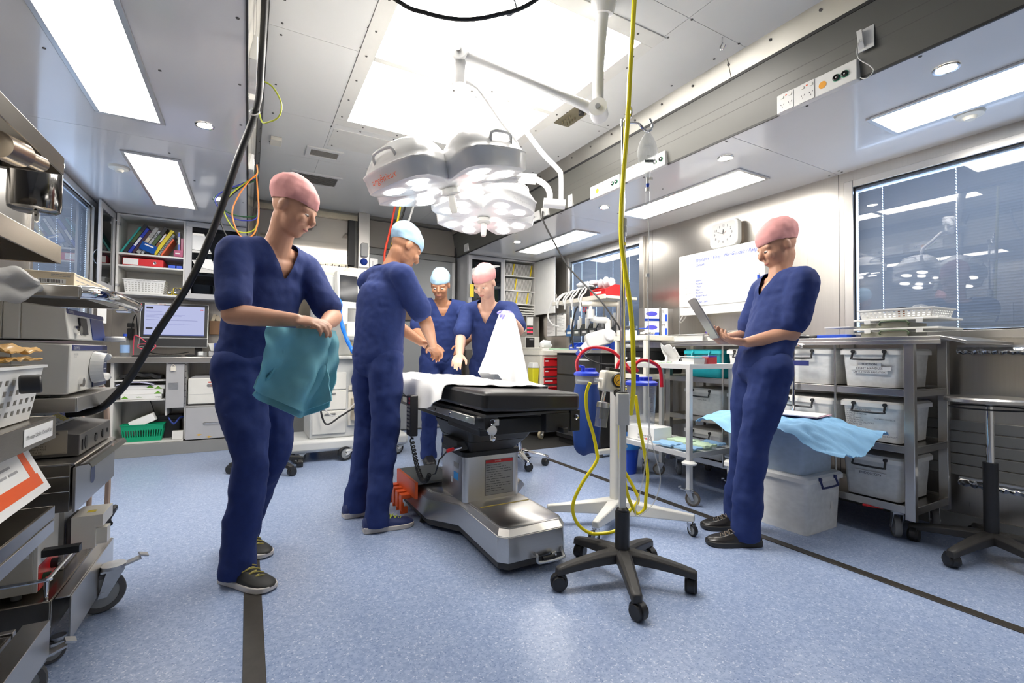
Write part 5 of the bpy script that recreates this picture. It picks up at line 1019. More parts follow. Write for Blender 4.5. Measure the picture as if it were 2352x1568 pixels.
# sheets on the table
def top_z(x): return .742 + .049 / math.cos(tl) - (x - 1.135) * math.tan(tl)
def sh_fn(u, v):
    y = 2.13 + 1.45 * v + .05 * math.sin(u * 6 + 1); w_ = (u - .5) * .72
    if w_ > -.275: 
        x = 1.135 + min(w_, .262); drop = max(0, w_ - .262)
        z = top_z(x) + .0085 + .018 * max(0, noise.noise((u * 5, v * 6, 2))) + .014 * max(0, noise.noise((u * 11, v * 14, 5))) - drop
        if drop: x = 1.418 + .008 * math.sin(v * 30)
        return (x, y, z)
    dd = -.275 - w_; f_ = .5 + .5 * math.cos((v - .22) * 9) if v < .55 else .35
    return (.836 + .018 * math.exp(-dd * 60) - .012 * math.sin(v * 34) * min(1, dd * 12) - dd * .15, y, top_z(.86) + .0085 - dd * (.45 + 1.25 * f_))
one(MB(sheetw).grid(sh_fn, 60, 90, .004), 'table_sheet', 'white cotton sheet spread over the operating table, one corner hanging at the handset side', 'sheet')
def held(u, v):
    a = u * 6.283; k = v ** .8; r = (.045 + .125 * k) * (1 + .16 * math.sin(a * 5 + v * 2) * k + .08 * math.sin(a * 9) * k)
    cx, cy = 1.535 + .03 * k, 2.82 + .03 * k
    x, y = cx + r * math.cos(a), cy + r * 1.15 * math.sin(a)
    zb = top_z(x) + .05 if x < 1.43 else top_z(1.43) + .05 - min(.22, (x - 1.43) * 2.2)
    return (x, y, 1.235 * (1 - v) + v * zb)
one(MB(sheetw).grid(held, 64, 24, .004), 'held_sheet', 'white sheet gathered up in a gloved hand and falling in folds to the table', 'sheet')

# ================================================================ stands and stools
def star_base(t_, c, R, a0, m_, hubz, r_end, wheel=.032, thick=.026, tall=.075):
    cx, cy = c
    for k in range(5):
        a = a0 + k * 2 * math.pi / 5; u = V((math.cos(a), math.sin(a), 0)); v = V((-u.y, u.x, 0))
        mb = MB(m_); n = 7; vs = []; P = []
        for i in range(n):
            t = i / (n - 1); p = V((cx, cy, hubz - .035 * t ** 1.6)) + u * (.02 + (R - .02) * t); w_ = thick * (1.25 - .45 * t); h_ = (.050 * (1 - t) + .030 * t)
            P.append([p + v * w_ - UV * h_ * .5, p + v * w_ + UV * h_ * .3, p + v * w_ * .55 + UV * h_ * .55, p - v * w_ * .55 + UV * h_ * .55, p - v * w_ + UV * h_ * .3, p - v * w_ - UV * h_ * .5])
        e = P[-1]; P.append([q + u * .012 - UV * .004 for q in [e[0] * .85 + (e[0] + e[5]) * .075, e[1] * .8 + e[4] * .2, e[2] * .8 + e[3] * .2, e[3] * .8 + e[2] * .2, e[4] * .8 + e[1] * .2, e[5] * .85 + (e[0] + e[5]) * .075]])
        vs = [q for r_ in P for q in r_]; L = len(P)
        fs = [(i * 6 + j, i * 6 + (j + 1) % 6, (i + 1) * 6 + (j + 1) % 6, (i + 1) * 6 + j) for i in range(L - 1) for j in range(6)] + [tuple(range(5, -1, -1)), tuple(range((L - 1) * 6, L * 6))]
        mb.add(vs, fs); leg = mb.build('leg', t_, .003)
        p = V((cx, cy, 0)) + u * (R - .012); w_ = a + 1.1 + k * .9; q = V((math.cos(w_), math.sin(w_), 0)); s_ = V((-q.y, q.x, 0))
        b_ = MB(black).cyl(p + UV * (hubz - .045), p + UV * wheel * 1.4, .008, n=8)
        for sd in (-1, 1): b_.cyl(p - q * .012 + s_ * sd * .007 + UV * wheel, p - q * .012 + s_ * sd * .024 + UV * wheel, wheel, wheel * .88, 18)
        b_.cyl(p - q * .012 - s_ * .014 + UV * (wheel * 1.12), p - q * .012 + s_ * .014 + UV * (wheel * 1.12), wheel * 1.12, n=14)
        b_.build('caster', leg, .002)
t_ = thing('drip_stand', 'steel drip stand with black five-star base in the foreground', 'drip stand', (1.404, 1.533, 0))
star_base(t_, (1.404, 1.533), .285, rad(22), mat('charcoal star base', (.038, .036, .034), .48, var=.12), .118, 0)
MB(black).cyl((1.404, 1.533, .09), (1.404, 1.533, .145), .042, .034).cyl((1.404, 1.533, .145), (1.404, 1.533, .30), .030).lathe([(.001, .30), (.026, .30), (.026, .308), (.02, .315), (.001, .315)], (1.404, 1.533, 0), 20).build('gas_spring', t_)
pl_ = mat('cream square pole', (.66, .65, .61), .35)
mb = MB(pl_); mb.T = Matrix.Translation((1.404, 1.533, 0)) @ Matrix.Rotation(rad(-29), 4, 'Z'); mb.box(-.014, .014, -.014, .014, .31, .68).box(-.025, .025, -.022, .022, .665, .80); mb.m(black).box(-.02, .02, -.018, .018, .80, .806); mb.build('lower_pole', t_, .003)
MB(chrome).cyl((1.404, 1.533, .80), (1.404, 1.533, 1.50), .0115).cyl((1.404, 1.533, 1.50), (1.404, 1.533, 1.97), .0085).build('upper_pole', t_)
MB(mat('grey collar', (.42, .43, .44), .4)).cyl((1.404, 1.533, 1.49), (1.404, 1.533, 1.55), .017).m(zinc).cyl((1.404, 1.533, 1.475), (1.404, 1.533, 1.49), .0155).cyl((1.404, 1.533, 1.515), (1.404, 1.533, 1.52), .0175).m(yellow).cyl((1.404, 1.533, 1.435), (1.404, 1.533, 1.448), .0122).build('collar', t_)
mb = MB(chrome).cyl((1.404, 1.533, 1.955), (1.404, 1.533, 1.985), .012)
mb.tube([(1.404, 1.533, 1.97), (1.435, 1.516, 1.972), (1.465, 1.50, 1.966), (1.485, 1.488, 1.94), (1.502, 1.478, 1.935), (1.515, 1.472, 1.96), (1.505, 1.478, 1.99)], .0055, 8, 5).tube([(1.404, 1.533, 1.97), (1.40, 1.52, 1.975), (1.41, 1.50, 1.98), (1.415, 1.495, 2.01), (1.408, 1.50, 2.03)], .0055, 8, 5); mb.build('hook', t_)
t_ = thing('drip_bag', 'clear saline bag hanging from the drip stand hook', 'drip bag', (1.497, 1.484, 1.70))
bagp = glass('drip bag film', (.96, .97, .98), 1.45, .03, .34, (.86, .87, .88))
def ivb(u, v):
    a = u * 6.283; w_ = .004 + .040 * math.sin(min(1, v * 1.12) * 3.14 * .92 + .12) ** .8 if v < .98 else .008
    p = V((1.498, 1.483, 1.928 - .196 * v)) + RV * (w_ * math.cos(a)) + FV * (w_ * .55 * math.sin(a)); return p + V((.0, 0, 0)) + RV * .003 * noise.noise(p * 60)
bb_ = MB(bagp); N_, K_ = 20, 20; vs = [V(ivb(i / N_, j / K_)) for j in range(K_ + 1) for i in range(N_)]
bb_.add(vs, [(j * N_ + i, j * N_ + (i + 1) % N_, (j + 1) * N_ + (i + 1) % N_, (j + 1) * N_ + i) for j in range(K_) for i in range(N_)]); bb_.build('bag_film', t_)
Mi = frameM(V((1.482, 1.492, 1.80)) - FV * .026, RV, (0, 0, 1)); l_ = MB(mat('dark print', (.10, .14, .12), .6), Mi).box(.0, .036, -.012, .0, 0, .0008).build('label', t_); text('Sodium', .011, white, Mi @ V((.002, -.010, .001)), RV, UV, l_)
text('500 mL', .008, ink, Mi @ V((.008, .014, 0)), RV, UV, t_); text('Sodium Chloride\n0.9% Infusion', .008, gink, Mi @ V((-.004, .06, .004)), RV, UV, t_, maxw=.034)
MB(white).cyl((1.499, 1.483, 1.735), (1.499, 1.483, 1.705), .006).m(blue).cyl((1.499, 1.483, 1.705), (1.499, 1.483, 1.688), .008, .005).m(cream).bx((1.512, 1.477, 1.728), (.012, .010, .010)).build('outlet_port', t_)
MB(clear).cyl((1.499, 1.483, 1.675), (1.499, 1.483, 1.61), .0095).m(white).cyl((1.499, 1.483, 1.688), (1.499, 1.483, 1.672), .010).build('drip_chamber', t_)
tb = glass('clear tubing', (.97, .97, .97), 1.4, .05, .35, (.85, .85, .84))
one(MB(tb).tube([(1.499, 1.483, 1.606), (1.505, 1.482, 1.45), (1.50, 1.484, 1.25), (1.51, 1.485, 1.0), (1.512, 1.49, .82), (1.515, 1.49, .66), (1.545, 1.49, .55), (1.575, 1.482, .43), (1.555, 1.495, .33), (1.50, 1.52, .275), (1.475, 1.53, .285), (1.51, 1.52, .42), (1.528, 1.504, .614), (1.53, 1.50, .78)], .0032, 6, 8).m(white).cyl((1.5, 1.484, 1.30), (1.5, 1.484, 1.315), .008), 'drip_line', 'clear drip line running down beside the drip stand and looping near the floor', 'tube')
# suction stand behind it
t_ = thing('suction_stand', 'white suction stand with low arms standing behind the drip stand', 'stand', (1.86, 2.08, 0))
MB(offw).prism(rrect(.070, .060, .02, 4, 1.86, 2.08), .10, .80).build('column', t_, .003)
mb = MB(offw)
for k, (a, L) in enumerate(((rad(-55), .42), (rad(155), .40), (rad(-150), .34), (rad(40), .36))):
    u = V((math.cos(a), math.sin(a), 0)); v = V((-u.y, u.x, 0)); c = V((1.86, 2.08, 0)); vs = []
    for t, w_, z0, z1 in ((0, .045, .05, .145), (.35, .036, .065, .13), (1, .020, .075, .11)):
        p = c + u * L * t; vs += [p + v * w_ + UV * z0, p - v * w_ + UV * z0, p - v * w_ * .8 + UV * z1, p + v * w_ * .8 + UV * z1]
    MB(offw).add(vs, [(3, 2, 1, 0), (8, 9, 10, 11)] + [(i * 4 + j, i * 4 + (j + 1) % 4, i * 4 + 4 + (j + 1) % 4, i * 4 + 4 + j) for i in range(2) for j in range(4)]).build('leg', t_, .006)
    q = c + u * (L - .02); caster(t_, q.x, q.y, .078, .031, .022, a + 2.4, chrome, black)
mb = MB(chrome); mb.box(1.70, 2.02, 2.03, 2.042, .80, .822); mb.build('cross_rail', t_, .002)
def canister(label, c, r, z0, z1, lidz, wrap=None):
    t_ = thing('suction_canister', label, 'suction canister', (c[0], c[1], z0)); x, y = c
    MB(jar).lathe([(.001, z0 + .004), (r * .86, z0 + .004), (r * .88, z0 + .012), (r, z1), (r * .97, z1), (r * .85, z0 + .016), (.001, z0 + .014)], (x, y, 0), 28).build('jar', t_)
    MB(mat('ultramarine lid', (.02, .06, .62), .35)).lathe([(.001, z1), (r * 1.08, z1), (r * 1.08, z1 + .014), (r * .9, z1 + .022), (.001, z1 + .024)], (x, y, 0), 28).cyl((x - r * .4, y, z1 + .02), (x - r * .4, y, z1 + .055), .012).cyl((x - r * .4, y, z1 + .05), (x - r * .75, y, z1 + .055), .008).prism(rrect(r * .9, r * .6, .008, 3, x + r * .35, y), z1 + .02, z1 + .042).build('lid', t_)
    mb = MB(gink); d_ = (V((0, 0, 0)) - V((x, y, 0))).normalized(); s_ = V((-d_.y, d_.x, 0))
    if not wrap:
        for i in range(9):
            z = z0 + .05 + i * .025; a = .55; p = [V((x, y, z + dz)) + (d_ * math.cos(b_) + -s_ * -math.sin(b_)) * (r * (.89 + .1 * (z - z0) / (z1 - z0)) + .002) for dz in (0, .0022) for b_ in (a, a + (.32 if i % 2 else .2))]
            mb.add(p, [(0, 1, 3, 2), (2, 3, 1, 0)])
        mb.build('graduations', t_)
    return t_
t_ = canister('left suction canister with blue lid and a dark blue liner bag below', (1.735, 2.20), .068, .70, .84, 0, True)
def bagf(u, v):
    a = u * 6.283; r = (.066 + .018 * math.sin(v * 3.0)) * (1 + .07 * math.sin(a * 6 + v * 3) * v) * (1 if v < .97 else .8); return (1.735 + r * math.cos(a), 2.20 + r * math.sin(a), .79 - .40 * v + .008 * math.sin(a * 3) * v)
bg_ = MB(mat('dark blue liner', (.012, .05, .24), .6, var=.3, bump=.4)); vs = [bagf(i / 28, j / 14) for j in range(15) for i in range(28)]; bg_.add(vs, [(j * 28 + i, (j + 1) * 28 + i, (j + 1) * 28 + (i + 1) % 28, j * 28 + (i + 1) % 28) for j in range(14) for i in range(28)] + [tuple(range(14 * 28, 15 * 28))]); bg_.build('liner_bag', t_)
t_ = canister('right suction canister with scale marks and blue lid', (1.875, 1.90), .080, .585, .80, 0)
MB(mat('red lever', (.62, .02, .03), .4)).bx((1.775, 1.93, .70), (.012, .02, .09)).build('clip', t_)
def suc(pts, label): return one(MB(mat('red suction hose', (.66, .015, .03), .28)).tube(pts, .0095, 10, 8), 'suction_hose', label, 'hose')
suc([(1.69, 2.225, .865), (1.68, 2.22, .92), (1.69, 2.18, .975), (1.73, 2.13, 1.005), (1.80, 2.06, .985), (1.86, 2.02, .92), (1.88, 2.0, .88)], 'red suction hose arching from the left canister lid')
suc([(1.838, 1.935, .865), (1.80, 1.95, .90), (1.78, 1.96, .93), (1.76, 1.97, .87), (1.76, 1.96, .74)], 'red suction hose bent sharply beside the yellow hose')
suc([(1.845, 1.895, .872), (1.832, 1.905, .90), (1.85, 1.89, .93), (1.90, 1.87, .93), (1.95, 1.84, .89), (1.955, 1.83, .79)], 'red suction hose arching over the right canister to its far side')
suc([(1.48, 1.62, .735), (1.52, 1.66, .74), (1.58, 1.72, .71), (1.64, 1.78, .66)], 'short red hose between the cream regulator jar and the pole sleeve')
t_ = thing('suction_regulator', 'cream regulator with a round yellow dial clamped left of the pole', 'regulator', (1.40, 1.62, .66))
Mr = Matrix.Translation((1.425, 1.625, .842)) @ Matrix.Rotation(rad(-14), 4, 'Z') @ Matrix.Rotation(rad(8), 4, 'Y')
MB(cream, Mr).box(-.055, .04, -.035, .035, -.045, .048).build('body', t_, .012)
d_ = MB(black, Mr).lathe([(.001, .0), (.030, 0), (.033, .004), (.030, .010), (.027, .006), (.001, .006)], (.012, -.034, .012), 24, Matrix.Rotation(rad(90), 4, 'X')).m(mat('amber dial', (.80, .45, .03), .4)).lathe([(.001, .0085), (.026, .0085), (.026, .006), (.001, .006)], (.012, -.034, .012), 24, Matrix.Rotation(rad(90), 4, 'X')).m(ink).bx((.012, -.0435, .012), (.003, .001, .036), (0, .8, 0)).lathe([(.017, .0088), (.019, .0088), (.019, .0086), (.017, .0086)], (.012, -.034, .012), 20, Matrix.Rotation(rad(90), 4, 'X')).build('dial', t_)
MB(black, Mr).cyl((.012, -.035, -.045), (.012, -.06, -.045), .017).build('knob', t_, .002); MB(black, Mr).box(-.03, .03, -.02, .02, .048, .062).build('top_clip', t_, .002); MB(chrome, Mr).cyl((-.03, 0, -.045), (-.035, 0, -.10), .008).cyl((-.055, 0, .0), (-.085, .0, -.002), .009).cyl((.04, .01, -.02), (.075, .0, -.02), .010).build('fittings', t_)
Mj = Matrix.Translation((1.373, 1.63, .70)) @ Matrix.Rotation(rad(9), 4, 'Y'); MB(clear, Mj).lathe([(.001, -.055), (.026, -.055), (.028, .03), (.001, .03)], n=20).m(mat('smoked insert', (.10, .10, .10), .3)).lathe([(.001, -.02), (.012, -.02), (.012, .03), (.001, .03)], n=12).m(zinc).lathe([(.001, .03), (.029, .03), (.029, .052), (.012, .056), (.001, .056)], n=20).build('jar', t_)
yh = mat('yellow hose', (.96, .80, .01), .3)
one(MB(yh).tube([(1.40, 1.46, 2.60), (1.404, 1.467, 2.469), (1.395, 1.48, 2.2), (1.388, 1.49, 1.951), (1.378, 1.50, 1.75), (1.372, 1.508, 1.582), (1.374, 1.51, 1.45), (1.386, 1.500, 1.323), (1.408, 1.494, 1.18), (1.422, 1.494, 1.065), (1.432, 1.498, .92), (1.462, 1.53, .80), (1.50, 1.585, .70)], .0105, 10, 8), 'gas_hose', 'yellow hose hanging from the ceiling along the drip stand pole', 'hose')
one(MB(yh).tube([(1.325, 1.655, .840), (1.318, 1.672, .787), (1.332, 1.682, .70), (1.362, 1.676, .603), (1.370, 1.662, .53), (1.365, 1.658, .487), (1.315, 1.69, .395), (1.28, 1.709, .312), (1.278, 1.71, .255), (1.30, 1.70, .205), (1.34, 1.68, .172), (1.38, 1.66, .165), (1.454, 1.614, .187), (1.52, 1.62, .25), (1.565, 1.605, .30), (1.55, 1.62, .36), (1.50, 1.65, .476), (1.49, 1.645, .62), (1.488, 1.64, .69)], .0075, 10, 8), 'gas_hose', 'yellow hose looping low from the regulator round the base column', 'hose')
one(MB(yh).tube([(1.53, 1.585, .78), (1.546, 1.58, .656), (1.575, 1.57, .50), (1.585, 1.566, .418), (1.578, 1.57, .32), (1.574, 1.575, .269), (1.54, 1.59, .252), (1.50, 1.60, .33), (1.485, 1.61, .42)], .0075, 10, 8), 'gas_hose', 'yellow hose hooked in a small loop right of the pole', 'hose')
# stools
def stool(name, label, c, rz, mbase, seatm, seat_z, pole_m, seat_r=.20, R=.27, cyl_z=(.12, .36)):
    t_ = thing(name, label, 'stool', (c[0], c[1], 0)); x, y = c
    star_base(t_, c, R, rz, mbase, .105, 0)
    MB(black if mbase is not chrome else chrome).cyl((x, y, .08), (x, y, cyl_z[1]), .028).build('gas_spring', t_); MB(pole_m).cyl((x, y, cyl_z[1]), (x, y, seat_z - .03), .0155).build('pole', t_)
    th = .4 if seatm is steel else 1; MB(seatm).lathe([(.001, seat_z - .03), (seat_r * .9, seat_z - .03), (seat_r, seat_z - .030 + .015 * th), (seat_r, seat_z - .03 + .05 * th), (seat_r * .95, seat_z - .03 + .07 * th), (.001, seat_z - .03 + .075 * th)], (x, y, 0), 32).build('seat', t_); return t_
stool('swivel_stool', 'dark swivel stool behind the person in the pink cap at left', (.155, 4.25), rad(18), black, vinyl, .60, black)
stool('swivel_stool', 'chrome footed stool behind the operating table', (2.06, 3.55), rad(-30), chrome, vinyl, .52, chrome, .18, .25)
t_ = stool('swivel_stool', 'steel topped swivel stool with black base at the right edge', (3.12, .86), rad(170), mat('charcoal star base', (.038, .036, .034), .48), steel, .775, chrome, .165, .30, (.1, .46))
MB(black).lathe([(.135, .722), (.141, .718), (.147, .722), (.141, .726)], (3.12, .86, 0), 32).build('lever_ring', t_)

# ================================================================ anaesthetic machine behind the two people
t_ = thing('anaesthetic_machine', 'cream anaesthetic workstation with screen, drawers and blue breathing hose', 'medical device', (.92, 4.65, 0))
gm = mat('pale machine grey', (.60, .61, .60), .4); cr = cream
MB(gm).box(.30, 1.35, 4.40, 4.95, .09, .20).build('base', t_, .03)
for x, y in ((.42, 4.47), (.80, 4.42), (1.28, 4.47), (.42, 4.88), (1.28, 4.88)): caster(t_, x, y, .10, .062, .05, .3, white, black, hubm=hub)
MB(gm).box(.48, 1.22, 4.45, 4.92, .20, .90).build('cabinet', t_, .01)
for i, (z0, z1) in enumerate(((.24, .44), (.45, .62), (.63, .78))): d = MB(offw).box(.50, .78, 4.435, 4.452, z0, z1).build('drawer', t_, .004); MB(midg).box(.60, .69, 4.425, 4.436, z1 - .03, z1 - .02).build('handle', d)
MB(cr).box(.80, .92, 4.43, 4.46, .30, .60).box(.80, .93, 4.42, 4.46, .62, .66).m(tan).cyl((.87, 4.42, .35), (.87, 4.42, .55), .05).build('canister_bay', t_, .004)
MB(offw).box(.46, 1.24, 4.40, 4.94, .90, .93).build('worktop', t_, .006)
MB(gm).box(.52, 1.10, 4.70, 4.92, .93, 1.42).build('rear_panel', t_, .01)
MB(offw).box(.55, .72, 4.5, 4.72, 1.32, 1.66).m(gm).box(.56, .71, 4.497, 4.5, 1.50, 1.64).m(midg).box(.58, .69, 4.496, 4.498, 1.36, 1.46).build('monitor_module', t_, .008)
Ms_ = frameM((.715, 4.42, 1.36), (.9, .35, 0), (0, .08, 1)); s_ = MB(offw, Ms_).prism(rrect(.22, .345, .03, 4, .09, .17), -.06, .0).build('screen_housing', t_, .006); MB(mat('dark screen', (.03, .033, .04), .12), Ms_).box(-.0, .18, .06, .30, 0, .002).build('screen', s_)
MB(offw).bx((.70, 4.38, 1.30), (.15, .012, .18), (.05, 0, .2)).m(gink).bx((.70, 4.372, 1.33), (.05, .004, .02), (.05, 0, .2)).bx((.70, 4.372, 1.30), (.04, .004, .012), (.05, 0, .2)).build('spirometry_box', t_, .003)
MB(cr).prism([(.75, 1.55), (1.02, 1.55), (1.02, 1.72), (.98, 1.76), (.82, 1.76), (.75, 1.70)], 4.62, 4.66, frameM((0, 0, 0), (1, 0, 0), (0, 0, 1)) @ Matrix.Scale(-1, 4, (0, 0, 1))).build('dust_cover', t_)
MB(clear).cyl((.87, 4.44, 1.0), (.87, 4.44, 1.12), .07).m(mat('soda lime', (.50, .40, .20), .8)).cyl((.87, 4.44, .94), (.87, 4.44, 1.06), .062).m(zinc).cyl((.87, 4.44, 1.06), (.87, 4.44, 1.075), .072).build('absorber', t_)
MB(offw).box(.78, .86, 4.46, 4.58, 1.10, 1.24).box(.90, .98, 4.46, 4.58, 1.12, 1.22).build('vaporiser', t_, .01)
MB(mat('bottle green', (.01, .12, .10), .5)).ell((.88, 4.36, .80), (.055, .05, .12), 14).build('breathing_bag', t_)
MB(mat('breathing blue', (.01, .20, .80), .35)).tube([(.66, 4.44, 1.36), (.67, 4.38, 1.42), (.70, 4.34, 1.40), (.70, 4.33, 1.28), (.74, 4.32, 1.12), (.80, 4.30, .98), (.86, 4.28, .90), (.90, 4.3, .86)], .018, 10, 10, rr=lambda u: .0165 + .003 * (int(u * 120) % 2)).build('breathing_hose', t_)
for k, pts in enumerate(([(.62, 4.45, 1.22), (.58, 4.38, 1.12), (.62, 4.36, 1.0), (.66, 4.38, .92)], [(.57, 4.42, .85), (.55, 4.38, .55), (.60, 4.36, .34), (.72, 4.35, .40), (.84, 4.36, .46), (.90, 4.37, .40), (.86, 4.38, .36)], [(.88, 4.40, .80), (.86, 4.37, .62), (.90, 4.36, .44), (.93, 4.37, .36), (.88, 4.38, .20), (.95, 4.38, .14)])): MB(black).tube(pts, .008, 8).build('cable', t_)
MB(tb).tube([(.58, 4.42, .75), (.57, 4.37, .52), (.68, 4.36, .40), (.85, 4.36, .52), (.90, 4.37, .70)], .006, 6).build('tubing', t_)
one(MB(mat('bright blue liner', (.0, .18, .85), .35)).box(.545, .62, 4.98, 5.02, .01, .20), 'blue_panel', 'strip of bright blue seen under the anaesthetic workstation', 'panel')
MB(red).cyl((.90, 4.58, 1.50), (.93, 4.58, 1.505), .02).m(chrome).cyl((.93, 4.58, 1.505), (1.0, 4.58, 1.51), .015).build('gas_valve', t_)
# ================================================================ right wing: rack, boxes, trolleys
t_ = thing('equipment_rack', 'long stainless rack along the right wall with three shelves of plastic boxes', 'rack', (3.2, 1.95, 0))
RX0, RX1, RY0, RY1 = 2.985, 3.42, 1.105, 2.75
MB(steel).box(2.965, 3.46, .99, 2.78, 1.052, 1.070).box(2.9645, 2.972, .99, 2.78, 1.03, 1.051).add([(2.965, .99, 1.07), (3.46, .99, 1.07), (3.46, .86, 1.045), (2.985, .90, 1.045), (2.965, .99, 1.055), (3.46, .99, 1.055), (3.46, .86, 1.03), (2.985, .90, 1.03)], [(3, 2, 1, 0), (4, 5, 6, 7), (2, 3, 7, 6), (0, 4, 7, 3), (1, 2, 6, 5)]).build('worktop', t_, .002)
for z in (.79, .495, .185):
    mb = MB(dsteel).box(RX0, RX1, RY0, RY1, z - .004, z).m(steel).box(RX0, RX0 + .006, RY0, RY1, z - .034, z + .004).box(RX0, RX1, RY0, RY0 + .006, z - .034, z + .004).box(RX1 - .006, RX1, RY0, RY1, z - .034, z + .012).build('shelf', t_, .0015)
for x in (2.983, 3.387):
    for y in (1.1035, 2.707): MB(steelv).box(x, x + .035, y, y + .045, .12, 1.055).build('upright', t_, .003)
for y in (1.475, 1.885, 2.22): MB(steelv).cyl((2.982, y, .16), (2.982, y, 1.03), .006, n=10).build('rod', t_)
MB(chrome).tube([(2.955, 1.70, .62), (2.955, 1.70, .98), (2.95, 1.695, 1.02), (2.945, 1.67, 1.03), (2.945, 1.64, 1.02)], .009, 10, 6).build('handrail', t_)
for x, y, rz in ((3.03, 1.20, -2.5), (3.385, 1.17, .5), (3.03, 2.65, -2.2), (3.385, 2.65, .4)):
    caster(t_, x, y, .152, .056, .03, rz, zinc, mat('light grey tyre', (.24, .24, .24), .6), hubm=lightg)
MB(red).bx((3.0, 1.30, .145), (.03, .09, .012), (0, .2, .4)).build('brake_lever', t_, .003)
MB(navy).box(2.935, 2.943, 1.60, 1.73, .905, .935).build('label_strip', t_)
def sbox(label, x0, x1, y0, y1, z0, z1, texts=(), bm=None, lm=None, group=None, face='x', hm=None, name='storage_box', cap='storage box'):
    """tapered tub with an overhanging lid and a hinged clip handle on the face looking into the room"""
    t_ = thing(name, label, cap, ((x0 + x1) / 2, (y0 + y1) / 2, z0), 0, group); cx, cy = (x0 + x1) / 2, (y0 + y1) / 2; w_, d_ = x1 - x0, y1 - y0; h_ = z1 - z0; lt = min(.035, h_ * .16)
    M = Matrix.Translation((cx, cy, 0)); r = .022
    mb = MB(bm or milky).prism(rrect(w_ - .035, d_ - .035, r, 3, cx, cy), z0 + .0006, z1 - lt, top=rrect(w_ - .012, d_ - .012, r, 3, cx, cy)); mb.build('tub', t_)
    MB(lm or milkyl).prism(rrect(w_ + .012, d_ + .012, r, 3, cx, cy), z1 - lt, z1 - lt * .35).prism(rrect(w_ + .012, d_ + .012, r, 3, cx, cy), z1 - lt * .35, z1, top=rrect(w_ - .01, d_ - .01, r, 3, cx, cy)).build('lid', t_)
    hm = hm or black; zc = z1 - lt * 1.1
    if face == 'x':
        p = lambda u, z, o: (x0 - o, cy - u, z); n_ = frameM((x0 + .010, cy, 0), (0, -1, 0), (0, 0, 1))
    else:
        p = lambda u, z, o: (cx + u, y0 - o, z); n_ = frameM((cx, y0 + .010, 0), (1, 0, 0), (0, 0, 1))
    k = min(.075, (d_ if face == 'x' else w_) * .26)
    MB(hm).tube([p(-k, zc + lt * .6, .010), p(-k * 1.02, zc - .012, .022), p(-k * .9, zc - .022, .024), p(k * .9, zc - .022, .024), p(k * 1.02, zc - .012, .022), p(k, zc + lt * .6, .010)], .0055, 8, 3).cyl(p(-k, zc + lt * .6, -.004), p(-k, zc + lt * .6, .016), .010).cyl(p(k, zc + lt * .6, -.004), p(k, zc + lt * .6, .016), .010).build('handle', t_)
    for s_, sz, u, z, plate in texts:
        n_2 = n_ @ Matrix.Translation((u, z, .0)); R3 = n_2.to_3x3(); q = n_2 @ V((0, 0, .010)); par = t_
        if plate:
            par = MB(paper, n_2).box(-plate / 2, plate / 2, -sz * .3, sz * .95, .006, .0096).build('label_plate', t_)
        text(s_, sz, ink, q, R3 @ V((1, 0, 0)), UV, par, align='CENTER' if plate else 'LEFT', maxw=plate * .94 if plate else None)
    return t_
G_ = 'plastic boxes on the stainless rack'
sbox('clear white box lettered SUCTION, LIGHT HANDLES on the top shelf of the rack', 3.0, 3.37, 1.165, 1.455, .796, 1.008, (('SUCTION', .017, .0, .915, .11), ('LIGHT HANDLES', .017, .0, .893, .20), ('LAP SUCTION IRRIGATION', .013, .0, .873, .17)), group=G_)
sbox('clear white box with a printed catheter list on the middle shelf at the rack end', 3.0, 3.37, 1.165, 1.455, .501, .72, (('SUPRAPUBIC CATHETER\nCATHETER BAG\nCATHETER SYRINGE\nSPIGGOT\nPENILE CLAMPS\nCATHETER PACK\nSOUNS MEATAL DILATORS\nIRRIGATION SET', .0115, -.120, .662, 0), ('TRIPRIM/NORFLOX', .0115, .02, .62, 0), ('TAPS\nUNDERWEAR', .0115, -.03, .550, 0), ('SCROTAL SUPPORT', .0115, .025, .53, 0)), group=G_)
sbox('clear white box labelled ENDOSCOPY on the bottom shelf of the rack', 3.0, 3.37, 1.165, 1.455, .191, .425, (('ENDOSCOPY', .018, .0, .315, .15),), group=G_)
sbox('milky box behind the chrome handrail, top shelf second from the rack end', 3.0, 3.37, 1.50, 1.865, .796, 1.012, (('DIGITAL', .016, -.01, .92, .10),), group=G_)
sbox('milky box below the chrome handrail, middle shelf second from the rack end', 3.0, 3.37, 1.50, 1.865, .501, .715, (('SWABS', .014, .08, .60, .06),), group=G_)
sbox('milky box labelled LONG GAUZE on the top shelf behind the person at right', 3.0, 3.37, 1.91, 2.20, .796, 1.008, (('LONG GAUZE', .017, .0, .885, .14), ('LON BODGE', .017, .0, .862, .14)), group=G_)
sbox('milky box on the middle shelf directly below the LONG GAUZE box', 3.0, 3.37, 1.91, 2.20, .501, .70, (('FEED SET', .015, .02, .60, .1),), group=G_)
tealp = glass('teal clear plastic', (.1, .6, .65), 1.35, .15, .72, (.02, .34, .40)); teall = mat('teal lid', (.02, .36, .42), .35)
sbox('teal blue box with clip lid on the top shelf of the rack', 3.0, 3.37, 2.245, 2.58, .796, 1.005, (), tealp, teall, G_, hm=teall)
sbox('milky box of bagged tubing under the teal box', 3.0, 3.37, 2.245, 2.58, .501, .71, (('TUBING PACKS', .014, .0, .62, .12),), group=G_)
sbox('milky box on the bottom shelf beneath the box of bagged tubing', 3.0, 3.37, 2.245, 2.58, .191, .40, (), group=G_)
bl_box = sbox('big milky box on the floor carrying the upper one, handwritten on its side', 2.60, 2.955, 1.425, 1.93, .0, .315, (), face='y', hm=mat('dark blue clip', (.02, .03, .12), .4))
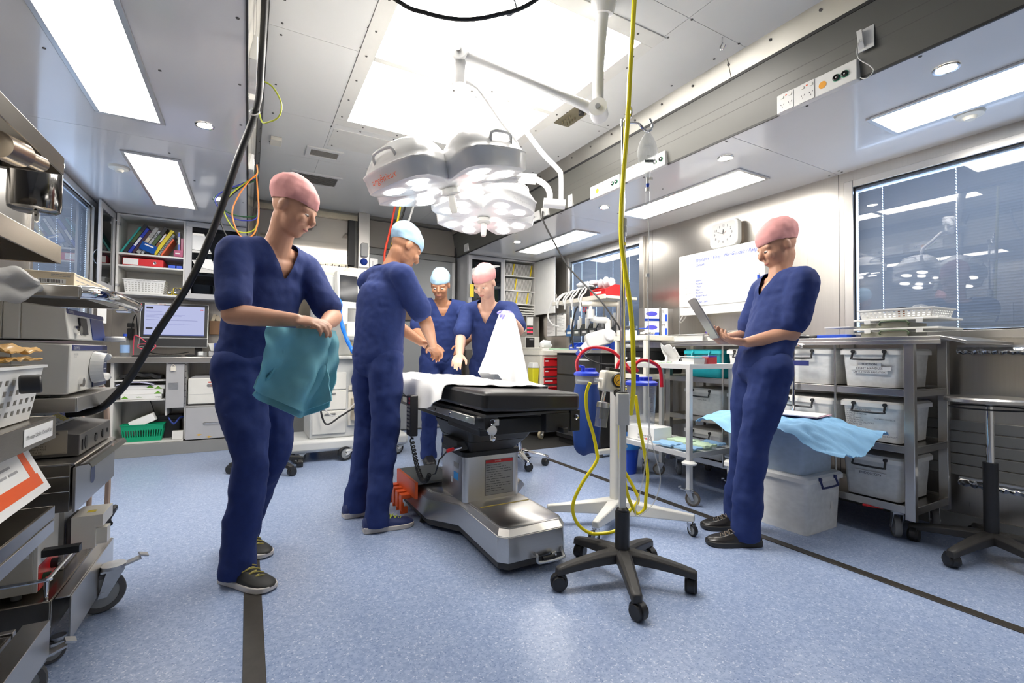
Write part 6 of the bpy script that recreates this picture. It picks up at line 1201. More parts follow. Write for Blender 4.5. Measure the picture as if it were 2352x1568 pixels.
text('Dental', .05, gink, (2.611, 1.80, .225), (0, -1, 0), (0, 0, 1), bl_box, shear=.3)
MB(mat('torn sticker', (.7, .68, .64), .7)).add([(2.84, 1.4335, .12), (2.865, 1.4335, .11), (2.862, 1.4335, .15), (2.85, 1.4335, .165)], [(0, 1, 2, 3)]).build('sticker', bl_box)
sbox('milky blue tinted box stacked on the floor box under the blue drape', 2.61, 2.945, 1.45, 1.93, .3155, .585, (), glass('bluish plastic', (.8, .9, 1), 1.35, .18, .66, (.66, .78, .92)), face='y')
def drape(u, v):
    x = 2.50 + .45 * u; y = 1.20 + .86 * v; dx = max(0, 2.60 - x, x - 2.952); dy = max(0, 1.435 - y, y - 1.935)
    d_ = math.hypot(dx, dy * .55); return (x, y, .600 + .022 * abs(noise.noise((u * 5, v * 6, 3))) + .020 * abs(noise.noise((u * 11 + v * 4, v * 9, 7))) + .006 * abs(math.sin(u * 15 + v * 21)) - d_ * (.75 + .35 * math.sin(v * 12 + u * 5)))
one(MB(sheetb).grid(drape, 60, 90, .003), 'wrap_sheet', 'crumpled light blue wrap sheet spread over the two stacked floor boxes', 'sheet')
mb = MB(mat('pink paper', (.75, .45, .55), .7)).bx((2.80, 1.60, .626), (.22, .30, .003), (0, 0, .15)).m(paper).bx((2.79, 1.60, .630), (.215, .29, .003), (0, 0, .22)); mb.m(gink); one(mb, 'notes', 'white notes over pink paper lying on the blue wrap', 'papers')
# --- on the rack top
t_ = thing('flat_box', 'flat clear instrument box with green clip, lower of two on the rack top', 'box', (3.2, 1.21, 1.07)); fb = t_
gc = mat('olive clip', (.06, .09, .045), .45)
def flatbox(t_, z):
    MB(clear).box(3.05, 3.35, 1.03, 1.40, z + .0006, z + .042).build('tub', t_, .004); MB(milkyl).box(3.043, 3.357, 1.023, 1.407, z + .040, z + .050).m(white).box(3.038, 3.046, 1.085, 1.115, z + .022, z + .048).box(3.038, 3.046, 1.32, 1.35, z + .022, z + .048).build('lid', t_, .002)
    MB(gc).tube([(3.045, 1.15, z + .012), (3.040, 1.155, z + .034), (3.040, 1.27, z + .034), (3.045, 1.275, z + .012)], .005, 8, 2).build('handle', t_); MB(mat('khaki contents', (.30, .29, .2), .7)).box(3.07, 3.30, 1.16, 1.38, z + .003, z + .03).build('contents', t_)
flatbox(t_, 1.0705); t_ = thing('flat_box', 'flat clear instrument box under the white lattice basket', 'box', (3.2, 1.21, 1.121)); flatbox(t_, 1.1215)
t_ = thing('basket', 'white lattice basket on top of the flat clear boxes', 'basket', (3.19, 1.22, 1.172)); basket(t_, 3.06, 3.32, 1.05, 1.385, 1.1728, 1.222, white, .012, 12, 15, 3)
one(MB(mat('brown jar', (.20, .06, .02), .25)).cyl((3.15, 1.22, 1.177), (3.15, 1.22, 1.215), .022).m(black).cyl((3.15, 1.22, 1.215), (3.15, 1.22, 1.235), .025), 'jar', 'brown jar with a black cap standing in the lattice basket', 'jar')
one(MB(clear).ell((3.16, 1.14, 1.215), (.04, .045, .035), 14), 'mask', 'clear crinkled breathing mask heaped at the right end of the lattice basket', 'mask'); one(MB(offw).bx((3.12, 1.33, 1.213), (.05, .07, .022), (0, .1, .3)), 'carton', 'little cream carton poking out of the lattice basket', 'box', None, .002)
t_ = thing('clear_tub', 'small clear compartment box left of the flat boxes', 'tub', (3.12, 1.5, 1.07)); MB(clear).box(3.03, 3.22, 1.425, 1.55, 1.0905, 1.13).build('tub', t_, .003); MB(milkyl).box(3.027, 3.223, 1.42, 1.555, 1.13, 1.137).build('lid', t_)
one(MB(blue).box(3.0, 3.24, 1.42, 1.585, 1.0705, 1.09), 'shallow_tray', 'bright blue shallow tray under the small clear compartment box', 'tray', None, .003)
one(MB(black).bx((3.10, 1.80, 1.080), (.20, .22, .018), (0, 0, .03)).m(white).bx((3.08, 1.79, 1.0915), (.15, .17, .005), (0, 0, .05)).m(darkg).bx((3.06, 1.73, 1.096), (.10, .05, .006)), 'clipboard', 'black clipboard with white sheets lying on the rack top', 'clipboard', None, .003)
one(MB(black).bx((3.13, 1.638, 1.081), (.17, .045, .020), (0, 0, .05)), 'case', 'narrow black spectacles case beside the clipboard on the rack top', 'case', None, .006)
def tub(label, x0, x1, y0, y1, z0, z1, fill=None, name='clear_tub'):
    t_ = thing(name, label, 'tub', ((x0 + x1) / 2, (y0 + y1) / 2, z0)); MB(clear).taper(((x0 + x1) / 2, (y0 + y1) / 2, z0 + .0006), (x1 - x0 - .015, y1 - y0 - .015), ((x0 + x1) / 2, (y0 + y1) / 2, z1), (x1 - x0, y1 - y0)).m(milkyl).box(x0 - .004, x1 + .004, y0 - .004, y1 + .004, z1 - .004, z1).build('tub', t_)
    if fill: MB(fill).taper(((x0 + x1) / 2, (y0 + y1) / 2, z0 + .002), (x1 - x0 - .03, y1 - y0 - .03), ((x0 + x1) / 2, (y0 + y1) / 2, z1 - .012), (x1 - x0 - .02, y1 - y0 - .02)).build('contents', t_)
    return t_
tub('long clear tub of vials at the far end of the rack top', 3.02, 3.15, 2.42, 2.72, 1.0705, 1.125, white); tub('low clear tub of syringes with blue cap on the rack top', 3.02, 3.15, 2.26, 2.40, 1.0705, 1.11, offw); tub('taller clear tub on the rack top left of the held tablet', 3.05, 3.17, 2.06, 2.22, 1.0705, 1.14, lightg)
one(MB(mat('violet cap', (.10, .04, .45), .4)).cyl((3.05, 2.41, 1.137), (3.05, 2.36, 1.124), .011, .004), 'needle_guard', 'violet needle guard lying across the two tubs', 'needle guard')
one(MB(tb).tube([(3.0, 2.35, 1.09), (2.99, 2.25, 1.10), (3.0, 2.12, 1.12), (2.99, 2.08, 1.10), (2.98, 2.2, 1.08)], .004, 6), 'tube', 'clear bent tube lying at the front edge of the rack top', 'tube')
# --- aluminium trolley
ta = mat('anodised trolley frame', (.62, .62, .61), .4, .3)
t_ = thing('dressing_trolley', 'white two shelf dressing trolley with castors in front of the rack', 'trolley', (2.72, 2.41, 0))
TX0, TX1, TY0, TY1 = 2.47, 2.925, 2.08, 2.74
for x in (TX0, TX1 - .03):
    for y in (TY0, TY1 - .03):
        lg = MB(ta).box(x - .001, x + .031, y - .001, y + .031, .10, .906).build('leg', t_, .003); MB(white).lathe([(.001, .262), (.045, .262), (.048, .272), (.03, .285), (.001, .287)], (x + .015, y + .015, 0), 20).build('bumper', lg)
        caster(t_, x + .015, y + .015, .105, .046, .026, -.9 if y > 2.3 else 2.2, zinc, mat('brown rubber', (.12, .10, .08), .7), brake=(y < 2.3))
for z in (.905, .335):
    MB(mat('white enamel tray', (.72, .73, .73), .35)).box(TX0, TX1, TY0, TY1, z - .012, z - .008).m(ta).box(TX0, TX1, TY0, TY0 + .006, z - .034, z).box(TX0, TX1, TY1 - .006, TY1, z - .034, z).box(TX0, TX0 + .006, TY0, TY1, z - .034, z).box(TX1 - .006, TX1, TY0, TY1, z - .034, z).build('shelf', t_, .0015)
zt = .8975
tub('clear tub with red and blue corners at the near end of the trolley top', 2.525, 2.655, 2.09, 2.21, zt, .955, white)
one(MB(mat('deep red box', (.45, .02, .03), .4)).bx((2.72, 2.125, .925), (.09, .05, .05)).m(mat('violet cap', (.10, .04, .45), .4)).bx((2.72, 2.125, .955), (.09, .05, .01)), 'vial_box', 'small red and violet box at the corner of the trolley top', 'box', None, .003)
one(MB(white).grid(lambda u, v: (2.545 + .09 * u + .02 * math.sin(v * 5), 2.345 + .03 * math.sin(u * 4 + v * 2), .912 + .13 * v * (1 - .3 * u) + .01 * math.sin(u * 13 + v * 9)), 16, 16, .012), 'tissue', 'white tissue standing crumpled on the trolley top', 'tissue')
def packet(c, d, rz, m, name, label, cat='packet', seed=0): 
    M = Matrix.Translation(c) @ Matrix.Rotation(rz, 4, 'Z'); return one(MB(m, M).grid(lambda u, v: ((u - .5) * d[0], (v - .5) * d[1], d[2] * (.5 + .35 * math.sin(u * 3.14) * math.sin(v * 3.14)) + d[2] * .35 * noise.noise((u * 4 + seed, v * 4, seed))), 10, 10, d[2] * .5), name, label, cat)
pg = mat('pale green packet', (.55, .72, .52), .6); lb_ = mat('light blue packet', (.30, .52, .78), .6)
for c, d, rz, m_, lb in (((2.56, 2.475, zt + .004), (.07, .16, .014), .2, pg, 'pale green packet in the middle of the trolley top'), ((2.56, 2.645, zt + .003), (.08, .15, .014), -.3, white, 'white packet at the far end of the trolley top'), ((2.69, 2.55, zt + .003), (.10, .18, .016), .4, pg, 'pale green packet behind the white ones on the trolley top'), ((2.80, 2.40, zt + .003), (.10, .10, .014), .1, lightg, 'grey packet behind the tissue on the trolley top'), ((2.62, 2.275, zt + .003), (.08, .09, .016), .0, white, 'square white packet left of the clear tub')): packet(c, d, rz, m_, 'packet', lb)
zb_ = .3275
for c, d, rz, m_, lb in (((2.56, 2.34, zb_ + .008), (.13, .16, .026), .0, lb_, 'folded light blue wrap at the front of the trolley lower shelf'), ((2.57, 2.175, zb_ + .008), (.13, .13, .022), .0, lb_, 'light blue wrap at the near end of the trolley lower shelf'), ((2.73, 2.355, zb_ + .009), (.15, .17, .030), .0, pg, 'pale green packet heap in the middle of the lower shelf'), ((2.715, 2.175, zb_ + .009), (.12, .13, .03), .0, pg, 'pale green packet at the far corner of the lower shelf'), ((2.853, 2.20, zb_ + .008), (.08, .15, .026), .0, lb_, 'blue packet at the back corner of the trolley lower shelf')): packet(c, d, rz, m_, 'packet', lb, seed=3)
t_ = thing('carton', 'white carton with small pictograms on the trolley lower shelf', 'box', (2.63, 2.58, zb_)); cb = MB(paper).box(2.54, 2.72, 2.45, 2.72, zb_ + .001, .435).build('carton_body', t_, .002); mb = MB(gink); R_ = random.Random(5)
for i in range(8):
    for j in range(2): mb.box(2.5388, 2.54, 2.47 + i * .018, 2.482 + i * .018, .345 + j * .02, .357 + j * .02)
mb.m(rink).box(2.5388, 2.54, 2.52, 2.531, .345, .357); mb.build('pictograms', t_)
# --- cream cart with black bins, gloves
t_ = thing('instrument_cart', 'cream framed cart with black bins between the trolley and the far window', 'cart', (3.05, 2.95, 0))
for x, y in ((2.80, 2.79), (2.80, 3.13), (3.36, 2.79), (3.36, 3.13)): MB(cream).box(x, x + .03, y, y + .03, .12, 1.08).build('post', t_, .003); caster(t_, x + .015, y + .015, .125, .052, .028, .6, zinc, black)
for z in (1.12, .80, .42): MB(cream).box(2.795, 3.40, 2.785, 3.17, z - .04, z).build('shelf', t_, .003)
def bbin(label, x0, x1, y0, y1, z0, z1):
    t_ = thing('black_bin', label, 'bin', ((x0 + x1) / 2, (y0 + y1) / 2, z0)); MB(black).taper(((x0 + x1) / 2, (y0 + y1) / 2, z0), (x1 - x0 - .04, y1 - y0 - .04), ((x0 + x1) / 2, (y0 + y1) / 2, z1 - .03), (x1 - x0, y1 - y0)).box(x0 - .008, x1 + .008, y0 - .008, y1 + .008, z1 - .03, z1).build('bin_body', t_, .003)
    mb = MB(darkg); [mb.box(x0 - .006, x0 - .002, y0 + .03 + i * .05, y0 + .034 + i * .05, z0 + .05, z1 - .03) for i in range(int((y1 - y0) / .05) - 1)]; mb.box(x0 - .006, x0, y0, y1, z0 + (z1 - z0) * .6, z0 + (z1 - z0) * .6 + .005); mb.build('ribs', t_); MB(paper).box(x0 - .008, x0 - .006, y0 + .06, y0 + .13, z1 - .10, z1 - .08).build('label', t_)
bbin('black ribbed bin with white tags on the left side of the cream cart', 2.85, 3.2, 2.99, 3.115, .801, 1.02); bbin('wider black ribbed bin at the right end of the cream cart', 2.84, 3.3, 2.825, 2.965, .801, 1.02)
t_ = thing('glove_holder', 'steel holder with two boxes of blue printed gloves, sizes S and M', 'glove holder', (3.1, 2.86, 1.12))
gb = V((3.14, 2.93, 1.12)); Mg2 = frameM((2.985, 2.985, 1.121), (.32, -.18, 0), (0, 0, 1))
MB(steel, Mg2).box(-.01, .30, 0, .25, -.16, -.155).box(-.01, -.005, 0, .25, -.16, .0).box(.13, .135, 0, .25, -.16, .008).box(.295, .30, 0, .25, -.16, .0).box(-.01, .30, 0, .005, -.16, .0).build('holder_frame', t_)
for i, s_ in enumerate(('M', 'S')):
    b_ = MB(paper, Mg2).box(0, .125, .008 + i * .118, .122 + i * .118, -.15, -.004).m(blue).box(.0, .125, .012 + i * .118, .034 + i * .118, -.004, -.0035).m(mat('violet glove print', (.07, .07, .50), .5)).prism([(.03 + .05 * math.cos(a) + .03, .075 + i * .118 + .020 * math.sin(a)) for a in [k * .4 for k in range(16)]], -.004, -.0032).build('glove_box', t_); e_ = MB(paper, Mg2).box(.145, .20, .008 + i * .118, .122 + i * .118, -.10, -.002).m(blue).box(.175, .195, .012 + i * .118, .07 + i * .118, -.002, -.0015).build('glove_box', t_)
    text(s_, .03, ink, Mg2 @ V((.15, .085 + i * .118, -.0012)), Mg2.to_3x3() @ V((1, 0, 0)), UV, e_)
    text('nitrile', .013, blue, Mg2 @ V((.01, .105 + i * .118, -.003)), Mg2.to_3x3() @ V((1, 0, 0)), UV, b_)
one(MB(offw).box(2.81, 2.945, 3.03, 3.15, 1.1208, 1.17), 'carton', 'cream carton on the left end of the cream cart top', 'box', None, .008); packet((2.86, 2.83, 1.123), (.10, .08, .03), .3, white, 'packet', 'white packet with blue print on the cream cart top', seed=6); one(MB(blue).bx((2.84, 2.85, 1.176), (.03, .08, .008), (0, 0, .1)), 'cap_strip', 'blue strip lying on the white packet of the cream cart', 'strip', None, .002)
t_ = thing('waste_bin', 'blue lined waste bin on the floor behind the suction stand', 'bin', (2.72, 2.96, 0)); MB(blue).lathe([(.001, .0), (.085, .0), (.11, .29), (.104, .29), (.08, .012), (.001, .012)], (2.72, 2.93, 0), 24).build('bin_body', t_); MB(mat('blue liner', (.03, .22, .62), .4, bump=.4)).lathe([(.112, .20), (.118, .24), (.114, .30), (.106, .31), (.10, .26), (.104, .25)], (2.72, 2.93, 0), 30).build('liner', t_)
# --- whiteboard, clock, socket
t_ = thing('whiteboard', 'white boxed whiteboard with blue handwriting on the steel wall', 'whiteboard', (3.44, 2.56, 1.305))
MB(white).prism([(0, 1.305), (.118, 1.345), (.118, 1.815), (.0, 1.845)], 2.153, 2.962, Matrix(((1, 0, 0, 3.381), (0, 0, 1, 0), (0, 1, 0, 0), (0, 0, 0, 1)))).build('casing', t_, .006)
bf = MB(mat('whiteboard surface', (.66, .67, .67), .12, coat=.4)).box(3.378, 3.3815, 2.165, 2.95, 1.385, 1.815).m(gink).box(3.3775, 3.379, 2.16, 2.955, 1.382, 1.384).build('writing_surface', t_)
XW = 3.3772
def wtext(s_, y, z, sz, m_=bink, mw=None): text(s_, sz, m_, (XW, y, z), (0, -1, 0), (0, 0, 1), bf, shear=.35, maxw=mw)
wtext('Stephanie / Vinay - Her Gundals / Rang.', 2.78, 1.765, .042, bink, .57); wtext('Simon', 2.775, 1.725, .034)
for i, s_ in enumerate(('Joanna', 'Natalie', 'Chris', 'Alan', 'Raewyn', 'Anne-Marie', 'Leah', 'Rachel / Sally')): wtext(s_, 2.78, 1.595 - i * .0265, .024, bink, .17)
for i, z in enumerate((1.772, 1.735, 1.60, 1.573, 1.547, 1.52, 1.494, 1.467, 1.441, 1.415)): wtext(('SURGEON', 'REGISTRAR', 'ANAESTHETIST', 'TECHNICIAN', 'NURSES', 'SCRUB', 'CIRCULATING', 'PACU', 'DAY', 'COORDINATOR')[i], 2.895, z, .013, gink, .10)
MB(gink).box(3.3812, 3.3822, 2.42, 2.421, 1.385, 1.815).build('fold_line', bf); MB(mat('dark badge', (.08, .08, .09), .4)).add([(3.3795, 2.185, 1.345), (3.3795, 2.235, 1.345), (3.3795, 2.235, 1.356), (3.3795, 2.185, 1.356)], [(0, 1, 2, 3), (3, 2, 1, 0)]).build('badge', t_)
t_ = thing('marker_pen', 'blue marker pen clipped upright on the whiteboard', 'pen', (3.37, 2.195, 1.47)); MB(blue).cyl((3.3675, 2.195, 1.50), (3.3675, 2.197, 1.575), .0085).m(white).cyl((3.3675, 2.197, 1.575), (3.3675, 2.1975, 1.59), .0085).cyl((3.367, 2.1948, 1.512), (3.367, 2.1952, 1.526), .0087).build('barrel', t_); MB(blue).cyl((3.3675, 2.194, 1.467), (3.3675, 2.1949, 1.497), .0095, .0085).build('cap', t_)
t_ = thing('clock', 'white square wall clock with rounded corners propped on the whiteboard', 'clock', (3.43, 2.52, 1.835))
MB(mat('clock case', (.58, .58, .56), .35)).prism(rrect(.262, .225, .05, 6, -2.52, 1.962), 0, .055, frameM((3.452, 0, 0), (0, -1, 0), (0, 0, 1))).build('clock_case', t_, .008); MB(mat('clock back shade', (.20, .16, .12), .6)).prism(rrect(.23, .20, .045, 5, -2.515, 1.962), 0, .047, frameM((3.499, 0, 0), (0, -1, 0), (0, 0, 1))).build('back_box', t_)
Mc = frameM((3.3965, 2.52, 1.962), (0, -1, 0), (0, 0, 1)); fc = MB(mat('clock face', (.40, .40, .39), .55), Mc).prism(rrect(.225, .19, .035, 5), -.001, .0008).build('clock_face', t_)
for k in range(12):
    a = rad(90 - 30 * (k + 1)); text(str(k + 1), .028, ink, Mc @ V((.080 * math.cos(a), .068 * math.sin(a) - .009, .001)), (0, -1, 0), (0, 0, 1), fc, align='CENTER')
MB(ink, Mc).add([(-.004, 0, .003), (.004, 0, .003), (-.050, .022, .003), (-.053, .018, .003)], [(0, 1, 2, 3), (3, 2, 1, 0)]).add([(-.003, 0, .004), (.003, 0, .004), (.006, .034, .004), (.001, .034, .004)], [(0, 1, 2, 3), (3, 2, 1, 0)]).build('hands', fc); MB(mat('red second hand', (.6, .05, .04), .5), Mc).add([(-.001, -.01, .005), (.001, -.01, .005), (.028, .012, .005), (.027, .014, .005)], [(0, 1, 2, 3), (3, 2, 1, 0)]).build('second_hand', fc)
one(MB(white).tube([(3.40, 2.90, 1.305), (3.40, 2.93, 1.27), (3.41, 2.97, 1.25), (3.43, 2.99, 1.27), (3.46, 2.985, 1.32), (3.47, 2.97, 1.34)], .005, 8), 'mains_cable', 'white mains cable looping below the left corner of the whiteboard', 'cable')
t_ = thing('power_socket', 'dark wall socket with a white plug right of the whiteboard', 'socket', (3.49, 2.10, 1.6)); MB(mat('brown socket', (.14, .09, .06), .5)).box(3.48, 3.499, 2.07, 2.14, 1.575, 1.64).build('socket_plate', t_, .003); MB(white).cyl((3.48, 2.085, 1.595), (3.44, 2.075, 1.595), .02).tube([(3.45, 2.08, 1.61), (3.44, 2.10, 1.66), (3.455, 2.12, 1.70), (3.47, 2.14, 1.73)], .005, 6).build('plug', t_)
# --- sockets on the right roof step
outlet('socket_box', 'long white socket box with two double sockets on the right roof step, nearest the window', XB, -1, 1.052, 1.415, 2.19, 2.285, (1.365, 1.265), (1.10, 1.135), (1.195,))
outlet('socket_box', 'white socket box on the right roof step left of the yellow hose', XB, -1, 2.585, 2.92, 2.175, 2.275, (2.76,), (2.615, 2.655), (2.83,))
outlet('socket_box', 'white socket box on the right roof step behind the drip bag', XB, -1, 2.155, 2.52, 2.19, 2.285, (2.44,), (2.185, 2.235), ())
for y0, y1, z0, z1, lb in ((3.17, 3.23, 2.20, 2.30, 'narrow white bracket on the right roof step above the lamp yoke elbow'), (3.53, 3.64, 2.215, 2.30, 'white socket with a grey plug on the right roof step'), (3.68, 3.80, 2.21, 2.295, 'two pin white socket beside the lower lamp, on the right roof step'), (5.30, 5.42, 2.22, 2.31, 'white switch plate at the far end of the right roof step')):
    xw = XB - .05 * (z0 - ZS) / .285 - .001
    one(MB(white).box(xw - .02, xw, y0, y1, z0, z1).m(ink).box(xw - .021, xw - .019, (y0 + y1) / 2 - .012, (y0 + y1) / 2 - .008, (z0 + z1) / 2 - .01, (z0 + z1) / 2 + .004).box(xw - .021, xw - .019, (y0 + y1) / 2 + .008, (y0 + y1) / 2 + .012, (z0 + z1) / 2 - .01, (z0 + z1) / 2 + .004), 'socket_plate', lb, 'socket', None, .003)
XH = XB - .033; t_ = thing('cable_hook', 'white hook plate with a dangling white wire on the right roof step', 'hook', (XH, 1.015, 2.3)); MB(white).box(XH - .004, XH, .985, 1.045, 2.30, 2.395).build('plate', t_); MB(white).add([(XH - .004, 1.04, 2.31), (XH - .004, 1.045, 2.385), (XH - .03, 1.04, 2.385), (XH - .03, 1.035, 2.33), (XH - .004, 1.02, 2.31), (XH - .004, 1.025, 2.385), (XH - .03, 1.02, 2.385), (XH - .03, 1.015, 2.33)], [(0, 3, 2, 1), (4, 5, 6, 7), (0, 1, 5, 4), (1, 2, 6, 5), (2, 3, 7, 6), (3, 0, 4, 7)]).build('hook', t_); MB(white).tube([(XH - .035, 1.025, 2.34), (XH - .035, 1.035, 2.30), (XH - .02, 1.035, 2.265), (XH - .01, 1.0, 2.22), (XH - .01, .985, 2.19), (XH - .02, 1.0, 2.165), (XH - .02, 1.02, 2.17), (XH - .01, 1.035, 2.185)], .0022, 6).build('wire', t_)
# --- far right: x-ray stand, drawer cart, counter, bins
t_ = thing('xray_unit', 'white dental x-ray head on a jointed arm in front of the far window', 'x-ray unit', (3.1, 3.5, 0))
MB(steelv).cyl((3.10, 3.45, .05), (3.10, 3.45, 1.47), .02).build('pole', t_); mb = MB(offw).box(2.85, 3.35, 3.42, 3.48, .03, .07).box(3.07, 3.13, 3.25, 3.53, .03, .07); mb.build('base', t_, .006)
for x, y in ((2.88, 3.45), (3.32, 3.45), (3.10, 3.28), (3.10, 3.515)): MB(rubber).cyl((x, y, 0), (x, y, .03), .03).build('foot', t_)
MB(cream).cyl((3.10, 3.45, 1.443), (2.79, 3.62, 1.443), .024).m(black).cyl((2.79, 3.62, 1.443), (2.785, 3.623, 1.443), .018).build('cross_arm', t_); MB(white).cyl((2.87, 3.58, 1.455), (2.87, 3.58, 1.37), .018).cyl((2.87, 3.58, 1.39), (2.87, 3.58, 1.30), .038).tube([(2.87, 3.58, 1.31), (2.92, 3.55, 1.29), (2.99, 3.50, 1.285), (3.01, 3.49, 1.25), (3.01, 3.49, 1.14)], .030, 12, 6).build('yoke_arm', t_)
Mx = frameM((2.93, 3.53, 1.11), (.87, -.49, .28), (-.14, .08, 1)); hd = MB(white, Mx).prism(rrect(.26, .15, .05, 5), -.065, .065).m(wl).cyl((.10, 0, -.09), (.10, 0, .09), .055).build('tube_head', t_, .015)
MB(white, Mx).cyl((-.10, -.03, 0), (-.18, -.075, 0), .05, .045).m(chrome).cyl((-.18, -.075, 0), (-.20, -.087, 0), .044).m(glass('blue cone', (.5, .6, 1), 1.4, .05, .4, (.1, .15, .6))).cyl((-.20, -.087, 0), (-.24, -.11, 0), .040, .034).build('cone', hd)
one(MB(darkg).tube([(2.315, 3.58, 2.255), (2.33, 3.59, 2.17), (2.45, 3.60, 2.0), (2.60, 3.60, 1.80), (2.72, 3.50, 1.62), (2.80, 3.36, 1.46), (2.92, 3.32, 1.30), (3.02, 3.34, 1.20), (3.055, 3.40, 1.13)], .008, 8), 'mains_cable', 'dark grey cable swooping from the roof step socket to the x-ray stand', 'cable')
one(MB(black).tube([(2.765, 3.64, 1.42), (2.75, 3.67, 1.36), (2.74, 3.70, 1.20), (2.74, 3.68, 1.02)], .008, 8), 'cable', 'black cable hanging from the end of the x-ray cross arm', 'cable'); one(MB(black).tube([(2.75, 3.58, 1.02), (2.77, 3.52, .93), (2.85, 3.42, .875), (2.95, 3.32, .87), (3.02, 3.24, .89), (3.05, 3.2, .94)], .007, 8), 'cable', 'black cable sagging under the x-ray head', 'cable')
t_ = thing('instrument_shelf', 'cream slatted shelf held high in front of the far window', 'shelf', (3.08, 3.85, 1.46))
MB(cream).box(2.88, 3.30, 3.40, 4.22, 1.488, 1.515).box(2.87, 2.89, 3.38, 4.24, 1.478, 1.52).build('board', t_, .003); MB(steelv).box(3.33, 3.345, 3.923, 3.937, 1.006, 1.49).box(3.0, 3.345, 3.923, 3.937, 1.474, 1.489).build('bracket', t_)
bag2 = mat('clear white pouch', (.72, .73, .75), .25)
for k, (y0, y1, lb) in enumerate(((4.05, 4.19, 'black box at the left end of the high cream shelf'), (3.92, 4.035, 'black strapped box second on the high cream shelf'), (3.80, 3.905, 'black strapped box in the middle of the high cream shelf'), (3.66, 3.785, 'larger black box beside the red bin on the high shelf'))):
    o_ = thing('black_box', lb, 'box', (3.0, (y0 + y1) / 2, 1.515)); MB(black).box(2.92, 3.14, y0, y1, 1.5155, 1.585 + .012 * k).build('box_body', o_, .006); MB(white).tube([(3.0, y0 + .03, 1.60 + .012 * k), (2.93, y0 + .035, 1.60 + .012 * k), (2.895, y0 + .04, 1.57), (2.855, y0 + .05, 1.52), (2.852, y0 + .06, 1.44 - .02 * k)], .010, 6).tube([(3.05, y0 + .07, 1.60 + .012 * k), (2.94, y0 + .08, 1.60 + .012 * k), (2.855, y0 + .085, 1.53), (2.855, y0 + .07, 1.47)], .008, 6).build('strap', o_)
one(MB(white).tube([(2.855, 4.225, 1.535), (2.845, 4.25, 1.46), (2.83, 4.26, 1.36), (2.86, 4.22, 1.28), (2.92, 4.17, 1.25)], .009, 6), 'strap', 'white strap dangling off the left end of the high cream shelf', 'strap')
def obin(label, m_, x0, x1, y0, y1, z0, z1, name='open_bin', grp=None):
    t_ = thing(name, label, 'bin', ((x0 + x1) / 2, (y0 + y1) / 2, z0), 0, grp); t2 = .004
    mb = MB(m_).box(x0, x1, y0, y1, z0 + .0005, z0 + t2).box(x1 - t2, x1, y0, y1, z0, z1).box(x0, x0 + t2, y0, y1, z0, z0 + (z1 - z0) * .55)
    for y in (y0, y1 - t2): mb.prism([(x0, z0), (x1, z0), (x1, z1), (x0 + (x1 - x0) * .4, z1), (x0, z0 + (z1 - z0) * .55)], 0, t2, Matrix(((1, 0, 0, 0), (0, 0, 1, y), (0, 1, 0, 0), (0, 0, 0, 1))))
    mb.box(x0 - .006, x0 + t2, y0, y1, z0 + (z1 - z0) * .5, z0 + (z1 - z0) * .56); mb.build('bin_body', t_, .0015); MB(paper).box(x0 - .0015, x0, y0 + (y1 - y0) * .25, y0 + (y1 - y0) * .8, z0 + (z1 - z0) * .2, z0 + (z1 - z0) * .4).build('label', t_); return t_
t_ = obin('bright red open bin heaped with clear pouches on the high cream shelf', red, 2.91, 3.20, 3.415, 3.64, 1.5155, 1.625, 'open_bin')
for k in range(5): bundle((3.02 + .03 * (k % 2), 3.446 + k * .0405, 1.645 + .01 * (k % 3)), (.045, .017, .045), bag2, 'pouch', ('clear pouch at the right end of the red bin', 'second clear pouch in the red bin', 'clear pouch in the middle of the red bin', 'fourth clear pouch in the red bin', 'clear pouch leaning out left of the red bin')[k], 'pouch', k, None, 12, .3)
for k in range(3): bundle((3.03, 3.725 + k * .105, 1.676), (.06, .042, .028), bag2, 'pouch', ('clear pouch heaped on the larger black box', 'clear pouch on the middle black boxes of the shelf', 'flattened clear pouch farthest left on the shelf boxes')[k], 'pouch', 9 + k, None, 12, .35)
# drawer cart
t_ = thing('drawer_cart', 'cream drawer cart with five red drawers near the far window', 'cart', (3.1, 4.65, 0))
MB(cream).box(2.86, 3.40, 4.44, 4.85, .11, .94).prism(rrect(.57, .46, .06, 5, 3.13, 4.645), .94, 1.0).build('cart_body', t_, .008); MB(cream).box(2.845, 3.415, 4.87, 4.885, 1.0, 1.03).box(2.845, 2.858, 4.42, 4.88, 1.0, 1.03).build('gallery', t_, .004)
for k, (z0, z1) in enumerate(((.82, .915), (.71, .80), (.62, .69), (.48, .59), (.34, .455))):
    d = MB(red).box(2.90, 3.28, 4.425, 4.442, z0, z1).m(darkg).box(2.895, 3.285, 4.43, 4.442, z0 - .02, z0 - .002).build('drawer', t_, .004); MB(mat('red grip', (.40, .01, .02), .3)).box(2.91, 3.27, 4.415, 4.426, z1 - .018, z1 - .008).build('handle', d); MB(paper).box(2.905, 2.95 + .06 * (k == 2), 4.4235, 4.425, z1 - .045, z1 - .03).build('label', d)
MB(chrome).bx((3.35, 4.42, .83), (.05, .02, .03)).m(red).bx((3.37, 4.41, .84), (.02, .015, .06), (0, .4, 0)).m(blue).bx((3.33, 4.41, .83), (.03, .012, .012), (0, .3, 0)).build('lock', t_)
for x, y in ((2.91, 4.49), (3.36, 4.49), (2.91, 4.80), (3.36, 4.80)): caster(t_, x, y, .112, .052, .03, .5, offw, mat('amber wheel', (.42, .36, .24), .5))
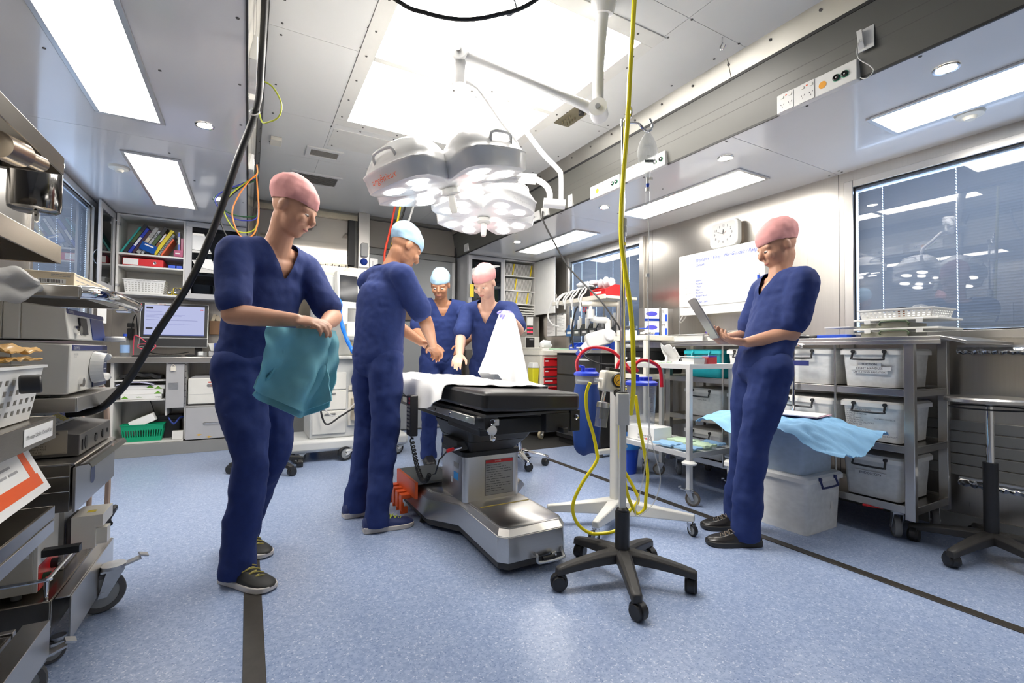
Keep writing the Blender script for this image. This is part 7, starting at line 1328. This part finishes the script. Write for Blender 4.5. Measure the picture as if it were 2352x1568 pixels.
one(MB(mat('pale green tray', (.42, .66, .48), .45)).box(3.02, 3.34, 4.46, 4.60, 1.0005, 1.022).m(white).box(2.92, 3.0, 4.48, 4.58, 1.0005, 1.02), 'tray', 'pale green tray with white packets on top of the drawer cart', 'tray', None, .003); bundle((3.10, 4.72, 1.072), (.08, .06, .05), bag2, 'pouch', 'clear white pouches heaped on the drawer cart top', 'pouch', 21, None, 14, .35)
t_ = thing('sharps_bin', 'yellow sharps bin hung at the left side of the drawer cart', 'bin', (2.81, 4.5, .55)); MB(mat('sharps yellow', (.80, .72, .03), .35)).taper((2.80, 4.5, .56), (.06, .09), (2.80, 4.5, .80), (.085, .11)).build('bin_body', t_, .006); MB(white).taper((2.80, 4.5, .80), (.09, .115), (2.80, 4.5, .86), (.06, .09)).build('lid', t_, .004)
# black drawer cabinet with bins behind
t_ = thing('black_cabinet', 'black drawer cabinet with cream top under the x-ray head', 'cabinet', (3.2, 3.9, 0)); MB(black).box(2.98, 3.42, 3.55, 4.30, .06, .97).build('body', t_, .004); MB(cream).box(2.95, 3.46, 3.52, 4.33, .97, 1.005).build('worktop', t_, .006); MB(black).box(3.0, 3.40, 3.58, 4.28, 0, .06).build('plinth', t_)
for k in range(4): d = MB(darkg).box(2.972, 2.982, 3.57, 4.28, .10 + k * .215, .30 + k * .215).build('drawer', t_, .003); MB(paper).box(2.970, 2.9725, 3.72, 3.92, .25 + k * .215, .268 + k * .215).build('label', d)
for k in range(6): obin(('leftmost royal blue bin on the cabinet under the window', 'second royal blue bin under the window', 'third royal blue bin under the window', 'fourth royal blue bin under the window', 'fifth royal blue bin under the window', 'rightmost royal blue bin under the window')[k], blue, 3.16, 3.30, 4.215 - k * .118, 4.325 - k * .118, 1.0055, 1.085, 'open_bin', 'blue bins under the far window')
struct(MB(steel).box(3.44, 3.499, 3.6, 4.8, 1.225, 1.255), 'trim_18', .002)
gb_ = mat('grey bin plastic', (.12, .13, .13), .45)
for k in range(6):
    y = 4.52 - k * .145; t_ = obin(('small blue bin at the left end of the hanging row on the window rail', 'grey bin second in the hanging row on the window rail', 'grey bin third in the hanging row on the window rail', 'grey bin fourth in the hanging row on the window rail', 'clear bin fifth in the hanging row on the window rail', 'last grey bin at the right of the hanging row on the window rail')[k], mat('mid blue bin', (.05, .14, .34), .45) if k == 0 else (lightg if k == 4 else gb_), 3.35, 3.438, y, y + .125, 1.17, 1.31, 'open_bin', 'hanging bins on the window rail')
    for j in range(3): one(MB((bag2, cream, white)[(j + k) % 3]).cyl((3.395, y + .03 + j * .03, 1.18), (3.385 + .01 * j, y + .028 + j * .034, 1.36 + .02 * ((k + j) % 3)), .010, .013, 8), 'syringe', 'packed syringe standing in the hanging bins on the window rail', 'syringe', 'syringes in the hanging bins')
t_ = thing('scissors', 'red handled scissors hanging above the row of small bins', 'scissors', (3.42, 4.35, 1.38))
mb = MB(mat('scissor red', (.35, .02, .03), .4))
for s_ in (-1, 1): mb.tube([(3.42, 4.35 + s_ * .03 + .028 * math.cos(a * .6283), 1.48 + .032 * math.sin(a * .6283)) for a in range(11)], .006, 6, 1)
mb.build('handles', t_); MB(chrome).bx((3.42, 4.35, 1.40), (.004, .018, .10), (.12, 0, 0)).bx((3.418, 4.35, 1.40), (.004, .018, .10), (-.12, 0, 0)).build('blades', t_)
one(MB(green).cyl((3.36, 4.12, 1.0055), (3.36, 4.12, 1.09), .03), 'bottle', 'small green bottle behind the blue bins', 'bottle'); packet((3.385, 3.66, 1.022), (.09, .14, .04), .1, bag2, 'pouch', 'clear pouch at the right end behind the blue bins', 'pouch', 7)
struct(MB(mat('black floor shadow', (.02, .02, .02), .7)).box(2.46, 3.46, 4.02, 5.3, .0006, .003), 'trim_19')  # black sheet added as the floor shadow around the far right carts
# far right wall cabinet with files
t_ = thing('overhead_cabinet', 'glazed grey cabinet with notices inside, left of the shelves of files', 'cabinet', (2.64, 5.57, 1.47)); carcass(t_, 2.375, 2.90, FY, 5.745, 1.47, 2.195, lightg); MB(inwh).box(2.39, 2.885, FY + .02, 5.73, 1.80, 1.815).build('shelf', t_)
glazed_door(t_, frameM((2.385, FY - .001, 1.475), (1, 0, 0), (0, 0, 1)), .51, .715, .05)
one(MB(blk_f).box(2.45, 2.84, FY + .03, FY + .05, 1.83, 2.12).m(gink).box(2.5, 2.8, FY + .028, FY + .03, 2.05, 2.09), 'notice_board', 'black notice board behind the far glass door', 'notice'); one(MB(paper).box(2.46, 2.62, FY + .02, FY + .03, 1.56, 1.78).m(rink).box(2.52, 2.60, FY + .019, FY + .02, 1.64, 1.66).box(2.52, 2.60, FY + .019, FY + .02, 1.70, 1.715), 'notice', 'white notice with red lines behind the far glass door', 'notice'); one(MB(mat('lime notice', (.42, .52, .10), .6)).box(2.66, 2.83, FY + .02, FY + .03, 1.54, 1.78), 'notice', 'lime green notice behind the far glass door', 'notice'); one(MB(yellow).box(2.40, 2.45, 5.36, 5.365, 1.66, 1.82), 'notice', 'yellow notice on the edge of the far glazed cabinet behind the pink cap', 'notice')
t_ = thing('file_shelves', 'open shelf unit packed with white patient files', 'shelves', (3.14, 5.57, 1.47)); carcass(t_, 2.902, 3.385, FY, 5.745, 1.46, 2.195, inwh)
for z in (1.99, 1.795, 1.62): MB(inwh).box(2.918, 3.37, FY + .004, 5.73, z - .015, z).build('shelf', t_, .001)
d = MB(white).box(3.372, 3.392, 4.93, FY - .004, 1.475, 2.19).build('door', t_, .003); MB(chrome).tube([(3.392, 4.97, 1.62), (3.42, 4.96, 1.64), (3.43, 4.96, 1.68), (3.42, 4.96, 1.72), (3.392, 4.97, 1.74)], .004, 6).build('handle', d)
fm_ = mat('white file card', (.62, .61, .57), .6); Rf = Matrix.Rotation(.16, 4, 'Y')
f0 = MB(fm_); f0.T = Rf; f0.box(-.005, .005, -.10, .10, 0, .150).box(-.005, -.002, -.105, .10, .02, .154); proto = f0.build('patient_file', None, 0); zmin = 0
proto.location = (2.925, 5.52, 1.9915); tag(proto, 'white patient file standing on the top file shelf', 'file', 'white patient files'); proto['label'] = 'white patient file standing on the top file shelf'
ROWS = ((1.9932, 'white patient file standing on the top file shelf'), (1.7982, 'white patient file standing on the second file shelf'), (1.6232, 'white patient file standing on the third file shelf')); first = True
YD = {0: (6, 21), 1: (8,), 2: (9, 18)}
yf = mat('yellow divider', (.80, .62, .02), .5); g0 = MB(yf); g0.T = Rf; g0.box(-.006, .006, -.108, .10, 0, .153)
for r_, (z, lb) in enumerate(ROWS):
    for k in range(22):
        x = 2.940 + k * .0183
        if k in YD[r_]:
            g1 = MB(yf); g1.v = list(g0.v); g1.f = list(g0.f); g1.mi = list(g0.mi); o_ = g1.build('file_divider'); o_.location = (x, 5.52, z); tag(o_, ('yellow divider', 'yellow divider at the right end')[k > 15] + ' on the ' + ('top', 'second', 'third')[r_] + ' file shelf', 'divider'); continue
        if first: o_ = proto; first = False
        else: o_ = proto.copy(); COL.objects.link(o_)
        o_.location = (x, 5.52, z); o_['label'] = lb
for k in range(3): packet((3.14, 5.48, 1.4775 + k * .035), (.42, .2, .03), .02 * k, fm_, 'paper_pile', ('lowest pile of loose papers under the files', 'middle pile of loose papers under the files', 'top pile of loose papers with a blue line under the files')[k], 'papers', k)
# instruments under the shelves
t_ = thing('gas_alarm', 'steel gas alarm panel with red led digits right of the files', 'panel', (3.37, 5.5, 1.2)); MB(steel).box(3.255, 3.46, 5.42, 5.6, 1.19, 1.457).m(paper).box(3.265, 3.36, 5.418, 5.42, 1.34, 1.45).m(darkg).box(3.265, 3.36, 5.418, 5.42, 1.21, 1.33).build('panel_body', t_, .003)
for i in range(2):
    for j in range(2): MB(ledred).box(3.27 + i * .048, 3.305 + i * .048, 5.4165, 5.418, 1.235 + j * .052, 1.257 + j * .052).build('led_display', t_)
one(MB(cream).box(3.18, 3.254, 5.44, 5.5, 1.25, 1.36).m(ink).cyl((3.215, 5.44, 1.33), (3.215, 5.438, 1.33), .012).cyl((3.215, 5.44, 1.28), (3.215, 5.438, 1.28), .012), 'socket_box', 'small cream socket box left of the gas alarm panel', 'socket', None, .003)
one(MB(offw).box(3.22, 3.44, 5.38, 5.6, 1.005, 1.185).m(black).box(3.225, 3.36, 5.378, 5.38, 1.03, 1.17).m(gink).box(3.28, 3.34, 5.376, 5.378, 1.14, 1.155), 'steriliser', 'white cased device with black front under the gas alarm panel', 'device', None, .004)
t_ = thing('low_cabinet', 'low steel cabinet with a shelf of yellow folders in the far right corner', 'cabinet', (2.95, 5.5, 0)); carcass(t_, 2.42, 3.45, 5.33, 5.745, .0, 1.004, dsteel, .02); MB(dsteel).box(2.44, 3.43, 5.34, 5.73, .60, .615).box(2.44, 3.43, 5.34, 5.73, .80, .815).build('shelf', t_)
one(MB(darkg).box(3.2, 3.38, 5.36, 5.5, .816, .93).m(black).box(3.23, 3.33, 5.358, 5.36, .83, .91), 'device', 'grey device on the upper shelf of the low steel cabinet', 'device', None, .003)
for k in range(5): one(MB((yellow, paper, mat('yellow divider', (.8, .62, .02), .5), paper, yellow)[k]).box(3.0 + k * .045, 3.035 + k * .045, 5.36, 5.6, .6155, .76 + .01 * (k % 3)), 'folder', ('yellow folder first on the low cabinet shelf', 'white folder second on the low cabinet shelf', 'amber folder third on the low cabinet shelf', 'white folder fourth on the low cabinet shelf', 'yellow folder last on the low cabinet shelf')[k], 'folder', None, .002)
for k, (y0, y1, lb) in enumerate(((5.06, 5.27, 'left clipboard with a printed table hanging on the right wall'), (4.82, 5.04, 'right clipboard with a printed table hanging on the right wall'))):
    t_ = thing('clipboard', lb, 'clipboard', (3.49, (y0 + y1) / 2, 1.19)); MB(midg).box(3.485, 3.499, y0, y1, 1.185, 1.475).build('board', t_, .002); p_ = MB(paper).box(3.481, 3.485, y0 + .008, y1 - .008, 1.19, 1.46).build('sheet', t_); mb = MB(gink); scribble(mb, (3.4808, y1 - .02, 1.42), (0, -1, 0), (0, 0, 1), y1 - y0 - .05, 12, .018, .004, k + 3, (.5, 1)); mb.build('lettering', p_); MB(chrome).box(3.474, 3.485, (y0 + y1) / 2 - .05, (y0 + y1) / 2 + .05, 1.455, 1.475).build('clip', t_)
# ================================================================ people
def remesh(mb, voxel, it=6):
    me = bpy.data.meshes.new('r'); me.from_pydata([tuple(p) for p in mb.v], [], mb.f); o = bpy.data.objects.new('r', me); COL.objects.link(o)
    m = o.modifiers.new('r', 'REMESH'); m.mode = 'VOXEL'; m.voxel_size = voxel; m.use_smooth_shade = True
    k = o.modifiers.new('s', 'SMOOTH'); k.factor = .5; k.iterations = it
    dg = bpy.context.evaluated_depsgraph_get(); r = bpy.data.meshes.new_from_object(o.evaluated_get(dg))
    vs = [v.co.copy() for v in r.vertices]; fs = [tuple(p.vertices) for p in r.polygons]
    bpy.data.objects.remove(o); bpy.data.meshes.remove(me); bpy.data.meshes.remove(r); return vs, fs
def chain(mb, pts, rs, n=14):
    pts = [V(p) for p in pts]
    for p, r in zip(pts, rs): mb.ell(p, r, n)
    for i in range(len(pts) - 1):
        if (pts[i + 1] - pts[i]).length > 1e-5: mb.cyl(pts[i], pts[i + 1], rs[i], rs[i + 1], n)
def smooth_rim(vs, fs, it=14):
    """relax the cut edge of a cloth so necklines and brims run clean"""
    ec = {}
    for f in fs:
        for i in range(len(f)): e = tuple(sorted((f[i], f[i - 1]))); ec[e] = ec.get(e, 0) + 1
    nb = {}
    for (a, b_), c in ec.items():
        if c == 1: nb.setdefault(a, []).append(b_); nb.setdefault(b_, []).append(a)
    vs = list(vs)
    for _ in range(it): vs_ = {a: vs[a] * .4 + sum((vs[q] for q in n), V()) / len(n) * .6 for a, n in nb.items()}; [vs.__setitem__(a, p) for a, p in vs_.items()]
    return vs
def wrinkle(vs, amp, sc, seed):
    c = V((seed, seed * 2.3, 0)); return [p + V((noise.noise(p * sc + c), noise.noise(p * sc + c + V((9, 0, 0))), noise.noise(V((p.x * sc, p.y * sc, p.z * sc * .6)) + c + V((0, 9, 0))))) * amp for p in vs]
def hand(mb, W, D, P, T, curl=.9, spread=.10):
    """palm, four bent fingers of different lengths and a thumb leaving the side of the palm near its base"""
    D = V(D).normalized(); P = V(P); P = (P - D * P.dot(D)).normalized(); T = V(T); T = (T - D * T.dot(D) - P * T.dot(P)).normalized(); W = V(W)
    M = Matrix(((T.x, D.x, P.x), (T.y, D.y, P.y), (T.z, D.z, P.z)))
    mb.ell(W + D * .045, (.040, .052, .0165), 12, M); mb.ell(W + D * .022 + T * .018, (.022, .03, .018), 10, M)
    for k, (o, L) in enumerate(((.033, .074), (.011, .083), (-.011, .077), (-.033, .060))):
        b = W + D * (.082 - .006 * abs(k - 1.2)) + T * o * .93; d = (D + T * o * spread * 30 * .1).normalized(); pts = [b]; a = 0
        for j, f in enumerate((.45, .32, .23)):
            a += curl * (.45, .75, .55)[j]; pts.append(pts[-1] + (d * math.cos(a) + P * math.sin(a)) * L * f)
        chain(mb, pts, (.0092, .0088, .0082, .0070), 10)
    b = W + D * .022 + T * .034; chain(mb, [W + D * .012 + T * .02, b, b + (T * .62 + D * .62 + P * .35).normalized() * .036, b + (T * .62 + D * .62 + P * .35).normalized() * .036 + (D * .85 + T * .2 + P * .5).normalized() * .028], (.013, .0125, .0105, .0085), 10)
def shoe(par, a, F, up, sole, lace=None, L=.275, w_=.096):
    F = V((F[0], F[1], 0)).normalized(); S_ = V((-F.y, F.x, 0)); a = V((a[0], a[1], 0)); heel = a - F * .075
    prof = [(0, .30, .060), (.05, .42, .078), (.16, .45, .082), (.30, .44, .088), (.42, .45, .078), (.58, .50, .062), (.74, .52, .050), (.88, .46, .042), (.97, .30, .034), (1, .12, .028)]
    P = []; Q = []
    for t, k, h_ in prof:
        c = heel + F * L * t; w2 = w_ * k; P.append([c + S_ * w2 + UV * .018, c + S_ * w2 * .96 + UV * (.018 + (h_ - .018) * .55), c + S_ * w2 * .55 + UV * h_, c - S_ * w2 * .55 + UV * h_, c - S_ * w2 * .96 + UV * (.018 + (h_ - .018) * .55), c - S_ * w2 + UV * .018])
        Q.append([c + S_ * (w2 + .004) + UV * (.0006 if t < .9 else .006), c + S_ * (w2 + .004) + UV * (.026 if t > .2 else .032), c - S_ * (w2 + .004) + UV * (.026 if t > .2 else .032), c - S_ * (w2 + .004) + UV * (.0006 if t < .9 else .006)])
    def loft(P, m): 
        n = len(P[0]); return MB(m).add([q for r_ in P for q in r_], [(i * n + j, i * n + (j + 1) % n, (i + 1) * n + (j + 1) % n, (i + 1) * n + j) for i in range(len(P) - 1) for j in range(n)] + [tuple(range(n - 1, -1, -1)), tuple(range((len(P) - 1) * n, len(P) * n))])
    s = loft(P, up).build('shoe', par, .006, ang=70); b_ = loft(Q, sole).build('sole', s, .004)
    if lace:
        mb = MB(lace)
        for k in range(5):
            t = .34 + k * .08; c = heel + F * L * t + UV * (.094 - .055 * max(0, t - .34) / .32 * .75); mb.tube([c + S_ * .03 - UV * .010, c + F * .01, c - S_ * .03 - UV * .010], .0032, 5, 3).tube([c - S_ * .03 - UV * .010 , c + F * .022 + UV * .001, c + S_ * .03 - UV * .012 + F * .03], .0028, 5, 3)
        c = heel + F * L * .34 + UV * .095; mb.tube([c, c + S_ * .04 + UV * .006, c + S_ * .05 - UV * .02, c + S_ * .015], .003, 5).tube([c, c - S_ * .04 + UV * .006, c - S_ * .05 - UV * .02, c - S_ * .015], .003, 5); mb.build('laces', s)
    return s
def person(label, F, pel, che, neck, head, face, sh, arms, legs, sk, capm, shoes, hands, toes=None, top=scrub, seed=1, vneck=True, k=1.0, group=None, glove=None):
    F = V((F[0], F[1], 0)).normalized(); Lf = V((-F.y, F.x, 0)); pel, che, neck, head = map(V, (pel, che, neck, head)); U = (neck - pel).normalized(); F2 = (F - U * F.dot(U)).normalized(); L2 = U.cross(F2)
    M = Matrix(((L2.x, F2.x, U.x), (L2.y, F2.y, U.y), (L2.z, F2.z, U.z)))
    fd = V(face).normalized(); hl = UV.cross(fd).normalized(); hu = fd.cross(hl); H = Matrix(((hl.x, fd.x, hu.x), (hl.y, fd.y, hu.y), (hl.z, fd.z, hu.z)))
    S = [V(x) for x in sh]; hips = [pel + Lf * .088 - UV * .03, pel - Lf * .088 - UV * .03]
    def torso(mb, g):
        w2 = 1 if g > 0 else 0
        for i in range(9):
            t = i / 8; mb.ell(pel.lerp(che, t), ((.160 - (.006 if w2 else .022) * math.sin(t * 3.14)) * k + g, (.114 - (.004 if w2 else .012) * math.sin(t * 3.14)) * k + g, .11), 18, M)
        mb.ell(che + U * .03, (.160 * k + g, .110 * k + g, .14), 18, M)
        chain(mb, [S[0], neck - U * .04 + Lf * .05, neck - U * .04 - Lf * .05, S[1]], (.055 + g, .066 + g, .066 + g, .055 + g)); mb.ell(neck - U * .09, (.145 * k + g, .088 + g, .075), 16, M)
    # body
    mb = MB(sk); torso(mb, -.008); hc = head
    chain(mb, [neck - U * .05, neck + (hc - neck) * .35, hc - hu * .05 - fd * .02], (.062, .053, .052))
    mb.ell(hc + hu * .025 - fd * .012, (.074, .094, .088), 18, H); mb.ell(hc - hu * .045 + fd * .026, (.058, .062, .068), 16, H); mb.ell(hc - hu * .018 + fd * .026, (.066, .062, .085), 16, H); mb.ell(hc - hu * .088 + fd * .056, (.026, .024, .022), 12, H)
    mb.ell(hc + hu * .020 + fd * .064, (.058, .024, .022), 12, H)                               # brow
    chain(mb, [hc + hu * .012 + fd * .086, hc - hu * .018 + fd * .104, hc - hu * .026 + fd * .100], (.009, .0125, .011), 10)   # nose
    for s_ in (-1, 1):
        mb.ell(hc - hu * .022 + fd * .072 + hl * s_ * .036, (.026, .020, .024), 10, H); mb.ell(hc - hu * .005 - fd * .012 + hl * s_ * .074, (.010, .020, .032), 10, H)
    mb.ell(hc - hu * .055 + fd * .084, (.024, .010, .007), 10, H); mb.ell(hc - hu * .066 + fd * .082, (.020, .010, .007), 10, H)
    for (E, W), s0, hd in zip(arms, S, hands):
        E, W = V(E), V(W); chain(mb, [s0, s0.lerp(E, .5), E, E.lerp(W, .3), W], (.052, .046, .040, .041, .026)); hand(mb, W, *hd)
    for (K, A), h0 in zip(legs, hips):
        K, A = V(K), V(A); chain(mb, [h0, h0.lerp(K, .4), K, K.lerp(A, .3), A, A - UV * .04], (.088, .078, .054, .052, .036, .036))
    vs, fs = remesh(mb, .0055, 4); o = MB(sk); o.add(vs, fs); body = o.build('person', ang=180); tag(body, label, 'person', group)
    for s_ in (-1, 1):
        e = hc + hu * .002 + fd * .082 + hl * s_ * .031; MB(mat('eye white', (.50, .47, .44), .45)).ell(e - fd * .001 - hu * .002, (.0125, .0085, .0055), 10, H).m(mat('iris', (.04, .03, .02), .4)).ell(e + fd * .004 - hu * .003, (.0055, .0050, .0048), 8, H).build('eye', body)
    MB(mat('lips', (.45, .16, .13), .45)).ell(hc - hu * .060 + fd * .087, (.020, .0075, .0065), 10, H).build('mouth', body)
    # scrub top
    mb = MB(top); torso(mb, .013); mb.ell(pel + UV * .02, (.172 * k, .128 * k, .15), 18, M)
    for (E, W), s0 in zip(arms, S): E = V(E); chain(mb, [s0, s0.lerp(E, .45), s0.lerp(E, .78)], (.072, .068, .070))
    vs, fs = remesh(mb, .0085, 16); vs = wrinkle(vs, .010, 7, seed); vs = wrinkle(vs, .0035, 30, seed + 5)
    if vneck:
        def hole(c):
            q = c - neck; d = -(q.dot(U)); f = q.dot(F2); l = abs(q.dot(L2)); return (d < .135 and l < (.135 - d) * .52 and f > -.02 and d > -.09) or (d < .0 and l < .075)
        keep = [f for f in fs if not hole(sum((vs[i] for i in f), V()) / len(f))]
    else: keep = [f for f in fs if not ((neck - sum((vs[i] for i in f), V()) / len(f)).dot(U) < -.0 and abs((sum((vs[i] for i in f), V()) / len(f) - neck).dot(L2)) < .08)]
    o = MB(top); o.add(smooth_rim(vs, keep), keep); o.build('scrub_top', body, ang=180)
    # trousers
    mb = MB(top); mb.ell(pel - UV * .02, (.170 * k, .124 * k, .13), 18, M)
    for (K, A), h0 in zip(legs, hips):
        K, A = V(K), V(A); chain(mb, [h0, h0.lerp(K, .45), K, K.lerp(A, .5), A + UV * .02, A - UV * .035], (.102, .094, .076, .070, .070, .074))
    vs, fs = remesh(mb, .0095, 6); vs = wrinkle(vs, .014, 8, seed + 2); vs = wrinkle(vs, .005, 24, seed + 3); vs = [V((p.x, p.y, max(p.z, .03))) for p in vs]
    o = MB(top); o.add(vs, fs); o.build('scrub_trousers', body, ang=180)
    # cap
    mb = MB(capm); mb.ell(hc + hu * .046 - fd * .016, (.084, .105, .090), 20, H); mb.ell(hc + hu * .062 - fd * .040, (.084, .100, .084), 16, H)
    vs, fs = remesh(mb, .006, 3); vs = wrinkle(vs, .004, 26, seed + 7)
    keep = [f for f in fs if (lambda c: (c - hc).dot(hu) > .036 - .30 * max(0, -((c - hc).dot(fd) - .03)))(sum((vs[i] for i in f), V()) / len(f))]
    o = MB(capm); o.add(smooth_rim(vs, keep, 10), keep); cp = o.build('surgical_cap', body, ang=180)
    if 0: mb = MB(capm); mb.tube([hc + H @ V((.089 * math.cos(a) , -.02 + .106 * math.sin(a), .038 + .028 * (math.sin(a) - 1) * .55)) for a in [i * .3142 for i in range(21)]], .0055, 6, 1); 0
    for i, ((K, A), sm) in enumerate(zip(legs, (shoes, shoes))): t_d = (toes or (F, F))[i]; shoe(body, (A[0], A[1]), t_d, *sm)
    if glove:
        for i in glove[0]:
            mb = MB(glove[1]); W = V(arms[i][1]); mb.cyl(W - V(hands[i][0]).normalized() * .03, W + V(hands[i][0]).normalized() * .02, .034, .034, 14); hand(mb, W, *hands[i]); c_ = W + V(hands[i][0]).normalized() * .05
            vs, fs = remesh(mb, .005, 2); vs2 = []; o = MB(glove[1])
            me_ = bpy.data.meshes.new('g'); me_.from_pydata([tuple(p) for p in vs], [], fs); me_.update(); vs2 = [v.co + v.normal * .003 for v in me_.vertices]; bpy.data.meshes.remove(me_); o.add(vs2, fs); o.build('glove', body, ang=180)
    return body
blks = (mat('black shoe', (.014, .014, .015), .35), mat('dark sole', (.03, .03, .03), .6), None)
# person at left carrying the teal wrap
person('person in navy scrubs and pink cap striding at left, carrying a folded teal wrap', (.6, -.8), (.03, 2.40, .93), (.06, 2.365, 1.20), (.095, 2.315, 1.425), (.165, 2.24, 1.585), (.72, -.45, -.42),
       ((.225, 2.432, 1.365), (-.055, 2.222, 1.365)), (((.35, 2.35, 1.13), (.285, 2.14, 1.085)), ((-.055, 2.13, 1.11), (.165, 2.02, 1.09))), (((.11, 2.42, .50), (.0, 2.67, .115)), ((.02, 2.27, .51), (-.02, 2.30, .085))),
       skin, pinkc, (mat('black running shoe', (.03, .03, .028), .6), mat('white sole', (.72, .68, .64), .6), mat('ochre lace', (.45, .38, .10), .6)), (((-.25, -.95, -.15), (-.35, 0, -.9), (-.8, -.4, .3)), ((.85, -.45, -.1), (.1, .3, -.95), (.3, .8, .3))), ((.5, -.85), (.62, -.78)), seed=1)
def tealf(u, v):
    p = V((.06, 1.985, 1.06)).lerp(V((.30, 2.03, 1.055)), u); q = V((.02, 2.02, .83)).lerp(V((.285, 1.985, .78)), u); c = p.lerp(q, v); w_ = math.sin(u * 10 + v * 3) * .030 * (.4 + v) + .02 * noise.noise((u * 5, v * 5, 2))
    return c + V((.4, -.9, 0)) * w_ + UV * (-.06 * math.sin(u * 3.14) * v + .015 * math.sin(u * 6) * v)
t_ = thing('folded_wrap', 'folded teal fabric wrap hanging from the hands of the person at left', 'wrap', (.16, 2.0, .77))
MB(teal).grid(tealf, 30, 30, .006).build('front_fold', t_, ang=60); MB(teal).grid(lambda u, v: tealf(u, v) + V((.02, .045, -.03 * v + .0)) + V((.03 * math.sin(v * 4), 0, 0)), 24, 24, .006).build('back_fold', t_, ang=60)
# person with the blue cap
person('person in navy scrubs and pale blue cap leaning over the table, back half turned', (.95, .3), (.66, 2.78, .955), (.675, 2.78, 1.24), (.72, 2.785, 1.465), (.815, 2.765, 1.59), (.80, .12, -.58),
       ((.645, 2.955, 1.40), (.752, 2.612, 1.40)), (((.80, 3.01, 1.16), (.985, 2.955, 1.03)), ((.885, 2.60, 1.15), (1.0, 2.79, 1.02))), (((.64, 2.90, .51), (.575, 2.90, .085)), ((.68, 2.66, .51), (.63, 2.61, .085))),
       skint, bluec, (mat('navy running shoe', (.02, .035, .13), .6), mat('grey white sole', (.62, .58, .54), .6), mat('lime lace', (.55, .68, .08), .5)), (((.85, -.1, -.5), (-.2, -.4, -.9), (.3, -1, 0)), ((.6, .6, -.5), (-.3, -.2, -.9), (-.4, .8, .1))), ((.98, .1), (.98, -.05)), seed=2, k=1.03)
# person across the table with the pink cap
person('person in pale pink cap bending over the table, holding up the white sheet', (-.75, -.66), (1.74, 3.44, .91), (1.695, 3.375, 1.15), (1.64, 3.30, 1.345), (1.555, 3.205, 1.49), (-.72, -.48, -.55),
       ((1.77, 3.19, 1.295), (1.53, 3.46, 1.295)), (((1.72, 2.97, 1.13), (1.585, 2.885, 1.225)), ((1.43, 3.36, 1.08), (1.34, 3.17, .945))), (((1.78, 3.30, .50), (1.80, 3.36, .085)), ((1.64, 3.46, .50), (1.66, 3.52, .085))),
       skinl, pinkc, blks, (((-.45, -.8, .15), (-.4, .2, -.9), (-.6, .5, .3)), ((-.5, -.75, -.35), (-.2, -.1, -.95), (.7, -.6, .0))), seed=3, glove=((0,), mat('lilac glove', (.30, .28, .72), .4)))
person('person in navy scrubs and blue cap standing at the far head end of the table', (-.2, -1), (1.50, 3.99, .93), (1.49, 3.95, 1.21), (1.475, 3.90, 1.41), (1.43, 3.82, 1.54), (-.45, -.75, -.45),
       ((1.655, 3.88, 1.36), (1.30, 3.95, 1.36)), (((1.68, 3.68, 1.14), (1.52, 3.55, 1.02)), ((1.22, 3.78, 1.13), (1.28, 3.56, 1.02))), (((1.60, 3.95, .50), (1.60, 4.0, .085)), ((1.40, 3.97, .50), (1.41, 4.02, .085))),
       skint, bluec, blks, (((-.5, -.8, -.3), (-.2, .2, -.9), (-.8, .5, 0)), ((.1, -.95, -.3), (0, .3, -.9), (1, .1, 0))), seed=4)
# person at the right with a tablet
person('person in navy scrubs and pink cap walking at right, looking at a tablet', (-.87, .46), (2.315, 1.49, .93), (2.385, 1.455, 1.18), (2.41, 1.44, 1.375), (2.388, 1.455, 1.53), (-.78, .45, -.42),
       ((2.335, 1.293, 1.33), (2.485, 1.587, 1.33)), (((2.325, 1.345, 1.075), (2.165, 1.47, 1.03)), ((2.46, 1.68, 1.07), (2.26, 1.70, 1.05))), (((2.25, 1.50, .50), (2.235, 1.535, .085)), ((2.37, 1.62, .50), (2.40, 1.70, .10))),
       skin, pinkc, (mat('black leather shoe', (.02, .018, .017), .25), mat('dark sole', (.03, .03, .03), .6), mat('bronze strap', (.20, .16, .12), .4)), (((-.55, .80, .10), (.2, .2, .95), (.6, .6, 0)), ((-.8, -.3, .1), (.1, -.3, .95), (-.2, -.9, 0))), seed=5, k=.92)
t_ = thing('tablet', 'thin tablet held up by the person at right', 'tablet', (2.11, 1.66, 1.06)); Mq = frameM((2.085, 1.565, 1.055), (.5, .62, 0), (-.42, .30, .90))
MB(mat('silver tablet back', (.42, .42, .44), .3, .8), Mq).prism(rrect(.17, .24, .012, 4, .085, .12), -.008, 0).build('casing', t_, .002); MB(mat('dark screen', (.03, .033, .04), .12), Mq).box(.01, .16, .015, .225, 0, .0012).build('screen', t_)
